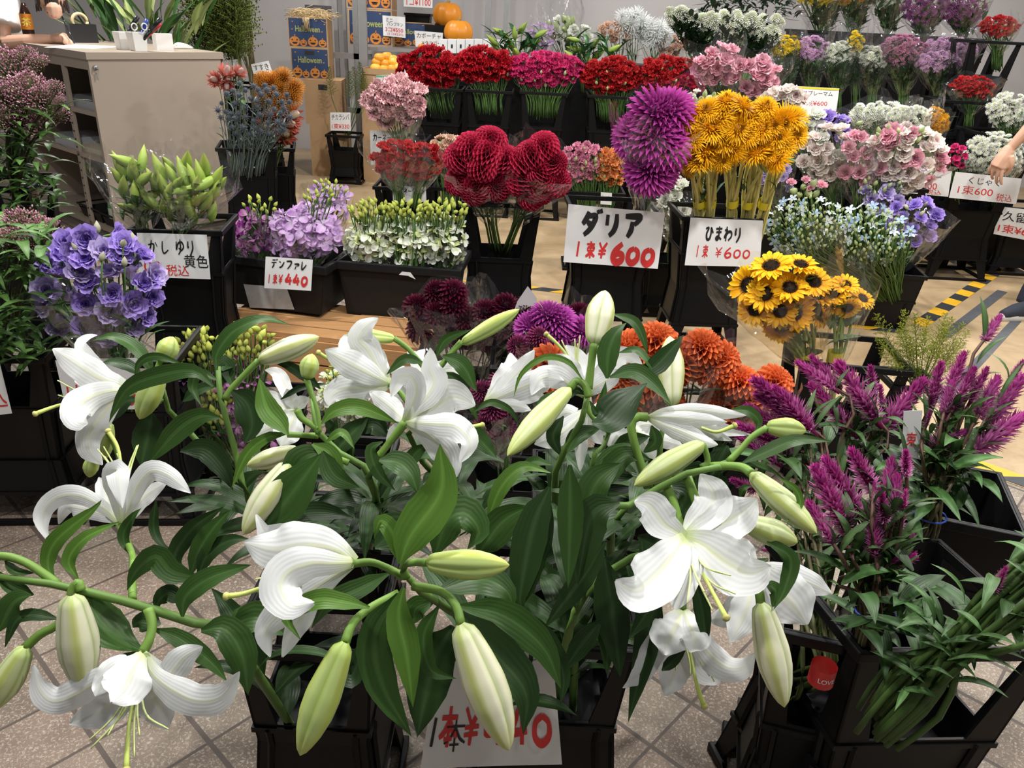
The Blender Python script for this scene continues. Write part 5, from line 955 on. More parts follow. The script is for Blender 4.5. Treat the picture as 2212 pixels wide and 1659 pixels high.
stacked(1480, 925, 2.05, .5, .28, 'the orange dahlias', 0, stand=False)
# ---- magenta dahlias, teddy sunflowers
stacked(1332, 455, 3.58, .40, .3, 'the tall magenta dahlias', .06, taper=.82)
sign('large price card for dahlias with bold black brush letters', [(1228, 441), (1437, 460), (1421, 581), (1217, 566)], 3.545, [('#ダリア', INK, .46, .26, .64, .42, .048), ('#1束¥', RED, .27, .74, .38, .28, .026), ('#600', RED, .72, .76, .48, .34, .04)], YR=3.565)
bouquet('dahlia_bouquet', 'tall wrapped bouquet of huge magenta dahlias above the big dahlia card', 'bouquet', 'magenta_dahlia', 3.42, (1416, 300, 42, 80), 6, .215, (1395, 470), 'wrapped bouquets', wr=True, over=.16, nl=12, flare=1.02, Yb=3.66, wflat=.9, bul=.6)
bouquet('dahlia_bouquet', 'wine red dahlia in wrap low behind the upright white bud', 'bouquet', 'dark_dahlia', 2.6, (1255, 690, 30, 22), 2, .10, (1225, 830), 'wrapped bouquets', wr=True, over=.06, nl=3, flare=1.4)
stacked(1562, 470, 3.58, .36, .3, 'the shaggy double sunflowers', .06)
sign('price card for sunflowers with thin brush letters', [(1492, 470), (1649, 477), (1641, 577), (1479, 573)], 3.545, [('#ひまわり', INK, .47, .3, .52, .3, .022), ('#1束', RED, .2, .68, .2, .26, .016), ('#¥600', RED, .62, .7, .5, .22, .016)], YR=3.565)
for lab, ell, n, b in [('bunch of shaggy yellow sunflowers nearest the magenta dahlias', (1503, 305, 30, 68), 7, (1512, 460)), ('bunch of shaggy yellow sunflowers with the lowest hanging head', (1545, 292, 32, 78), 7, (1532, 462)), ('bunch of shaggy yellow sunflowers in the middle of the row', (1594, 268, 42, 62), 8, (1580, 465)), ('bunch of shaggy yellow sunflowers leaning right before the price card', (1644, 282, 40, 68), 8, (1612, 465)), ('bunch of shaggy yellow sunflowers nearest the pale lisianthus', (1690, 290, 30, 70), 7, (1645, 465))]:
    bouquet('sunflower_bunch', lab, 'bouquet', 'teddy', 3.42, ell, n, .14, b, jit=.3, group= 'shaggy double sunflowers', nl=3, stem_c=(.55, .50, .18), rstem=.0085, Yb=3.62, band=(.16, .028, YTAPE), bul=.7, low=.2, sp=.0)
# ---- sunflowers
o, _ = stacked(1850, 790, 2.45, .36, .3, 'the wrapped sunflowers', -.1, stand=False, lo=.4)
bouquet('sunflower_bouquet', 'large amber wrapped bouquet of dark centred sunflowers', 'bouquet', 'sunflower', 2.5, (1692, 632, 86, 76), 12, .138, (1745, 790), 'dark centred sunflowers', wr=CELLOY, over=.12, nl=16, lW=.05, flare=1.35, stem_c=(.25, .33, .1), rstem=.006, band=(.12, .032, YTAPE), low=.2, bul=.6)
bouquet('sunflower_bouquet', 'small wrapped bouquet of dark centred sunflowers next to the blue flowers', 'bouquet', 'sunflower', 2.48, (1826, 645, 38, 36), 5, .105, (1800, 790), 'dark centred sunflowers', wr=True, over=.10, nl=8, lW=.04, flare=1.5, stem_c=(.25, .33, .1), rstem=.006, band=(.14, .026, YTAPE), low=.2)
# ---- tweedia, right lisianthus, goldenrod
stacked(1918, 590, 4.15, .40, .32, 'the pale blue star flowers', -.12, stand=False, zmin=.0, h=.5, taper=.84, win=False)
for lab, ell, b in [('bunch of pale blue star flowers behind the sunflower wrap', (1745, 490, 95, 66), (1880, 620)), ('bunch of pale blue star flowers spilling over the black bucket', (1880, 510, 90, 66), (1920, 620))]:
    bouquet('star_flower_bunch', lab, 'bouquet', ['tweedia', 'tweedia_pale'], 3.95, ell, 40, .058, b, sp=.22, group= 'pale blue star flowers', Yb=4.15, jit=.4, buds=[('green_bud', 120, ell, .026)], nl=70, lL=(.05, .09), lW=.022, leaf_c=(.09, .17, .045), bul=.8, wr=False)
bouquet('lisianthus_bouquet', 'small wrapped bouquet of purple lisianthus beyond the blue star flowers', 'bouquet', 'purple_lisi', 4.35, (1975, 480, 52, 42), 13, .10, (1935, 590), 'wrapped bouquets', wr=True, over=.05, flare=1.4, nl=8, buds=[('lisi_bud', 5, (1960, 450, 50, 30), .04)])
bouquet('lisianthus_bouquet', 'pale lilac lisianthus with green buds behind the purple ones', 'bouquet', 'lilac_lisi', 4.5, (1905, 425, 38, 26), 6, .10, (1910, 560), 'wrapped bouquets', buds=[('green_bud', 10, (1900, 400, 50, 18), .04)], nl=6)
bouquet('lisianthus_bouquet', 'greenish white lisianthus hanging between the two big price cards', 'bouquet', 'white_lisi', 4.05, (1452, 435, 32, 50), 10, .09, (1450, 520), 'wrapped bouquets', wr=True, nl=3, over=.02)
stacked(1450, 505, 4.15, .26, .26, 'the greenish white lisianthus', 0)
B = atY(1988, 838, 2.5); gr = thing('goldenrod_bunch', 'feathery yellow green goldenrod bunch in a small bucket', 'greenery', B)
fo = MB()
for ex, ey in scat(30):
    p = atY(1988 + ex * 118, 745 + ey * 62, 2.5 - .06 * rng.uniform(-1, 1)); p0 = B + (p - B) * .42; put(hm('goldenrod'), 'plume', gr, p0, nrm(p - B + rng.normal(size=3) * .03 + [0, 0, .06]), np.linalg.norm(p - p0) * 1.15); fo.tube([B - [0, 0, .05], B * .4 + p0 * .6, p0], .0025, 4, 4, (.12, .2, .04))
fo.build('stem_bundle', STEM, gr)
stacked(1985, 835, 2.44, .16, .16, 'the goldenrod', 0, stand=False)
# ---- celosia
def c8(x, y): return 1550 + x / 1.695, 680 + y / 1.695
def celosia(label, plumes, d, tie, dt, nl, leafreg, foot, bandpos=None):
    Tp = atD(*c8(*tie), dt); root = thing('celosia_bunch', label, 'celosia', Tp, 'purple celosia bunches'); st = MB(); fo = MB()
    for tp, bs in plumes:
        k = rng.uniform(-.05, .06); A = atD(*c8(*bs), d + k); E = atD(*c8(*tp), d + k + rng.uniform(-.03, .03)); L = np.linalg.norm(E - A); o = put(hm('celosia') if L > .05 else hm('celosia_small'), 'plume', root, A, E - A, L)
        st.tube([A + nrm(E - A) * .02, A - nrm(E - A) * .05, Tp * .45 + A * .55, Tp + rng.normal(size=3) * .015, np.asarray(foot) + rng.normal(size=3) * .02], (.003, .0042, .005), 14, 6, ((.10, .035, .035), (.07, .13, .03)))
        for q in range(7):
            z = A * (1 - q * .13) + Tp * q * .13; arcleaf(fo, z, rng.uniform(0, 6.28), rng.uniform(.05, .10), rng.uniform(.009, .018), 1.25, rng.uniform(-.2, .7), np.array((.032, .065, .018)) * rng.uniform(.6, 1.6), nu=7, nv=3)
    st.build('stem_bundle', STEM, root)
    for i in range(nl):
        x, y = c8(rng.uniform(leafreg[0], leafreg[2]), rng.uniform(leafreg[1], leafreg[3])); q = atD(x, y, d + rng.uniform(-.06, .12))
        arcleaf(fo, q, rng.uniform(0, 6.28), rng.uniform(.07, .14), rng.uniform(.015, .034), rng.uniform(.0, 1.1), rng.uniform(-1.0, -.1), np.array((.035, .085, .022)) * rng.uniform(.6, 1.6), nu=9, nv=5, wav=.03)
    fo.build('foliage', LEAF, root)
    if bandpos is not None: ring_ = MB(); a = [Tp + np.array([cos(t) * .032, sin(t) * .032, .01]) for t in np.linspace(0, 2 * pi, 16)]; ring_.tube(a, .002, 16, 5, smooth=False); ring_.build('rubber_band', BLUEB, root)
    return root
zr = .6; Fc, Gc, Hc = atZ(1863, 1403, zr), atZ(2290, 1400, zr), atZ(2027, 1168, zr); Kc = Fc + (Hc - Gc); Ck = (Fc + Gc + Hc + Kc) / 4
bucket('black plastic bucket with open front holding the nearest celosia', [Fc, Gc, Hc, Kc], zr, .36, .82, False, True, .32)
bucket('upturned black bucket with floor frame under the nearest celosia', [Ck + (p - Ck) * 1.1 for p in (Fc, Gc, Hc, Kc)], .27, .27, .8, True, True, .5)
L1 = atZ(1715, 1385, .56); bucket('black plastic bucket with a red tag holding the celosia beside the white lilies', rect(L1[0] + .1, L1[1] + .0, .24, .26, -.25), .56, .36, .82, False, True, .32)
bucket('upturned black bucket with a projecting frame beside the bare tiles', rect(L1[0] + .10, L1[1] - .0, .26, .28, -.25), .23, .23, .78, True, True, .5)
R1 = atD(*c8(780, 640), 1.75); bucket('black plastic bucket holding the celosia by the striped tape', rect(R1[0], R1[1] - .12, .26, .26, -.3), R1[2], .36, .82, False, False)
bucket('upturned black bucket standing under the celosia by the striped tape', rect(R1[0], R1[1] - .12, .27, .27, -.3), R1[2] - .35, R1[2] - .35, .82, True, True)
celosia('front bunch of purple celosia rising from the open bucket', [((352, 548), (480, 800)), ((388, 520), (525, 740)), ((487, 490), (575, 650)), ((640, 520), (610, 690)), ((690, 495), (690, 590)), ((560, 690), (580, 890)), ((600, 650), (610, 760)), ((660, 580), (640, 740)), ((575, 610), (570, 690)), ((730, 880), (525, 945)), ((470, 815), (482, 850)), ((330, 680), (425, 840)), ((690, 640), (675, 740)), ((720, 800), (640, 870)), ((655, 650), (660, 780))], 1.22, (570, 1100), 1.24, 30, (450, 930, 760, 1180), Ck * [1, 1, 0] + [-.03, .0, .3], 1)
celosia('left bunch of purple celosia half hidden by the big lily', [((128, 232), (330, 400)), ((135, 285), (310, 410)), ((100, 330), (260, 425)), ((60, 400), (230, 470)), ((70, 440), (220, 545)), ((205, 262), (350, 430)), ((48, 600), (140, 645)), ((160, 860), (230, 868)), ((150, 380), (300, 480)), ((240, 440), (330, 540))], 1.62, (400, 1290), 1.4, 30, (150, 450, 420, 900), [L1[0] + .1, L1[1] + .13, .3])
celosia('middle bunch of purple celosia in front of the sunflower stems', [((288, 170), (430, 275)), ((340, 148), (450, 280)), ((338, 245), (495, 430)), ((436, 168), (585, 390)), ((560, 185), (568, 290)), ((595, 255), (605, 360)), ((762, 235), (588, 435)), ((470, 270), (520, 340))], 1.66, (450, 800), 1.6, 24, (350, 400, 700, 760), [L1[0] + .14, L1[1] + .2, .3])
celosia('right bunch of purple celosia with the tallest pointed spike', [((820, 170), (775, 345)), ((905, 135), (840, 300)), ((945, 190), (865, 345)), ((990, 190), (925, 320)), ((1030, 225), (955, 365)), ((1118, 225), (985, 395)), ((1122, 165), (1065, 250)), ((912, 425), (768, 475)), ((1125, 365), (925, 505)), ((870, 300), (815, 420)), ((1038, 0), (975, 95)), ((780, 345), (762, 410)), ((900, 330), (868, 400)), ((955, 340), (920, 410)), ((885, 515), (848, 575)), ((860, 240), (830, 360)), ((740, 400), (745, 450))], 1.6, (770, 745), 1.58, 46, (660, 440, 940, 760), [R1[0], R1[1], .35], 1)
A0 = [c8(600, 1500), c8(760, 1330), c8(960, 1140), c8(1330, 840)]; P0 = [atD(x, y, d) for (x, y), d in zip(A0, (1.22, 1.16, 1.1, 1.04))]
sb = thing('celosia_bunch', 'bundle of thick green celosia stems lying across the open front bucket', 'celosia', P0[0], 'purple celosia bunches'); mb = MB(); fo = MB()
for i in range(22):
    w0 = rng.normal(size=3) * np.array([.016, .02, .014]); w1 = rng.normal(size=3) * np.array([.017, .03, .015]); mb.tube([P0[0] + w0, P0[1] + w0 * 1.2, P0[2] + w1 * .7, P0[3] + w1], (.0052, .0050, .0045), 10, 6, np.array((.05, .095, .022)) * rng.uniform(.6, 1.4))
mb.build('stem_bundle', STEM, sb)
for i in range(64):
    t = rng.uniform(.3, .9); q = spline(P0, 20)[int(t * 19)] + rng.normal(size=3) * .025; arcleaf(fo, q, rng.uniform(0, 6.28), rng.uniform(.05, .10), rng.uniform(.010, .022), rng.uniform(.2, 1.2), rng.uniform(-1, .2), np.array((.04, .085, .025)) * rng.uniform(.7, 1.6), nu=9, nv=5)
fo.build('foliage', LEAF, sb); pA = atD(*c8(1010, 1015), 1.09); put(hm('celosia_small'), 'plume', sb, pA, [.1, 0, 1], .045)
TAG = plain('red_tag', (.62, .03, .03), .5); mb = MB(); p = atD(*c8(384, 1312), 1.3); mb.tube([p - [0, 0, .018], p + [0, 0, .018]], .021, 2, 14, smooth=False, cap=False); tg = mb.build('band_tag', TAG, None, True, at=p); tag(tg, 'red paper band with white letters round stems in the celosia bucket', 'tag')
V, F_ = glyphs('LOVE', .01); q = (V - V.mean(0)) / (np.ptp(V[:, 0])) * 1.3; mb = MB(); mb.add(np.stack([p[0] + .0214 * np.sin(q[:, 0]), p[1] - .0214 * np.cos(q[:, 0]), p[2] + q[:, 1] * .024], 1), [f for f in F_ if len(f) == 4], [f for f in F_ if len(f) == 3]); mb.build('white_lettering', PAPER, tg)
sign('white card mostly hidden behind the celosia leaves', [(1952, 888), (1992, 886), (1984, 990), (1948, 986)], float(R1[1] - .135), [('束', RED, .5, .6, .6, .3, .01)])
# ------------------------------------------------------------ the beige counter, what stands on it, the person behind it
HC = 1.17
q0, q1 = atZ(187, 113, HC)[:2], atZ(474, 113, HC)[:2]; C0 = np.array([*q0, 0]); xr = nrm(np.array([*(q1 - q0), 0])); WR = np.linalg.norm(q1 - q0); yl = np.array([-xr[1], xr[0], 0]); LL = 1.25
CM = (np.stack([xr, yl, [0, 0, 1]], 1), C0)
cb = thing('counter_cabinet', 'beige steel counter with open shelves on one side and a key in its lock', 'cabinet', C0)
def cbx(name, lo, hi, m=BEIGE, bv=.004, par=None):
    mb = MB(); mb.box(lo, hi, M=CM); o = mb.build(name, m, par or cb, False); bevel(o, bv); return o
cbx('end_panel', (0, 0, .05), (WR, .025, HC - .04)); cbx('end_panel', (0, LL - .025, .05), (WR, LL, HC - .04)); cbx('back_panel', (WR - .02, .025, .05), (WR, LL - .025, HC - .04))
cbx('countertop', (-.012, -.012, HC - .04), (WR + .02, LL + .012, HC)); cbx('plinth', (.02, .02, 0), (WR - .02, LL - .02, .05), plain('grey_plinth', (.2, .17, .14), .6))
cbx('top_rail', (0, .025, HC - .10), (.02, LL - .025, HC - .04))
for z in (.06, .52, .80): cbx('shelf', (0, .025, z), (WR - .02, LL - .025, z + .028))
mb = MB()
for s in (.12, .95):
    pass
cbx('shelf_upright', (.0, .36, .06), (.02, .40, HC - .1)); 
DARKS = plain('dark_slot', (.02, .02, .02), .7)
for i in range(14): cbx('bracket_slot', (-.002, .372, .12 + i * .05), (.0, .388, .13 + i * .05), DARKS, .0005)
KX = .035; lk = MB(); pk = C0 + xr * KX + np.array([0, 0, HC - .085]) - yl * .003
lk.tube([pk + yl * .01, pk - yl * .006], .014, 2, 16, smooth=False); lock = lk.build('lock', STEEL, cb, True)
kr = MB(); kr.tube([pk - yl * .008 + xr * .014 * cos(t) + np.array([0, 0, .014 * sin(t) - .014]) for t in np.linspace(0, 2 * pi, 14)], .0014, 14, 5, smooth=False); kr.tube([pk - yl * .008, pk - yl * .02 + [0, 0, -.004]], .004, 2, 6); kr.build('key_ring', STEEL, lock)
kk = MB(); kk.box((KX - .004, -.013, HC - .15), (KX + .004, -.011, HC - .112), M=CM); kk.build('key', STEEL, lock, False)
def onc(px, py, z=HC): return atZ(px, py, z)
def cbox(name, label, cat, c, sz, m, group=None, rot=0., taper=None):
    mb = MB(); X = xr * cos(rot) + yl * sin(rot); Y = -xr * sin(rot) + yl * cos(rot); V = []
    for z in (0, 1):
        for b in (-1, 1):
            for a in (-1, 1): k = 1 if (taper is None or z) else taper; V.append(c + X * a * sz[0] / 2 * k + Y * b * sz[1] / 2 * k + np.array([0, 0, z * sz[2]]))
    mb.hexa(np.array(V)); o = mb.build(name, m, None, False, at=c); bevel(o, .003); return tag(o, label, cat, group)
# paper, cups, pens
P = [onc(95, 103), onc(160, 96), onc(262, 101), onc(205, 106)]; mb = MB(); V = np.array(P + [p + [0, 0, .001] for p in P]) + [0, 0, .0005]; mb.hexa(V[[0, 1, 3, 2, 4, 5, 7, 6]]); tag(mb.build('paper_sheet', PAPER, None, False, at=P[0]), 'white sheet of paper being written on at the counter', 'paper')
def cup(label, c, sz, h, m=WHITE, rot=0.):
    X = xr * cos(rot) + yl * sin(rot); Y = -xr * sin(rot) + yl * cos(rot); mb = MB(); T = [c + X * a * sz[0] / 2 + Y * b * sz[1] / 2 + [0, 0, h] for a, b in ((-1, -1), (1, -1), (1, 1), (-1, 1))]; K = [c + (p - c) * [.78, .78, 0] for p in T]
    for i in range(4):
        j = (i + 1) % 4; frame_panel(mb, (K[i], K[j], T[j], T[i]), None, .003, nrm((c - (T[i] + T[j]) / 2) * [1, 1, 0]))
    Kz = np.array(K); mb.add(np.vstack([Kz, Kz + [0, 0, .004]]), [(3, 2, 1, 0), (4, 5, 6, 7)]); o = mb.build('pen_cup', m, None, False, at=c); bevel(o, .003); return tag(o, label, 'pen cup')
c1_ = onc(268, 107); c2_ = onc(300, 110)
cup('white tapered pen cup with a dark clip nearest the writing hand', c1_, (.085, .09, .105), .105); cup('white tapered pen cup full of markers and scissors', c2_, (.10, .09, .11), .11)
def pen(label, a, b, r, col, capc=None):
    root = thing('marker_pen', label, 'pen', a, 'pens in the white cups'); mb = MB(); mb.tube([a, a * .45 + b * .55], r, 2, 10, smooth=False); mb.build('barrel', col, root); mb = MB(); mb.tube([a * .45 + b * .55, b], (r * 1.12, r * 1.12), 2, 10, smooth=False); mb.build('cap', capc or col, root)
PB = plain('glossy_black', (.012, .012, .014), .3); PBL = plain('blue_plastic', (.02, .06, .36), .35); PR = plain('red_plastic', (.55, .03, .03), .35)
def tilt(c, px, py, up): 
    e = atY(px, py, c[1] + up); return e
pen('fat black marker leaning left out of the pen cup', c1_ + [0, 0, .04], tilt(c1_, 297, 36, .0), .013, PB); pen('blue capped marker in the pen cup', c2_ + [0, 0, .04], tilt(c2_, 318, 42, .02), .011, PBL); pen('fat black marker leaning right out of the pen cup', c2_ + [.01, 0, .04], tilt(c2_, 347, 40, .0), .012, PB); pen('red capped marker half hidden in the pen cup', c2_ + [0, .02, .04], tilt(c2_, 347, 52, .03), .009, PR)
sc_ = thing('scissors', 'scissors with white loop handles in the pen cup', 'scissors', c2_ + [0, 0, .05]); 
for k, px in enumerate((290, 312)):
    e = atY(px, 58, c2_[1] - .02); mb = MB(); mb.tube([e + xr * .018 * cos(t) + np.array([0, 0, .02 * sin(t)]) for t in np.linspace(0, 2 * pi, 14)], .004, 14, 6, smooth=False); mb.tube([e - [0, 0, .02], c2_ + [0, 0, .05]], .003, 2, 5); mb.build('handle', WHITE, sc_)
cbox('card_box', 'plain white upright card box beside the pen cups', 'box', onc(354, 108), (.115, .05, .10), WHITE)
tw = onc(392, 106); mb = MB()
for i in range(4):
    mb.tube([tw + xr * (-.07 + .01 * i) + [0, 0, .008 + .006 * i], tw + xr * .0 + yl * .01 * i + [0, 0, .012 + .006 * i], tw + xr * (.08 - .01 * i) + [0, 0, .008 + .005 * i]], (.01, .012, .008), 8, 8)
tag(mb.build('towel', plain('white_cloth', (.75, .73, .66), .9, bump=.6, scale=120), None, True, at=tw), 'crumpled white towel on the counter corner', 'towel')
# tape dispenser and tea bottle behind the hand
td = onc(180, 92); root = thing('tape_dispenser', 'black tape dispenser with a cream tape roll behind the hand', 'tape dispenser', td)
mb = MB(); mb.box((-.09, -.04, 0), (.09, .04, .12), M=(CM[0], td)); bevel(mb.build('body', PB, root, False), .012)
mb = MB(); e = td + np.array([-.0, 0, .135]); mb.tube([e + xr * .05 * cos(t) + np.array([0, 0, .05 * sin(t)]) for t in np.linspace(0, 2 * pi, 24)], .011, 24, 8, smooth=False); mb.build('tape_roll', plain('cream_tape', (.7, .55, .3), .5), root)
tb = onc(66, 92);  root = thing('tea_bottle', 'dark tea bottle with an orange label behind the writing arm', 'bottle', tb)
mb = MB(); mb.tube([tb, tb + [0, 0, .01], tb + [0, 0, .17], tb + [0, 0, .21], tb + [0, 0, .24]], (.034, .036, .036, .022, .014), 14, 16, smooth=False); mb.build('body', plain('tea_brown', (.03, .012, .008), .15), root)
mb = MB(); mb.tube([tb + [0, 0, .08], tb + [0, 0, .175]], .0368, 2, 20, cap=False, smooth=False); lb = mb.build('label', plain('orange_label', (.75, .25, .02), .45), root)
V, F_ = glyphs('茶', .01); q = (V - (V.min(0) + V.max(0)) / 2) * .055; mb = MB(); cdir = nrm((CAM - tb) * [1, 1, 0]); sd = np.array([-cdir[1], cdir[0], 0]); mb.add(np.array([tb + cdir * .0382 + sd * a + np.array([0, 0, .125 + b]) for a, b in q]), [f for f in F_ if len(f) == 4], [f for f in F_ if len(f) == 3]); mb.build('lettering', plain('yellow_print', (.85, .7, .1), .5), lb)
# on the shelves
def onshelf(a, b, z): return C0 + xr * a + yl * b + np.array([0, 0, z])
gb = onshelf(.10, .20, .088); root = thing('detergent_bottle', 'clear green detergent bottle with a red cap on the bottom shelf', 'bottle', gb)
mb = MB(); mb.tube([gb, gb + [0, 0, .01], gb + [0, 0, .13], gb + [0, 0, .165], gb + [0, 0, .185]], (.042, .046, .044, .026, .018), 16, 16, smooth=False); mb.build('body', plain('green_liquid', (.06, .30, .08), .2), root)
mb = MB(); mb.tube([gb + [0, 0, .185], gb + [0, 0, .23]], (.019, .013), 3, 12, smooth=False); mb.build('cap', PR, root)
mb = MB(); mb.tube([gb + [0, 0, .04], gb + [0, 0, .11]], .0468, 2, 20, cap=False, smooth=False); mb.build('label', plain('pale_green_label', (.62, .72, .52), .5), root)
def basket(label, a, b, z, w_, d_, h_):
    c = onshelf(a, b, z); mb = MB()
    T = [c + xr * sx * w_ / 2 + yl * sy * d_ / 2 + [0, 0, h_] for sx, sy in ((-1, -1), (1, -1), (1, 1), (-1, 1))]; K = [c + (p - c) * [.82, .82, 0] for p in T]
    for i in range(4):
        j = (i + 1) % 4; inw = nrm((c - (T[i] + T[j]) / 2) * [1, 1, 0]); n = 7
        frame_panel(mb, (K[i], K[j], T[j], T[i]), (.04, .96, .72, .03, .97, .99), .004, inw)
        for r_ in range(2):
            for k in range(n):
                def bi(s, t): return (K[i] * (1 - s) + K[j] * s) * (1 - t) + (T[i] * (1 - s) + T[j] * s) * t
    Kz = np.array(K); mb.add(np.vstack([Kz, Kz + [0, 0, .004]]), [(3, 2, 1, 0), (4, 5, 6, 7)]); o = mb.build('plastic_basket', BLACK2, None, False, at=c); tag(o, label, 'basket', 'black baskets on the bottom shelf'); r = MB(); ring(r, T, T[0][2] - .008, T[0][2] + .002, .008, .004); r.build('rim', BLACK2, o, False)
basket('black plastic basket under the green detergent bottle', .13, .40, .088, .24, .34, .09); basket('black plastic basket nearest the corner of the counter', .13, .13, .088, .24, .20, .085)
cbox('paper_stack', 'stack of cream paper on the middle shelf', 'paper', onshelf(.18, .33, .548), (.28, .5, .03), plain('cream_paper', (.62, .55, .42), .8)); cbox('film_roll', 'folded clear film on the upper shelf', 'film', onshelf(.16, .33, .828), (.26, .5, .05), plain('grey_film', (.36, .38, .40), .25, bump=.6, scale=30))
cbox('film_roll', 'flat grey film bag on the middle shelf above the basket', 'film', onshelf(.14, .62, .548), (.24, .3, .07), plain('clear_film', (.40, .42, .45), .2, bump=.8, scale=25))
# person writing: one continuous skin, clothes and hair as children
def remesh(o, vox, smooth=5):
    r = o.modifiers.new('skin', 'REMESH'); r.mode = 'VOXEL'; r.voxel_size = vox; r.use_smooth_shade = True
    s = o.modifiers.new('soft', 'SMOOTH'); s.iterations = smooth; s.factor = .5
def hand(mb, wr_, dirn, palmn, s=1.0, curl=(.6, .7, .8, .9), spread=.0, thumb=1):
    # wrist, palm, four unequal bent fingers and a thumb from the side of the palm
    d = nrm(dirn); n = nrm(np.asarray(palmn) - d * (np.asarray(palmn) @ d)); sdv = np.cross(d, n) * thumb
    mb.tube([wr_ - d * .02, wr_ + d * .045 * s, wr_ + d * .085 * s], (.026 * s, .036 * s, .034 * s), 8, 10)
    for off in (-.026, .026): mb.tube([wr_ + sdv * off * .5 * s, wr_ + d * .08 * s + sdv * off * s], (.02 * s, .017 * s), 5, 8)
    for i, (o_, L) in enumerate(zip((.030, .011, -.010, -.029), (.072, .080, .074, .058))):
        p = wr_ + d * .086 * s + sdv * o_ * s; a = 0.; dd = d; P = [p - d * .02]; k = curl[i]
        P.append(p)
        for sg in (.45, .32, .25):
            a += k; dd = d * cos(a) + n * sin(a) + sdv * spread * (o_ * 8); p = p + nrm(dd) * L * sg * s; P.append(p)
        mb.tube(P, (.0095 * s, .0095 * s, .0088 * s, .008 * s, .0068 * s), 14, 8)
    b = wr_ + d * .02 * s + sdv * .028 * s; mb.tube([b, b + d * .03 * s + sdv * .018 * s + n * .012 * s, b + d * .06 * s + sdv * .014 * s + n * .03 * s, b + d * .08 * s + sdv * .002 * s + n * .036 * s], (.016 * s, .013 * s, .010 * s, .008 * s), 12, 8)
TEE = plain('white_cotton', (.74, .74, .73), .85, bump=.15, scale=60); HAIR = plain('dark_brown_hair', (.03, .015, .010), .45, bump=.5, scale=90)
Yp = 5.62; wrst = atY(118, 84, Yp); elb = atY(8, 92, Yp - .05); sho = atY(8, -62, Yp + .16); hd = atY(106, -14, Yp + .02)
pr = thing('person', 'person in a white T-shirt bent over the counter writing with a pen', 'person', sho * [1, 1, 0])
chest = np.array([sho[0] - .17, sho[1] + .08, sho[2] - .16]); hip = np.array([chest[0] - .12, chest[1] + .28, .92]); osho = chest + [-.12, .22, .1]
mb = MB(); neck = (sho + osho) / 2 + [.06, -.04, .08]
mb.tube([hip, chest, (sho + osho) / 2], (.15, .165, .12), 10, 14); mb.tube([osho, (sho + osho) / 2, sho], (.06, .09, .062), 8, 12); mb.tube([sho, (sho + elb) / 2 + [0, 0, .01], elb], (.058, .05, .042), 10, 12); mb.tube([elb, elb * .6 + wrst * .4, wrst], (.043, .044, .027), 10, 12)
mb.tube([osho, osho + [-.06, .0, -.27], osho + [.12, -.2, -.42]], (.058, .045, .03), 12, 12); hand(mb, osho + [.12, -.2, -.42], [.8, -.5, -.1], [0, 0, -1], 1, thumb=-1)
mb.tube([neck - [0, 0, .06], neck + [.02, -.03, .05], hd], (.06, .052, .055), 8, 12); fdir = nrm(np.array([.45, -.35, -.82])); mb.ell(hd, (.078, .098, .112), 12, 14, axis=np.array([-.2, .2, .9])); mb.ell(hd + fdir * .05 + [.01, -.02, -.05], (.055, .06, .06), 8, 10)
mb.tube([hd + fdir * .08 + [0, -.03, .02], hd + fdir * .118 + [0, -.035, -.005]], (.012, .014), 4, 8)
for lg in (-.09, .09): mb.tube([hip + [lg, 0, 0], np.array([hip[0] + lg, hip[1] + .02, .48]), np.array([hip[0] + lg, hip[1] + .06, .06]), np.array([hip[0] + lg + .02, hip[1] - .1, .03])], (.085, .06, .045, .035), 14, 12)
hand(mb, wrst, nrm(atY(160, 80, Yp - .03) - wrst), [.15, -.45, -.9], 1.0, (.75, .85, .8, .8), thumb=1)
body = mb.build('body', SKIN, pr); remesh(body, .005, 3)
mb = MB(); mb.tube([hip - [0, 0, .05], chest, (sho + osho) / 2 + [0, 0, .0]], (.165, .185, .13), 10, 16); mb.tube([osho, (sho + osho) / 2, sho], (.085, .108, .085), 8, 14); mb.tube([sho, sho * .62 + elb * .38, sho * .22 + elb * .78], (.085, .095, .105), 8, 14); mb.tube([osho, osho + [-.04, 0, -.17]], (.085, .08), 5, 14)
sh = mb.build('t_shirt', TEE, pr); remesh(sh, .012, 3)
mb = MB(); mb.tube([hip + [0, 0, .06], hip - [0, 0, .06]], (.16, .17), 5, 14)
for lg in (-.09, .09): mb.tube([hip + [lg, 0, 0], np.array([hip[0] + lg, hip[1] + .02, .48]), np.array([hip[0] + lg, hip[1] + .06, .08])], (.105, .08, .07), 10, 14)
tr_ = mb.build('trousers', plain('dark_denim', (.02, .025, .045), .8), pr); remesh(tr_, .014, 3)
mb = MB(); mb.ell(hd + [-.01, .015, .022], (.092, .108, .115), 10, 14, axis=np.array([-.2, .2, .9]))
for i in range(60):
    a = rng.uniform(0, 6.28); p = hd + np.array([cos(a) * .085, sin(a) * .09 + .01, .0]); mb.tube([p + [0, 0, .06], p + [0, 0, -.03], p + [cos(a) * .01, sin(a) * .01, -.085 - rng.uniform(0, .03)]], (.012, .011, .003), 6, 5)
mb.build('hair', HAIR, pr)
EYE = plain('eye_dark', (.02, .012, .01), .2); mb = MB()
side = nrm(np.cross(fdir, [0, 0, 1]))
for k in (-1, 1): mb.ell(hd + fdir * .088 + side * k * .032 + [0, -.012, .012], (.011, .011, .008), 5, 8)
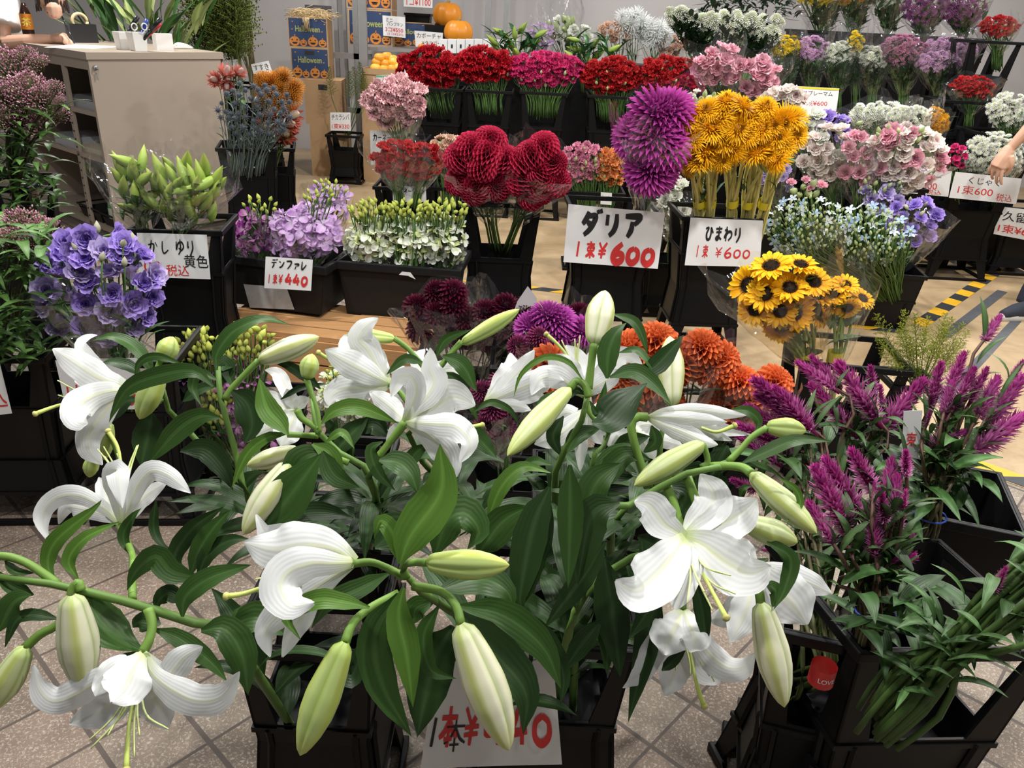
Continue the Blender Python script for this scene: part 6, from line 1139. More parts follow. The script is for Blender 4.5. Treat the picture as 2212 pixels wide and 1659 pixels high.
mb.build('eyes', EYE, pr); mb = MB(); mb.tube([hd + fdir * .105 + side * .02 + [.0, -.03, -.045], hd + fdir * .108 + [0, -.032, -.048], hd + fdir * .105 - side * .02 + [0, -.03, -.045]], .005, 6, 6); mb.build('lips', plain('lips', (.5, .2, .17), .5), pr)
hp = atY(160, 88, Yp - .05); pen('thin black pen held upright in the writing hand', hp + [0, 0, -.015], atY(134, 36, Yp), .0048, PB)
# person at the right edge reaching down across the cards
p2 = thing('person', 'person at the right edge reaching down with a bare forearm over the cards', 'person', atZ(2330, 690, 0)); hx = atY(2178, 325, 4.85); ex_ = atY(2262, 175, 4.75); dn = nrm(hx - ex_)
fx = atY(2165, 640, 4.42); foot = np.array([atZ(2195, 690, 0)[0], atZ(2195, 690, 0)[1], 0]); hip2 = np.array([foot[0] + .62, foot[1] + .25, .92]); sh2 = np.array([hip2[0] - .12, hip2[1] - .05, 1.36]); osh2 = sh2 + [.25, .28, .03]; hd2 = (sh2 + osh2) / 2 + [-.08, -.06, .27]
mb = MB(); mb.tube([hip2 + [0, 0, -.02], hip2 * .4 + (sh2 + osh2) / 2 * .6, (sh2 + osh2) / 2], (.15, .165, .12), 10, 14); mb.tube([sh2, (sh2 + osh2) / 2, osh2], (.06, .09, .06), 6, 12)
e2 = sh2 * .15 + ex_ * .85 + [.05, 0, .0]; mb.tube([sh2, (sh2 + e2) / 2 + [0, 0, -.01], e2], (.06, .052, .045), 10, 12); mb.tube([e2, e2 * .55 + hx * .45, hx], (.045, .043, .026), 10, 12); hand(mb, hx, nrm(dn * .6 + [-.35, -.1, -.75]), [.75, .45, -.2], 1.25, (.30, .36, .42, .5), .9, thumb=1)
mb.tube([osh2, osh2 + [.05, 0, -.3], osh2 + [.0, -.1, -.55]], (.058, .045, .03), 10, 12); hand(mb, osh2 + [0, -.1, -.55], [0, -.1, -1], [-1, 0, 0], 1.0, (.3, .3, .35, .4))
mb.tube([(sh2 + osh2) / 2, hd2], (.06, .052), 5, 12); mb.ell(hd2, (.078, .098, .12), 12, 14); mb.tube([hd2 + [-.08, -.04, .0], hd2 + [-.105, -.05, -.02]], (.012, .013), 4, 8)
for k, (f_, b_) in enumerate(((foot, [0, 0, 0]), (foot + [.62, .35, 0], [0, 0, 0]))):
    mb.tube([hip2 + [0, (.09, .2)[k], 0], hip2 * .5 + (f_ + [.1, .08, .1]) * .5 + [-.06, 0, 0], f_ + [.13, .1, .09], f_ + [.02, 0, .045]], (.09, .065, .045, .035), 14, 12)
b2 = mb.build('body', SKIN, p2); remesh(b2, .005, 3)
mb = MB(); mb.tube([hip2 - [0, 0, .05], hip2 * .4 + (sh2 + osh2) / 2 * .6, (sh2 + osh2) / 2], (.17, .185, .13), 10, 16); mb.tube([sh2, (sh2 + osh2) / 2, osh2], (.085, .11, .085), 6, 14); mb.tube([sh2, sh2 * .55 + e2 * .45], (.085, .082), 5, 14); mb.tube([osh2, osh2 + [.03, 0, -.18]], (.085, .08), 5, 14); remesh(mb.build('t_shirt', plain('dark_cotton', (.03, .032, .04), .85), p2), .012, 3)
mb = MB(); mb.tube([hip2 + [0, .1, .07], hip2 + [0, .1, -.08]], (.17, .18), 5, 14)
for k, f_ in enumerate((foot, foot + [.62, .35, 0])):
    mb.tube([hip2 + [0, (.09, .2)[k], 0], hip2 * .5 + (f_ + [.1, .08, .1]) * .5 + [-.06, 0, 0], f_ + [.14, .11, .13], f_ + [.13, .10, .06]], (.115, .095, .085, .09), 12, 14)
remesh(mb.build('trousers', plain('navy_denim', (.012, .016, .035), .85, bump=.3, scale=150), p2), .012, 3)
for k, f_ in enumerate((foot, foot + [.62, .35, 0])):
    mb = MB(); td_ = nrm(np.array([-1, -.32, 0])); mb.tube([f_ - td_ * .17 + [0, 0, .05], f_ - td_ * .05 + [0, 0, .06], f_ + td_ * .07 + [0, 0, .045], f_ + td_ * .12 + [0, 0, .035]], (.042, .052, .046, .026), 14, 14); s_ = mb.build('shoe', plain('dark_blue_canvas', (.025, .03, .045), .8, bump=.3, scale=200), p2)
    mb = MB(); mb.tube([f_ - td_ * .19 + [0, 0, .018], f_ - td_ * .05 + [0, 0, .018], f_ + td_ * .09 + [0, 0, .018], f_ + td_ * .14 + [0, 0, .018]], (.035, .044, .046, .02), 14, 14); o = mb.build('shoe_sole', plain('white_rubber', (.6, .58, .54), .6), s_)
mb = MB(); mb.ell(hd2 + [.015, .01, .025], (.092, .11, .12), 10, 14); mb.build('hair', HAIR, p2)
mb = MB(); mb.ell(hd2 + [-.078, -.005, .01], (.01, .01, .008), 5, 8); mb.ell(hd2 + [-.055, -.075, .01], (.01, .01, .008), 5, 8); mb.build('eyes', EYE, p2)
# ------------------------------------------------------------ left background: plants, printed boxes, rack
lv = thing('leaf_bunch', 'bunches of large green pointed leaves standing behind the counter', 'greenery', atY(330, 150, 6.3)); fo = MB()
for i in range(85):
    x = rng.uniform(195, 440); y = rng.uniform(-60, 130); p = atY(x, y, rng.uniform(6.1, 6.7)); L = rng.uniform(.28, .45); up = rng.uniform(.8, 1.5); az = rng.uniform(2.4, 4.2) if x < 310 else rng.uniform(5.4, 7.2)
    arcleaf(fo, p - [0, 0, L * .4], az, L, rng.uniform(.06, .095), up, up - rng.uniform(.1, .8), np.array((.045, .12, .03) if rng.uniform() < .6 else (.22, .27, .10)) * rng.uniform(.6, 1.5), nu=8, nv=5)
fo.build('foliage', LEAF, lv); mb = MB()
for i in range(12): p = atY(rng.uniform(230, 430), 120, 6.4); mb.tube([p, p * [1, 1, 0] + [0, 0, .3]], .012, 3, 5, (.06, .1, .03))
mb.build('stem_bundle', STEM, lv); stacked(330, 190, 6.3, .5, .4, 'the large pointed leaves', 0)
gr = thing('wild_grass_bunch', 'tall bunch of dark feathery wild grasses beside the pointed leaves', 'greenery', atY(480, 170, 6.6)); st = MB()
for i in range(36):
    p = atY(rng.uniform(425, 520), rng.uniform(60, 150), rng.uniform(6.5, 6.8)); put(hm('wild_grass'), 'plume', gr, p, [rng.uniform(-.2, .2), 0, 1], rng.uniform(.4, .75)); st.tube([p, p * [1, 1, 0] + np.array([0, 0, .3])], .004, 2, 4, (.07, .08, .02))
st.build('stem_bundle', STEM, gr)
tw_ = thing('twig_bunch', 'bundle of thin bare twigs curling up against the grey wall', 'greenery', atY(535, 165, 6.9)); st = MB()
for i in range(22):
    b = atY(545 + rng.uniform(-8, 8), 160, 6.9); e = atY(rng.uniform(470, 545), rng.uniform(-60, 40), 6.9); st.tube([b - [0, 0, .6], b, b * .4 + e * .6 + rng.normal(size=3) * .03, e], .004, 10, 4, (.14, .12, .05))
st.build('twigs', STEM, tw_); stacked(510, 185, 6.6, .5, .4, 'the wild grasses and twigs', 0)
sign('small card reading susuki behind the orange pincushions', [(542, 139), (580, 131), (590, 160), (548, 160)], 6.585, [('すすき', INK, .5, .4, .8, .5, .0), ('束¥', RED, .6, .85, .5, .2, .0)])
sign('small blank white card behind the protea bunch', [(472, 132), (514, 128), (519, 160), (476, 160)], 6.585, [])
for px, what, wd, Y in [(532, 'the blue thistles', .34, 4.85), (590, 'the red proteas', .26, 5.25)]: stacked(px, 320, Y, wd, .3, what, .25)
bouquet('thistle_bunch', 'bunch of grey blue sea thistles next to the counter end', 'bouquet', 'thistle', 4.9, (550, 240, 82, 66), 52, .062, (535, 340), nl=110, lL=(.05, .09), lW=.012, leaf_c=(.09, .12, .11), stem_c=(.12, .15, .14), bul=.7)
bouquet('protea_bunch', 'pink proteas at the top of the thistle bunch', 'bouquet', 'protea', 5.2, (492, 165, 30, 24), 4, .12, (520, 330), nl=6, lW=.035, bul=.2)
bouquet('pincushion_bunch', 'orange pincushion flowers above the blue thistles', 'bouquet', 'pincushion', 5.2, (592, 200, 44, 36), 10, .13, (545, 330), nl=10, lW=.03, bul=.4)
bouquet('protea_bunch', 'red and cream proteas beside the brown cartons', 'bouquet', 'protea_red', 5.2, (607, 268, 36, 26), 5, .17, (590, 335), nl=26, lW=.05, lL=(.08, .14), leaf_c=(.05, .13, .03), bul=.4)
# cartons
BLUE = plain('printed_blue', (.022, .05, .13), .6); ORNG = plain('printed_orange', (.62, .22, .035), .6); PBLK = plain('printed_black', (.02, .015, .02), .6); PYEL = plain('printed_lime', (.40, .42, .12), .6)
def carton(label, base, yaw, w_, d_, h_, printed=False, hole=False, flap=False, txt='Halloween', group='Halloween printed cartons', sides=True):
    base = np.asarray(base, float); X = np.array([cos(yaw), sin(yaw), 0]); Y = np.array([-sin(yaw), cos(yaw), 0]); A = np.stack([X, Y, [0, 0, 1]], 1)
    mb = MB(); 
    if flap:
        t = .006
        for lo, hi in (((0, 0, 0), (w_, t, h_)), ((0, d_ - t, 0), (w_, d_, h_)), ((0, t, 0), (t, d_ - t, h_)), ((w_ - t, t, 0), (w_, d_ - t, h_)), ((t, t, 0), (w_ - t, d_ - t, h_ * .9))): mb.box(lo, hi, M=(A, base))
    else: mb.box((0, 0, 0), (w_, d_, h_), M=(A, base))
    o = mb.build('printed_carton' if printed else 'brown_carton', CARD, None, False, at=base); tag(o, label, 'carton', group if printed else 'brown cartons on the floor')
    def face(name, m, polys, side, k):
        b = MB()
        for pl in polys:
            pl = np.array(pl, float); V = np.array([base + (X * (a * w_) - Y * k if side == 0 else Y * (d_ - a * d_) - X * k) + np.array([0, 0, c * h_]) for a, c in pl]); b.add(V, T=[(0, i, i + 1) for i in range(1, len(V) - 1)])
        return b.build(name, m, o, False)
    def disc(cx, cy, rx, ry, n=14): return [(cx + rx * cos(t), cy + ry * sin(t)) for t in np.linspace(0, 2 * pi, n, endpoint=False)]
    if printed:
        for sd in ((0, 1) if sides else (0,)):
            f = face('printed_panel', BLUE, [[(.03, .04), (.97, .04), (.97, .96), (.03, .96)]], sd, .0015)
            pk = []; ey = []
            for i, (x, r) in enumerate([(.16, .13), (.38, .09), (.62, .13), (.86, .10)]): 
                pk.append(disc(x, .04 + r * 1.25, r, r * 1.25)); pk.append([(x - .012, .04 + r * 2.3), (x + .012, .04 + r * 2.3), (x + .02, .04 + r * 3.0), (x, .04 + r * 3.0)])
                for s in (-1, 1): ey.append([(x + s * r * .25, .04 + r * 1.45), (x + s * r * .65, .04 + r * 1.45), (x + s * r * .5, .04 + r * 1.9)])
                ey.append([(x - r * .6, .04 + r * 1.05), (x - r * .3, .04 + r * .55), (x + r * .3, .04 + r * .55), (x + r * .6, .04 + r * 1.05), (x, .04 + r * .85)])
            for x, y in ((.1, .85), (.9, .8), (.83, .55), (.08, .6), (.7, .9)): pk.append([(x, y), (x + .04, y - .03), (x + .05, y + .02)])
            face('printed_pumpkins', ORNG, pk, sd, .0025); face('printed_faces', PBLK, ey, sd, .0035)
            V, F_ = glyphs(txt, .015); lo_, hi_ = V.min(0), V.max(0); q = (V - (lo_ + hi_) / 2) / (hi_ - lo_) * [.62, .2] + [.5, .62]; b = MB()
            b.add(np.array([base + (X * (a * w_) - Y * .003 if sd == 0 else Y * (d_ - a * d_) - X * .003) + np.array([0, 0, c * h_]) for a, c in q]), [g for g in F_ if len(g) == 4], [g for g in F_ if len(g) == 3]); b.build('printed_lettering', PYEL, o, False)
    if hole: face('hand_hole', DARKS, [[(.38, .78), (.62, .78), (.62, .9), (.38, .9)]], 0, .004)
    if flap:
        b = MB(); b.grid(np.array([[base + Y * d_ + X * s * w_ + [0, 0, h_], base + Y * (d_ + .02) + X * s * w_ + [0, 0, h_ + .10]] for s in (0.3, 1)])); b.build('flap', PBLK, o, False)
    return o
def stackpt(px, py, Y): return atY(px, py, Y)
Yc = 7.6; k = axd(atY(670, 300, Yc)) / FPX; b = atY(674, 360, Yc); yw = .10; b[2] = 0; hz = lambda y0, y1, x=672: abs(atY(x, y0, Yc)[2] - atY(x, y1, Yc)[2])
h1, h2, h3, h4 = atY(674, 268, Yc)[2], hz(268, 172), hz(172, 104), hz(103, 37)
carton('large brown carton at the bottom of the stack by the wall', b, yw, 78 * k, .36, h1); carton('large brown carton under the printed pumpkin boxes', b + [-.03, .0, h1], yw, 78 * k, .36, h2, hole=True)
carton('blue Halloween carton with a dark hand hole on the brown cartons', b + [-.14, .02, h1 + h2], yw, 78 * k, .34, h3, True, True); carton('open blue Halloween carton with straw on top of the stack', b + [-.15, .02, h1 + h2 + h3], yw, 80 * k, .34, h4, True, False, True)
st_ = MB(); tp = b + [-.15, .02, h1 + h2 + h3 + h4 - .02]
for i in range(160):
    p = tp + np.array([rng.uniform(.02, .36), rng.uniform(.02, .3), rng.uniform(0, .07)]); d = rng.normal(size=3) * [.06, .05, .02]; st_.tube([p - d, p + [0, 0, .02], p + d], .0025, 5, 3, np.array((.62, .47, .25)) * rng.uniform(.7, 1.2))
p0_ = tp + [.17, -.012, .0]
for i in range(20): q = p0_ + np.array([rng.uniform(-.03, .03), rng.uniform(-.012, .0), 0]); st_.tube([q + [0, .03, .02], q, q - [rng.uniform(-.02, .02), .0, .08]], .0025, 5, 3, (.6, .45, .25))
o = st_.build('straw_filling', STEM, None, True, at=tp); tag(o, 'tuft of pale straw spilling from the open Halloween carton', 'straw', None, 'stuff')
stacked(740, 292, 7.3, .30, .26, 'the foxtail grass', 0, h=.3)
fg = thing('foxtail_grass_bunch', 'dark foxtail grass stems in a bucket in front of the brown cartons', 'greenery', atY(750, 290, 7.4)); st = MB()
for px, py, s in [(712, 190, .22), (765, 190, .26), (778, 180, .28), (755, 200, .24), (786, 200, .25)]:
    e = atY(px, py - 30, 7.4); a_ = atY(px + 4, py + 20, 7.4); put(hm('celosia'), 'seed_head', fg, a_, e - a_, np.linalg.norm(e - a_) * 1.3).data = HEADS['wild_grass'][0]; st.tube([a_, atY(750, 300, 7.4)], .004, 3, 4, (.07, .11, .03))
st.build('stem_bundle', STEM, fg)
sign('small price card for grass in front of the brown cartons', [(713, 243), (757, 243), (758, 283), (714, 282)], 7.285, [('チカラシバ', INK, .5, .25, .86, .32, .0), ('1束¥330', RED, .5, .75, .86, .3, .01)])
# rack
rk = thing('steel_rack', 'grey slotted steel rack holding the pumpkin display', 'rack', atY(760, 300, 8.0) * [1, 1, 0])
def upr(px, Y, w_=.05, top=2.6):
    p = atY(px, 100, Y); mb = MB(); mb.box((p[0] - w_ / 2, Y - .02, 0), (p[0] + w_ / 2, Y + .02, top)); bevel(mb.build('upright', STEEL, rk, False), .004); return p
ua = [upr(728, 8.4, .04), upr(747, 8.4, .03), upr(770, 8.0, .05), upr(785, 7.75, .075), upr(1052, 8.6, .06), upr(1090, 8.6, .05)]
zs_ = atY(900, 104, 8.1)[2]
mb = MB(); mb.box((ua[3][0] - .02, 7.85, zs_ - .03), (ua[5][0] + .05, 8.6, zs_)); bevel(mb.build('shelf', STEEL, rk, False), .004)
for z in (zs_ - .12, .55):
    mb = MB(); mb.box((ua[0][0] - .02, 7.98, z), (ua[3][0] + .03, 8.02, z + .05)); bevel(mb.build('cross_bar', STEEL, rk, False), .004)
mb = MB(); mb.box((ua[3][0], 7.9, .56), (ua[5][0], 8.6, .6)); mb.build('shelf', STEEL, rk, False)
def onS(px, Y=8.05): p = atY(px, 100, Y); return np.array([p[0], Y, zs_ + .001])
carton('blue Halloween carton on the rack shelf behind the mini pumpkin card', onS(754, 8.1), .0, 90 * k * 1.06, .3, 66 * k * 1.08, True, sides=False); carton('long orange edged carton lying behind the mini pumpkins', onS(846, 8.25), 0., 96 * k, .2, 50 * k, True, sides=False)
carton('blue Halloween carton on top of the boxes on the rack', onS(752, 8.12) + [0, 0, 67 * k * 1.08], 0., 98 * k, .3, .35, True, sides=False)
sign('white card pricing mini pumpkins at five hundred fifty', [(826, 33), (875, 37), (876, 82), (828, 77)], 8.08, [('ミニ', INK, .3, .2, .3, .18, .0), ('パンプキン', INK, .55, .38, .7, .18, .0), ('3コ¥550', RED, .5, .66, .8, .2, .01), ('(1コ¥220)', RED, .55, .88, .7, .14, .0)])
sign('white card naming pumpkins propped beside the orange pumpkin', [(895, 66), (957, 71), (955, 101), (898, 101)], 7.9, [('カボーチャ', INK, .5, .28, .86, .34, .0), ('¥タルゴー', INK, .6, .74, .7, .3, .0)])
sign('white card with price eleven hundred at the top of the frame', [(871, -30), (935, -27), (934, 17), (872, 14)], 7.95, [('カボーチャ', INK, .5, .35, .8, .26, .0), ('1コ¥1100', RED, .52, .75, .84, .34, .01)])
PUMP = attrmat('pumpkin_skin', .38, 0, spec=.5)
def pumpkin(label, c, r, flat=.85, col=(.72, .26, .02), group=None, name='pumpkin', part=True):
    u = np.linspace(0, pi, 16)[:, None]; v = np.arange(48)[None] * 2 * pi / 48; rib = 1 - .075 * np.abs(np.sin(v * 5.0)) ** .5 * np.sin(u) ** .5; rib = .925 + (1 - .925) * (np.abs(np.sin(v * 5)) ** .6)
    R = r * rib; z = r * flat * np.cos(u) * (1 - .25 * np.exp(-(np.sin(u) / .3) ** 2)); G = np.stack([R * np.sin(u) ** .85 * np.cos(v), R * np.sin(u) ** .85 * np.sin(v), z + 0 * v], -1)
    mb = MB(); mb.grid(G + np.asarray(c) + [0, 0, r * flat * .75], np.broadcast_to(np.array(col) * (.8 + .25 * rib[..., None]), G.shape), True); o = mb.build(name, PUMP, None, True, at=c); tag(o, label, 'pumpkin', group)
    if part: mb = MB(); t = np.asarray(c) + [0, 0, r * flat * 1.5]; mb.tube([t - [0, 0, .02], t + [0, 0, r * .12], t + [r * .12, 0, r * .28]], (r * .16, r * .10, r * .12), 6, 7, (.36, .26, .1)); mb.build('stem', STEM, o)
    return o
pm = 1.0 * axd(atY(990, 60, 8.0)) / FPX
pumpkin('round orange pumpkin resting low at the end of the rack shelf', np.array([*atY(990, 90, 8.0)[:2], zs_ + 16 * pm]), 32 * pm); mb = MB(); rp = atY(990, 90, 8.0); mb.box((rp[0] - .1, 7.92, zs_), (rp[0] + .1, 8.12, zs_ + 16 * pm)); tag(mb.build('display_riser', BLACK, None, False, at=[rp[0], 8.0, zs_]), 'low black riser under the lower pumpkin', 'stand'); bs = onS(958, 8.25)
mb = MB(); mb.box((bs[0] - .17, 8.15, zs_), (bs[0] + .17, 8.5, zs_ + 48 * pm)); o = mb.build('display_stand', BLACK, None, False, at=bs); bevel(o, .01); tag(o, 'black display stand raised under the upper pumpkin', 'stand')
pumpkin('round orange pumpkin raised on the black stand', np.array([*atY(967, 10, 8.3)[:2], zs_ + 48 * pm]), 33 * pm)
mb = MB(); o = bucket('black bucket on the shelf under the eleven hundred card', rect(atY(903, 30, 8.4)[0], 8.35, .24, .2), zs_ + .30, .29, .85, False, False)
for i, (x, y, r) in enumerate([(941, 96, 6), (911, 95, 8)]): pumpkin(('tiny orange pumpkin beside the pumpkin card', 'tiny striped yellow pumpkin before the pumpkin card')[i], np.array([*atY(x, y + 6, 7.88)[:2], zs_]), r * pm, group='tiny pumpkins on the shelf')
bk = atY(833, 160, 7.6); mb = MB(); T = rect(bk[0], 7.45, .36, .3); T = [np.array([*p, bk[2]]) for p in T]; c = np.mean(T, 0)
for i in range(4):
    j = (i + 1) % 4; frame_panel(mb, ([T[i], T[j], T[j] + [0, 0, .05], T[i] + [0, 0, .05]]), None, .006, nrm((c - (T[i] + T[j]) / 2) * [1, 1, 0]))
Kz = np.array(T); mb.add(np.vstack([Kz, Kz + [0, 0, .006]]), [(3, 2, 1, 0), (4, 5, 6, 7)]); o = mb.build('display_tray', CARD, None, False, at=c); tag(o, 'shallow tray heaped with small orange pumpkins by the rack', 'tray')
mb = MB(); mb.box((T[0][0] - .02, 7.46, .0), (T[1][0] + .02, 7.76, bk[2])); o = mb.build('carton_stand', CARD, None, False, at=c * [1, 1, 0]); tag(o, 'tall carton supporting the tray of small pumpkins', 'carton')
sp = [(812, 152), (830, 155), (848, 154), (862, 152), (815, 140), (833, 143), (852, 140), (820, 130), (836, 128), (848, 134), (826, 146), (842, 150), (858, 146)]
for i, (x, y) in enumerate(sp):
    wh = ['at the left end of the front row', 'second in the front row', 'third in the front row', 'at the right end of the front row', 'at the left of the middle row', 'in the centre of the middle row', 'at the right of the middle row', 'at the top left of the heap', 'at the very top of the heap', 'just below the top of the heap', 'wedged between the two left rows', 'wedged low between the middle ones', 'wedged against the right edge'][i]
    pumpkin('small orange pumpkin ' + wh + ' in the tray', np.array([*atY(x, y, 7.5 + .03 * (i // 4))[:2], atY(x, y, 7.5)[2] - .01]), 11.5 * pm, .8, (.80, .34, .03) if i % 3 else (.78, .44, .06), 'small pumpkins heaped in the tray', part=False)
sign('green headed label card hanging below the small pumpkin tray', [(812, 163), (858, 161), (860, 185), (813, 187)], 7.44, [('band', plain('printed_green', (.12, .42, .2), .6), .5, .1, 1, .14, 0)])
for i in range(9):
    x = 948 + i * 19; p = atY(x, 114, 7.3); m_ = axd(p) / FPX; mb = MB(); mb.box((p[0], 7.3, p[2]), (p[0] + 18 * m_, 7.42, p[2] + 27 * m_)); o = mb.build('small_box', PAPER, None, False, at=p); bevel(o, .003)
    tag(o, ['leftmost small white box behind the red carnations', 'small white box right beside the leftmost one', 'third small white box from the left above the carnations', 'fourth small white box from the left above the carnations', 'middle small white box in the row above the carnations', 'fourth small white box from the right above the carnations', 'third small white box from the right above the carnations', 'small white box just left of the last one', 'rightmost small white box above the pink carnations'][i], 'box', 'small white boxes behind the carnations')
    mb = MB(); q = p + [9 * m_, -.001, 14 * m_]; mb.box((q[0] - .008, q[1] - .001, q[2] - .018), (q[0] + .008, q[1], q[2] + .012)); mb.build('printed_mark', INK, o, False)
p = atY(945, 117, 7.3); m_ = axd(p) / FPX; mb = MB(); mb.box((p[0] - .05, 7.25, 0), (p[0] + 560 * m_, 7.6, p[2] - .001)); o = mb.build('display_table', BLACK, None, False, at=[p[0], 7.3, 0]); tag(o, 'dark counter carrying the row of small white boxes', 'table')
# ------------------------------------------------------------ carnations
def crow(what, px, py, wd, Y=6.3): return stacked(px, py, Y, wd, .30, what, 0, h=.36, lo=.25, taper=.84)
Yk = 6.3; kk = axd(atY(1050, 190, Yk)) / FPX
for what, px, py in [('the leftmost dark red carnations', 948, 190), ('the second dark red carnations', 1057, 195), ('the hot pink carnations', 1175, 199), ('the scarlet spray carnations', 1322, 207), ('the red carnations behind the magenta dahlias', 1430, 209)]: crow(what, px, py, 100 * kk)
for lab, kd, ell, n, b in [('bunch of dark red carnations in the leftmost back bucket', 'red_carnation', (935, 147, 72, 34), 34, (950, 215)), ('bunch of dark red carnations next to the hot pink ones', 'red_carnation', (1050, 143, 58, 30), 30, (1057, 215)), ('bunch of hot pink carnations in the back row', 'hot_pink_carnation', (1178, 150, 80, 32), 52, (1175, 222)), ('bunch of scarlet spray carnations left of the tall wrap', 'spray_red', (1320, 165, 62, 34), 48, (1322, 230)), ('bunch of red carnations behind the tall magenta wrap', 'spray_red', (1450, 165, 84, 36), 56, (1430, 232))]:
    bouquet('carnation_bunch', lab, 'bouquet', kd, Yk + .12, ell, n, .125 if kd == 'red_carnation' else .095, b, 'carnations in the back row', nl=10, lL=(.06, .1), lW=.01, bul=.55, upw=.6, buds=[('green_bud', 10, (ell[0], ell[1] + 8, ell[2], ell[3]), .04)], low=.1)
bouquet('carnation_bunch', 'bouquet of pale pink carnations above the first carnation card', 'bouquet', 'pink_carnation', 5.5, (858, 222, 58, 44), 26, .135, (870, 330), 'carnations in front of the back row', wr=True, over=.0, nl=8, lW=.01, bul=.7)
stacked(866, 300, 5.55, .34, .28, 'the pale pink carnations', 0)
sign('price card for carnations below the pale pink bouquet', [(799, 281), (879, 284), (880, 356), (801, 356)], 5.53, [('#カーネーション', INK, .52, .2, .9, .22, .02)])
for lab, ell, n, b in [('wrapped red spray carnations in front of the carnation card', (855, 345, 46, 34), 24, (862, 415)), ('second wrapped red spray carnations before the peach ones', (915, 350, 34, 30), 18, (902, 415))]: bouquet('carnation_bunch', lab, 'bouquet', 'spray_red', 4.9, ell, n, .085, b, 'carnations in front of the back row', wr=True, over=.12, flare=1.3, nl=8, lW=.01)
bouquet('carnation_bunch', 'peach spray carnations between the red ones and the dahlias', 'bouquet', 'peach_carnation', 5.0, (968, 328, 38, 30), 26, .07, (968, 415), 'carnations in front of the back row', nl=10, lW=.012, buds=[('green_bud', 8, (968, 330, 40, 34), .035)])
bouquet('carnation_bunch', 'rose pink spray carnations right of the ball dahlias', 'bouquet', 'rose_carnation', 5.0, (1256, 352, 44, 38), 34, .07, (1262, 430), 'carnations in front of the back row', nl=12, lW=.012, buds=[('green_bud', 12, (1262, 352, 44, 38), .035)])
bouquet('carnation_bunch', 'orange spray carnations beside the tall magenta wrap', 'bouquet', 'orange_carnation', 5.0, (1318, 362, 30, 34), 24, .07, (1312, 430), 'carnations in front of the back row', nl=10, lW=.012, buds=[('green_bud', 6, (1318, 370, 30, 34), .035)])
for what, px, py, wd in [('the red spray carnations', 870, 405, .36), ('the peach spray carnations', 970, 405, .26), ('the rose and orange spray carnations', 1290, 415, .34)]: stacked(px, py, 4.95, wd, .26, what, 0)
sign('card naming carnations just above the white orchids', [(847, 401), (920, 404), (921, 436), (849, 436)], 4.93, [('#カーネーション', INK, .52, .3, .9, .36, .022)])
sign('small dark lettered tag on the bucket left of the dahlia card', [(1298, 415), (1322, 417), (1321, 443), (1297, 441)], 4.93, [('ション', INK, .5, .4, .8, .35, .0)]); 
# ------------------------------------------------------------ centre back
def lilyb(label, cx, cy, Y, n, s):
    B = atY(cx, cy + 60, Y); root = thing('lily_bunch', label, 'bouquet', B, 'budded lilies at the back'); fo = MB(); st = MB()
    for ex, ey in scat(n):
        p = atY(cx + ex * s, cy + ey * s * .5, Y + rng.uniform(-.1, .1)); put(hm('lily_small_bud'), 'bud', root, p, [ex + rng.uniform(-.4, .4), -.3, rng.uniform(.1, .9)], rng.uniform(.13, .19)); st.tube([p, B], .005, 4, 4, (.08, .17, .04))
    for i in range(46):
        p = atY(cx + rng.uniform(-1, 1) * s, cy + rng.uniform(-.3, .9) * s * .7, Y + rng.uniform(-.12, .12)); arcleaf(fo, p, rng.uniform(0, 6.28), rng.uniform(.16, .24), rng.uniform(.03, .045), rng.uniform(.2, 1.2), rng.uniform(-.8, .3), np.array((.022, .065, .02)) * rng.uniform(.7, 1.7), nu=8, nv=5)
    st.build('stem_bundle', STEM, root); fo.build('foliage', LEAF, root)
lilyb('pale lily buds lying over the row of small white boxes', 1120, 90, 7.0, 9, 60); lilyb('dark leaved lily buds behind the scarlet carnations', 1275, 105, 6.9, 7, 55)
bouquet('orchid_bouquet', 'faint lilac bunch standing near the pale wall', 'bouquet', 'orchid_lilac', 7.2, (1168, 80, 24, 28), 12, .10, (1175, 150), 'pale bouquets along the wall', nl=4, wr=True)
bouquet('green_mum_bouquet', 'wrapped green and white bouquet with gold dotted wrap by the wall', 'bouquet', ['green_bud', 'white_lisi'], 7.3, (1215, 62, 36, 24), 16, .10, (1225, 150), 'pale bouquets along the wall', nl=14, wr=True, over=.3)
for lab, kd, ell, n, s in [('upper bunch of spidery white flowers against the wall', 'spider_white', (1362, 48, 26, 20), 9, .14), ('lower bunch of spidery white flowers against the wall', 'spider_white', (1415, 72, 32, 22), 11, .14), ('peach flowers in wrap below the spidery white bunch', 'peach_carnation', (1330, 72, 34, 18), 12, .085), ('peach flowers in wrap beside the white pompons', 'peach_carnation', (1450, 100, 24, 18), 8, .085), ('white roses in wrap behind the dark lily leaves', 'white_lisi', (1255, 75, 18, 16), 5, .11)]:
    bouquet('pale_bouquet', lab, 'bouquet', kd, 7.1, ell, n, s, (ell[0] + 4, ell[1] + 95), 'pale bouquets along the wall', nl=14, wr=True, over=.06)
for lab, ell, n, b in [('bunch of white pompon asters at the left end with dark leaves', (1466, 32, 32, 12), 12, (1520, 150)), ('long bunch of white pompon asters along the top', (1590, 48, 100, 20), 36, (1570, 160)), ('bunch of white pompon asters nearest the yellow mums', (1650, 76, 34, 18), 13, (1610, 160))]:
    r_ = bouquet('aster_bunch', lab, 'bouquet', 'pompon_white', 6.5, ell, n, .085, b, 'white pompon asters', nl=260, lL=(.07, .13), lW=.03, leaf_c=(.014, .034, .012), bul=.5, upw=.8, rstem=.005)
stacked(1570, 172, 6.55, .7, .35, 'the white pompon asters', 0, win=False)
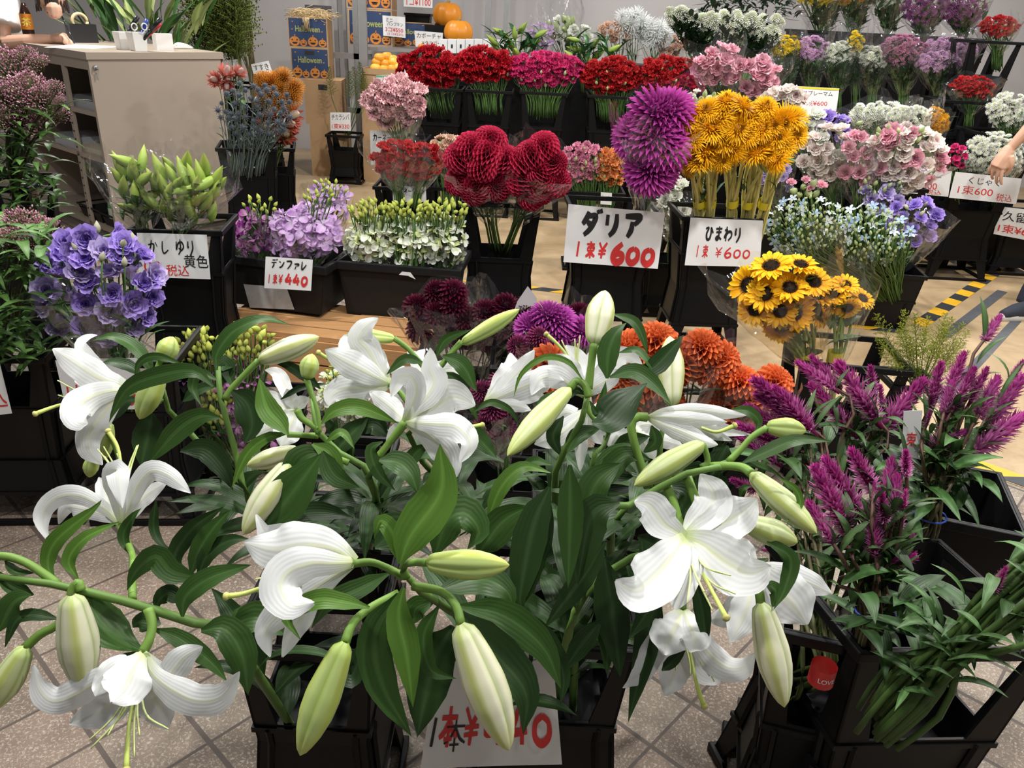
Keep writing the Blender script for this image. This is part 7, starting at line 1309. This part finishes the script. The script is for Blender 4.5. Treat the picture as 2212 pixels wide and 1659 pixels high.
dk = thing('foliage_bunch', 'dark green leafy branches at the top behind the white pompon asters', 'greenery', atY(1600, 40, 7.6)); fo = MB()
for i in range(420):
    p = atY(rng.uniform(1510, 1720), rng.uniform(-60, 40), rng.uniform(7.3, 7.8)); arcleaf(fo, p, rng.uniform(0, 6.28), rng.uniform(.08, .16), rng.uniform(.025, .045), rng.uniform(-.3, 1.2), rng.uniform(-.9, .3), np.array((.014, .035, .014)) * rng.uniform(.6, 1.7), nu=6, nv=3)
fo.build('foliage', LEAF, dk); st = MB(); 
for i in range(14): p = atY(rng.uniform(1520, 1710), 20, 7.5); st.tube([p, p * [1, 1, 0] + [0, 0, .5]], .007, 2, 5, (.06, .07, .03))
st.build('stem_bundle', STEM, dk)
# ------------------------------------------------------------ the wall of spray mums
def tier(label, px0, px1, py, Y, dp, h_=.08):
    a, b_ = atY(px0, py, Y), atY(px1, py, Y); z = (a[2] + b_[2]) / 2; mb = MB(); mb.box((a[0], Y, z - h_), (b_[0], Y + dp, z)); o = mb.build('display_shelf', BLACK, None, False, at=[a[0], Y, 0]); bevel(o, .006); tag(o, label, 'shelf', 'black display shelves of spray mums')
    for x in (a[0], (a[0] + b_[0]) / 2 - .03, b_[0] - .06):
        mb = MB(); mb.box((x, Y + .02, 0), (x + .06, Y + dp, z - h_)); mb.build('leg', BLACK, o, False)
#tier('lower black shelf under the middle row of wrapped mums', 1690, 2060, 218, 6.5, .45); for i, (px, what) in enumerate([(1715, 'the yellow and lilac wrapped mums'), (1800, 'the white wrapped mums'), (1890, 'the yellow and white wrapped mums'), (1985, 'the mauve wrapped mums')]): stacked(px, 196 + .05 * (px - 1715), 6.45, .36, .28, what, 0, h=.3, stand=True, win=False)
for px, what in [(1775, 'the greenish yellow mums at the top'), (1870, 'the golden and white mums at the top'), (1990, 'the violet mums at the top'), (2085, 'the darker violet mums at the top')]: stacked(px, 66 + .05 * (px - 1775), 7.25, .42, .3, what, 0, win=False)
#tier('upper black shelf behind the middle row of wrapped mums', 1700, 2140, 90, 7.3, .45)
for lab, kd, ell, n in [('wrapped yellow spray mums at the left end of the middle row', 'mum_yellow', (1700, 100, 32, 24), 32), ('wrapped lilac spray mums right of the yellow ones', 'mum_lilac', (1755, 105, 34, 26), 34), ('wrapped white spray mums in front of a yellow bunch', 'mum_white', (1812, 114, 38, 24), 36), ('wrapped yellow spray mums squeezed between two white bunches', 'mum_yellow', (1850, 95, 14, 28), 14), ('wrapped white spray mums left of the mauve bunch', 'mum_white', (1885, 124, 38, 26), 36), ('broad wrapped mauve spray mums', 'mum_mauve', (1952, 110, 54, 34), 52), ('wrapped bright lilac spray mums at the right end', 'mum_lilac', (2052, 108, 58, 26), 50), ('wrapped pale pink spray mums in front of the lilac bunch', 'mum_lilac', (2028, 134, 46, 24), 40)]:
    bouquet('mum_bouquet', lab, 'bouquet', kd, 6.55 if 'pale pink' not in lab else 6.4, ell, n, .062, (ell[0] - 2, 205), 'wrapped spray mums in the middle row', wr=True, over=.12, nl=150, lL=(.06, .11), lW=.024, bul=.6, upw=.5, flare=1.1)
for lab, kd, ell, n in [('wrapped greenish yellow mums cut by the top edge', 'mum_yellow', (1775, -14, 56, 26), 34), ('wrapped golden mums cut by the top edge', 'mum_gold', (1845, -10, 42, 24), 28), ('wrapped white mums cut by the top edge', 'mum_white', (1918, -12, 40, 26), 28), ('wrapped violet mums left of the darker violet bunch', 'mum_violet', (1995, 18, 46, 40), 46), ('wrapped violet mums at the right end of the top row', 'mum_violet', (2080, 14, 50, 42), 48)]:
    bouquet('mum_bouquet', lab, 'bouquet', kd, 7.35, ell, n, .068, (ell[0], 82), 'wrapped spray mums in the top row', wr=True, over=.1, nl=190, lL=(.07, .12), lW=.028, bul=.6, flare=1.1)
for lab, ell, n, what, px, py in [('small red blooms in the upper right bucket by the wall', (2158, 58, 40, 20), 34, 'the upper small red blooms', 2155, 88), ('small red blooms in the lower right bucket', (2102, 190, 46, 22), 40, 'the lower small red blooms', 2095, 218)]:
    Y_ = 6.2 if py < 100 else 5.9
    bouquet('mum_bouquet', lab, 'bouquet', 'spray_red', Y_, ell, n, .055, (px, py + 30), 'small red blooms', wr=True, over=.06, nl=30, lL=(.04, .07), lW=.016, upw=.7); stacked(px, py, Y_ - .1, .36, .3, what, 0, lo=.3)
bouquet('daisy_bunch', 'white daisies in the upper bucket at the right edge', 'bouquet', 'mum_white', 5.6, (2185, 240, 54, 38), 52, .05, (2190, 300), 'white daisies at the right edge', nl=60, lL=(.04, .07), lW=.014); stacked(2185, 288, 5.5, .42, .3, 'the upper white daisies', 0)
bouquet('daisy_bunch', 'white daisies in wrap behind the card the hand reaches over', 'bouquet', 'mum_white', 5.35, (2150, 335, 66, 48), 80, .05, (2150, 420), 'white daisies at the right edge', wr=True, nl=60, lL=(.04, .07), lW=.014, over=.02)
bouquet('mum_bouquet', 'wrapped cluster of white spray mums under the mum card', 'bouquet', 'mum_white', 5.4, (1900, 248, 66, 26), 56, .058, (1910, 340), 'white and gold mums above the lisianthus', wr=True, nl=20, lW=.015, over=.06); bouquet('mum_bouquet', 'second cluster of small white mums beside the gold ones', 'bouquet', 'mum_white', 5.3, (1965, 255, 46, 26), 44, .05, (1955, 340), 'white and gold mums above the lisianthus', wr=True, nl=16, lW=.015); bouquet('mum_bouquet', 'gold spray mums right of the white clusters', 'bouquet', 'mum_gold', 5.4, (2020, 262, 28, 28), 30, .052, (2005, 345), 'white and gold mums above the lisianthus', wr=True, nl=12, lW=.015, over=.05)
bouquet('lisianthus_bouquet', 'blush white lisianthus spilling out left of the price cards', 'bouquet', ['blush_lisi', 'blush_lisi', 'white_lisi'], 4.7, (1790, 335, 58, 54), 20, .115, (1800, 440), 'blush lisianthus bouquets', wr=True, nl=8, over=.05); bouquet('lisianthus_bouquet', 'large wrapped bouquet of blush lisianthus leaning right', 'bouquet', ['blush_lisi', 'blush_lisi', 'blush_lisi', 'pink_lisi'], 4.6, (1950, 340, 82, 62), 34, .11, (1900, 440), 'blush lisianthus bouquets', wr=True, nl=10, over=.05, buds=[('green_bud', 8, (1950, 290, 70, 20), .045)])
bouquet('lisianthus_bouquet', 'hot pink lisianthus between the two blush bouquets', 'bouquet', 'pink_lisi', 4.6, (1852, 345, 30, 52), 9, .105, (1850, 440), 'blush lisianthus bouquets', wr=True, nl=4); bouquet('lisianthus_bouquet', 'purple edged lisianthus above the blush ones', 'bouquet', 'purple_lisi', 4.9, (1795, 275, 36, 18), 6, .11, (1800, 400), 'blush lisianthus bouquets', nl=4, buds=[('green_bud', 8, (1810, 262, 50, 16), .045)])
bouquet('lisianthus_bouquet', 'cream lisianthus beside the shaggy yellow sunflowers', 'bouquet', 'white_lisi', 4.9, (1745, 270, 30, 30), 9, .11, (1750, 400), 'blush lisianthus bouquets', nl=4); bouquet('lisianthus_bouquet', 'soft blush lisianthus peeping over the shaggy sunflowers', 'bouquet', 'blush_lisi', 5.2, (1700, 212, 40, 14), 7, .12, (1700, 330), 'blush lisianthus bouquets', nl=3)
bouquet('lisianthus_bouquet', 'wrapped pink lisianthus standing higher behind the yellow sunflowers', 'bouquet', 'pink_lisi', 5.6, (1550, 140, 44, 36), 13, .125, (1570, 260), 'pink lisianthus bouquets', wr=True, over=.14, flare=1.25, nl=4); bouquet('lisianthus_bouquet', 'wrapped pink lisianthus drooping lower towards the mum card', 'bouquet', 'pink_lisi', 5.5, (1632, 168, 44, 34), 12, .13, (1610, 270), 'pink lisianthus bouquets', wr=True, over=.14, flare=1.3, nl=4)
bouquet('stock_bunch', 'white stock flowers tucked left of the shaggy sunflowers', 'bouquet', ['white_lisi', 'green_bud'], 5.2, (1520, 222, 36, 24), 18, .06, (1530, 330), nl=8)
bouquet('lisianthus_bouquet', 'small lilac blooms behind the sunflower stems', 'bouquet', 'lilac_lisi', 4.6, (1675, 388, 34, 26), 9, .08, (1680, 470), 'low lisianthus bouquets', wr=True, nl=4); bouquet('lisianthus_bouquet', 'small pink blooms above the blue star flowers', 'bouquet', ['pink_lisi', 'green_bud'], 4.5, (1740, 405, 36, 18), 10, .07, (1750, 480), 'low lisianthus bouquets', nl=4)
bouquet('pink_mum_bunch', 'few magenta blooms beside the daisy card', 'bouquet', 'hot_pink_carnation', 5.2, (2068, 340, 18, 22), 9, .055, (2070, 400), nl=6)
sign('yellow banded card for spray mums behind the wrapped blush flowers', [(1722, 186), (1813, 191), (1806, 240), (1724, 238)], 6.43, [('band', YTAPE, .5, .05, 1, .08, 0), ('スプレーマム', INK, .5, .26, .72, .2, .0), ('1束¥600', RED, .45, .68, .6, .24, .0)])
sign('price card ending in six hundred yen left of the reaching hand', [(1945, 358), (2056, 370), (2048, 425), (1940, 415)], 5.05, [('ター', INK, .66, .28, .3, .22, .0), ('¥600', RED, .55, .64, .4, .26, .0), ('税込', RED, .7, .87, .3, .2, .0)])
sign('wide price card under the reaching hand', [(2064, 371), (2207, 386), (2195, 441), (2050, 427)], 5.1, [('くじゃく', INK, .46, .26, .46, .26, .0), ('1束600', RED, .36, .64, .52, .34, .0), ('税込', RED, .8, .8, .24, .3, .0)])
sign('price card cut off at the right edge below the wide card', [(2160, 446), (2290, 460), (2275, 530), (2145, 505)], 5.3, [('久留', INK, .28, .3, .4, .34, .008), ('1束¥600', RED, .4, .74, .7, .3, .012)])
for what, px, py, Y, wd in [('the blush lisianthus at the back', 1800, 412, 4.75, .42), ('the leaning blush lisianthus', 1930, 405, 4.7, .40), ('the small lilac blooms', 1690, 440, 4.65, .34), ('the white daisies above the taped floor', 2125, 400, 5.2, .40), ('stock beyond the wide price card', 2235, 450, 5.4, .36), ('the pink lisianthus', 1590, 260, 5.6, .42), ('the white and gold mums', 1930, 330, 5.5, .5), ('the white stock', 1520, 335, 5.1, .3), ('the cream lisianthus', 1730, 330, 5.1, .3), ('the purple right lisianthus', 1950, 505, 4.4, .3)]: stacked(px, py, Y, wd, .3, what, .0)
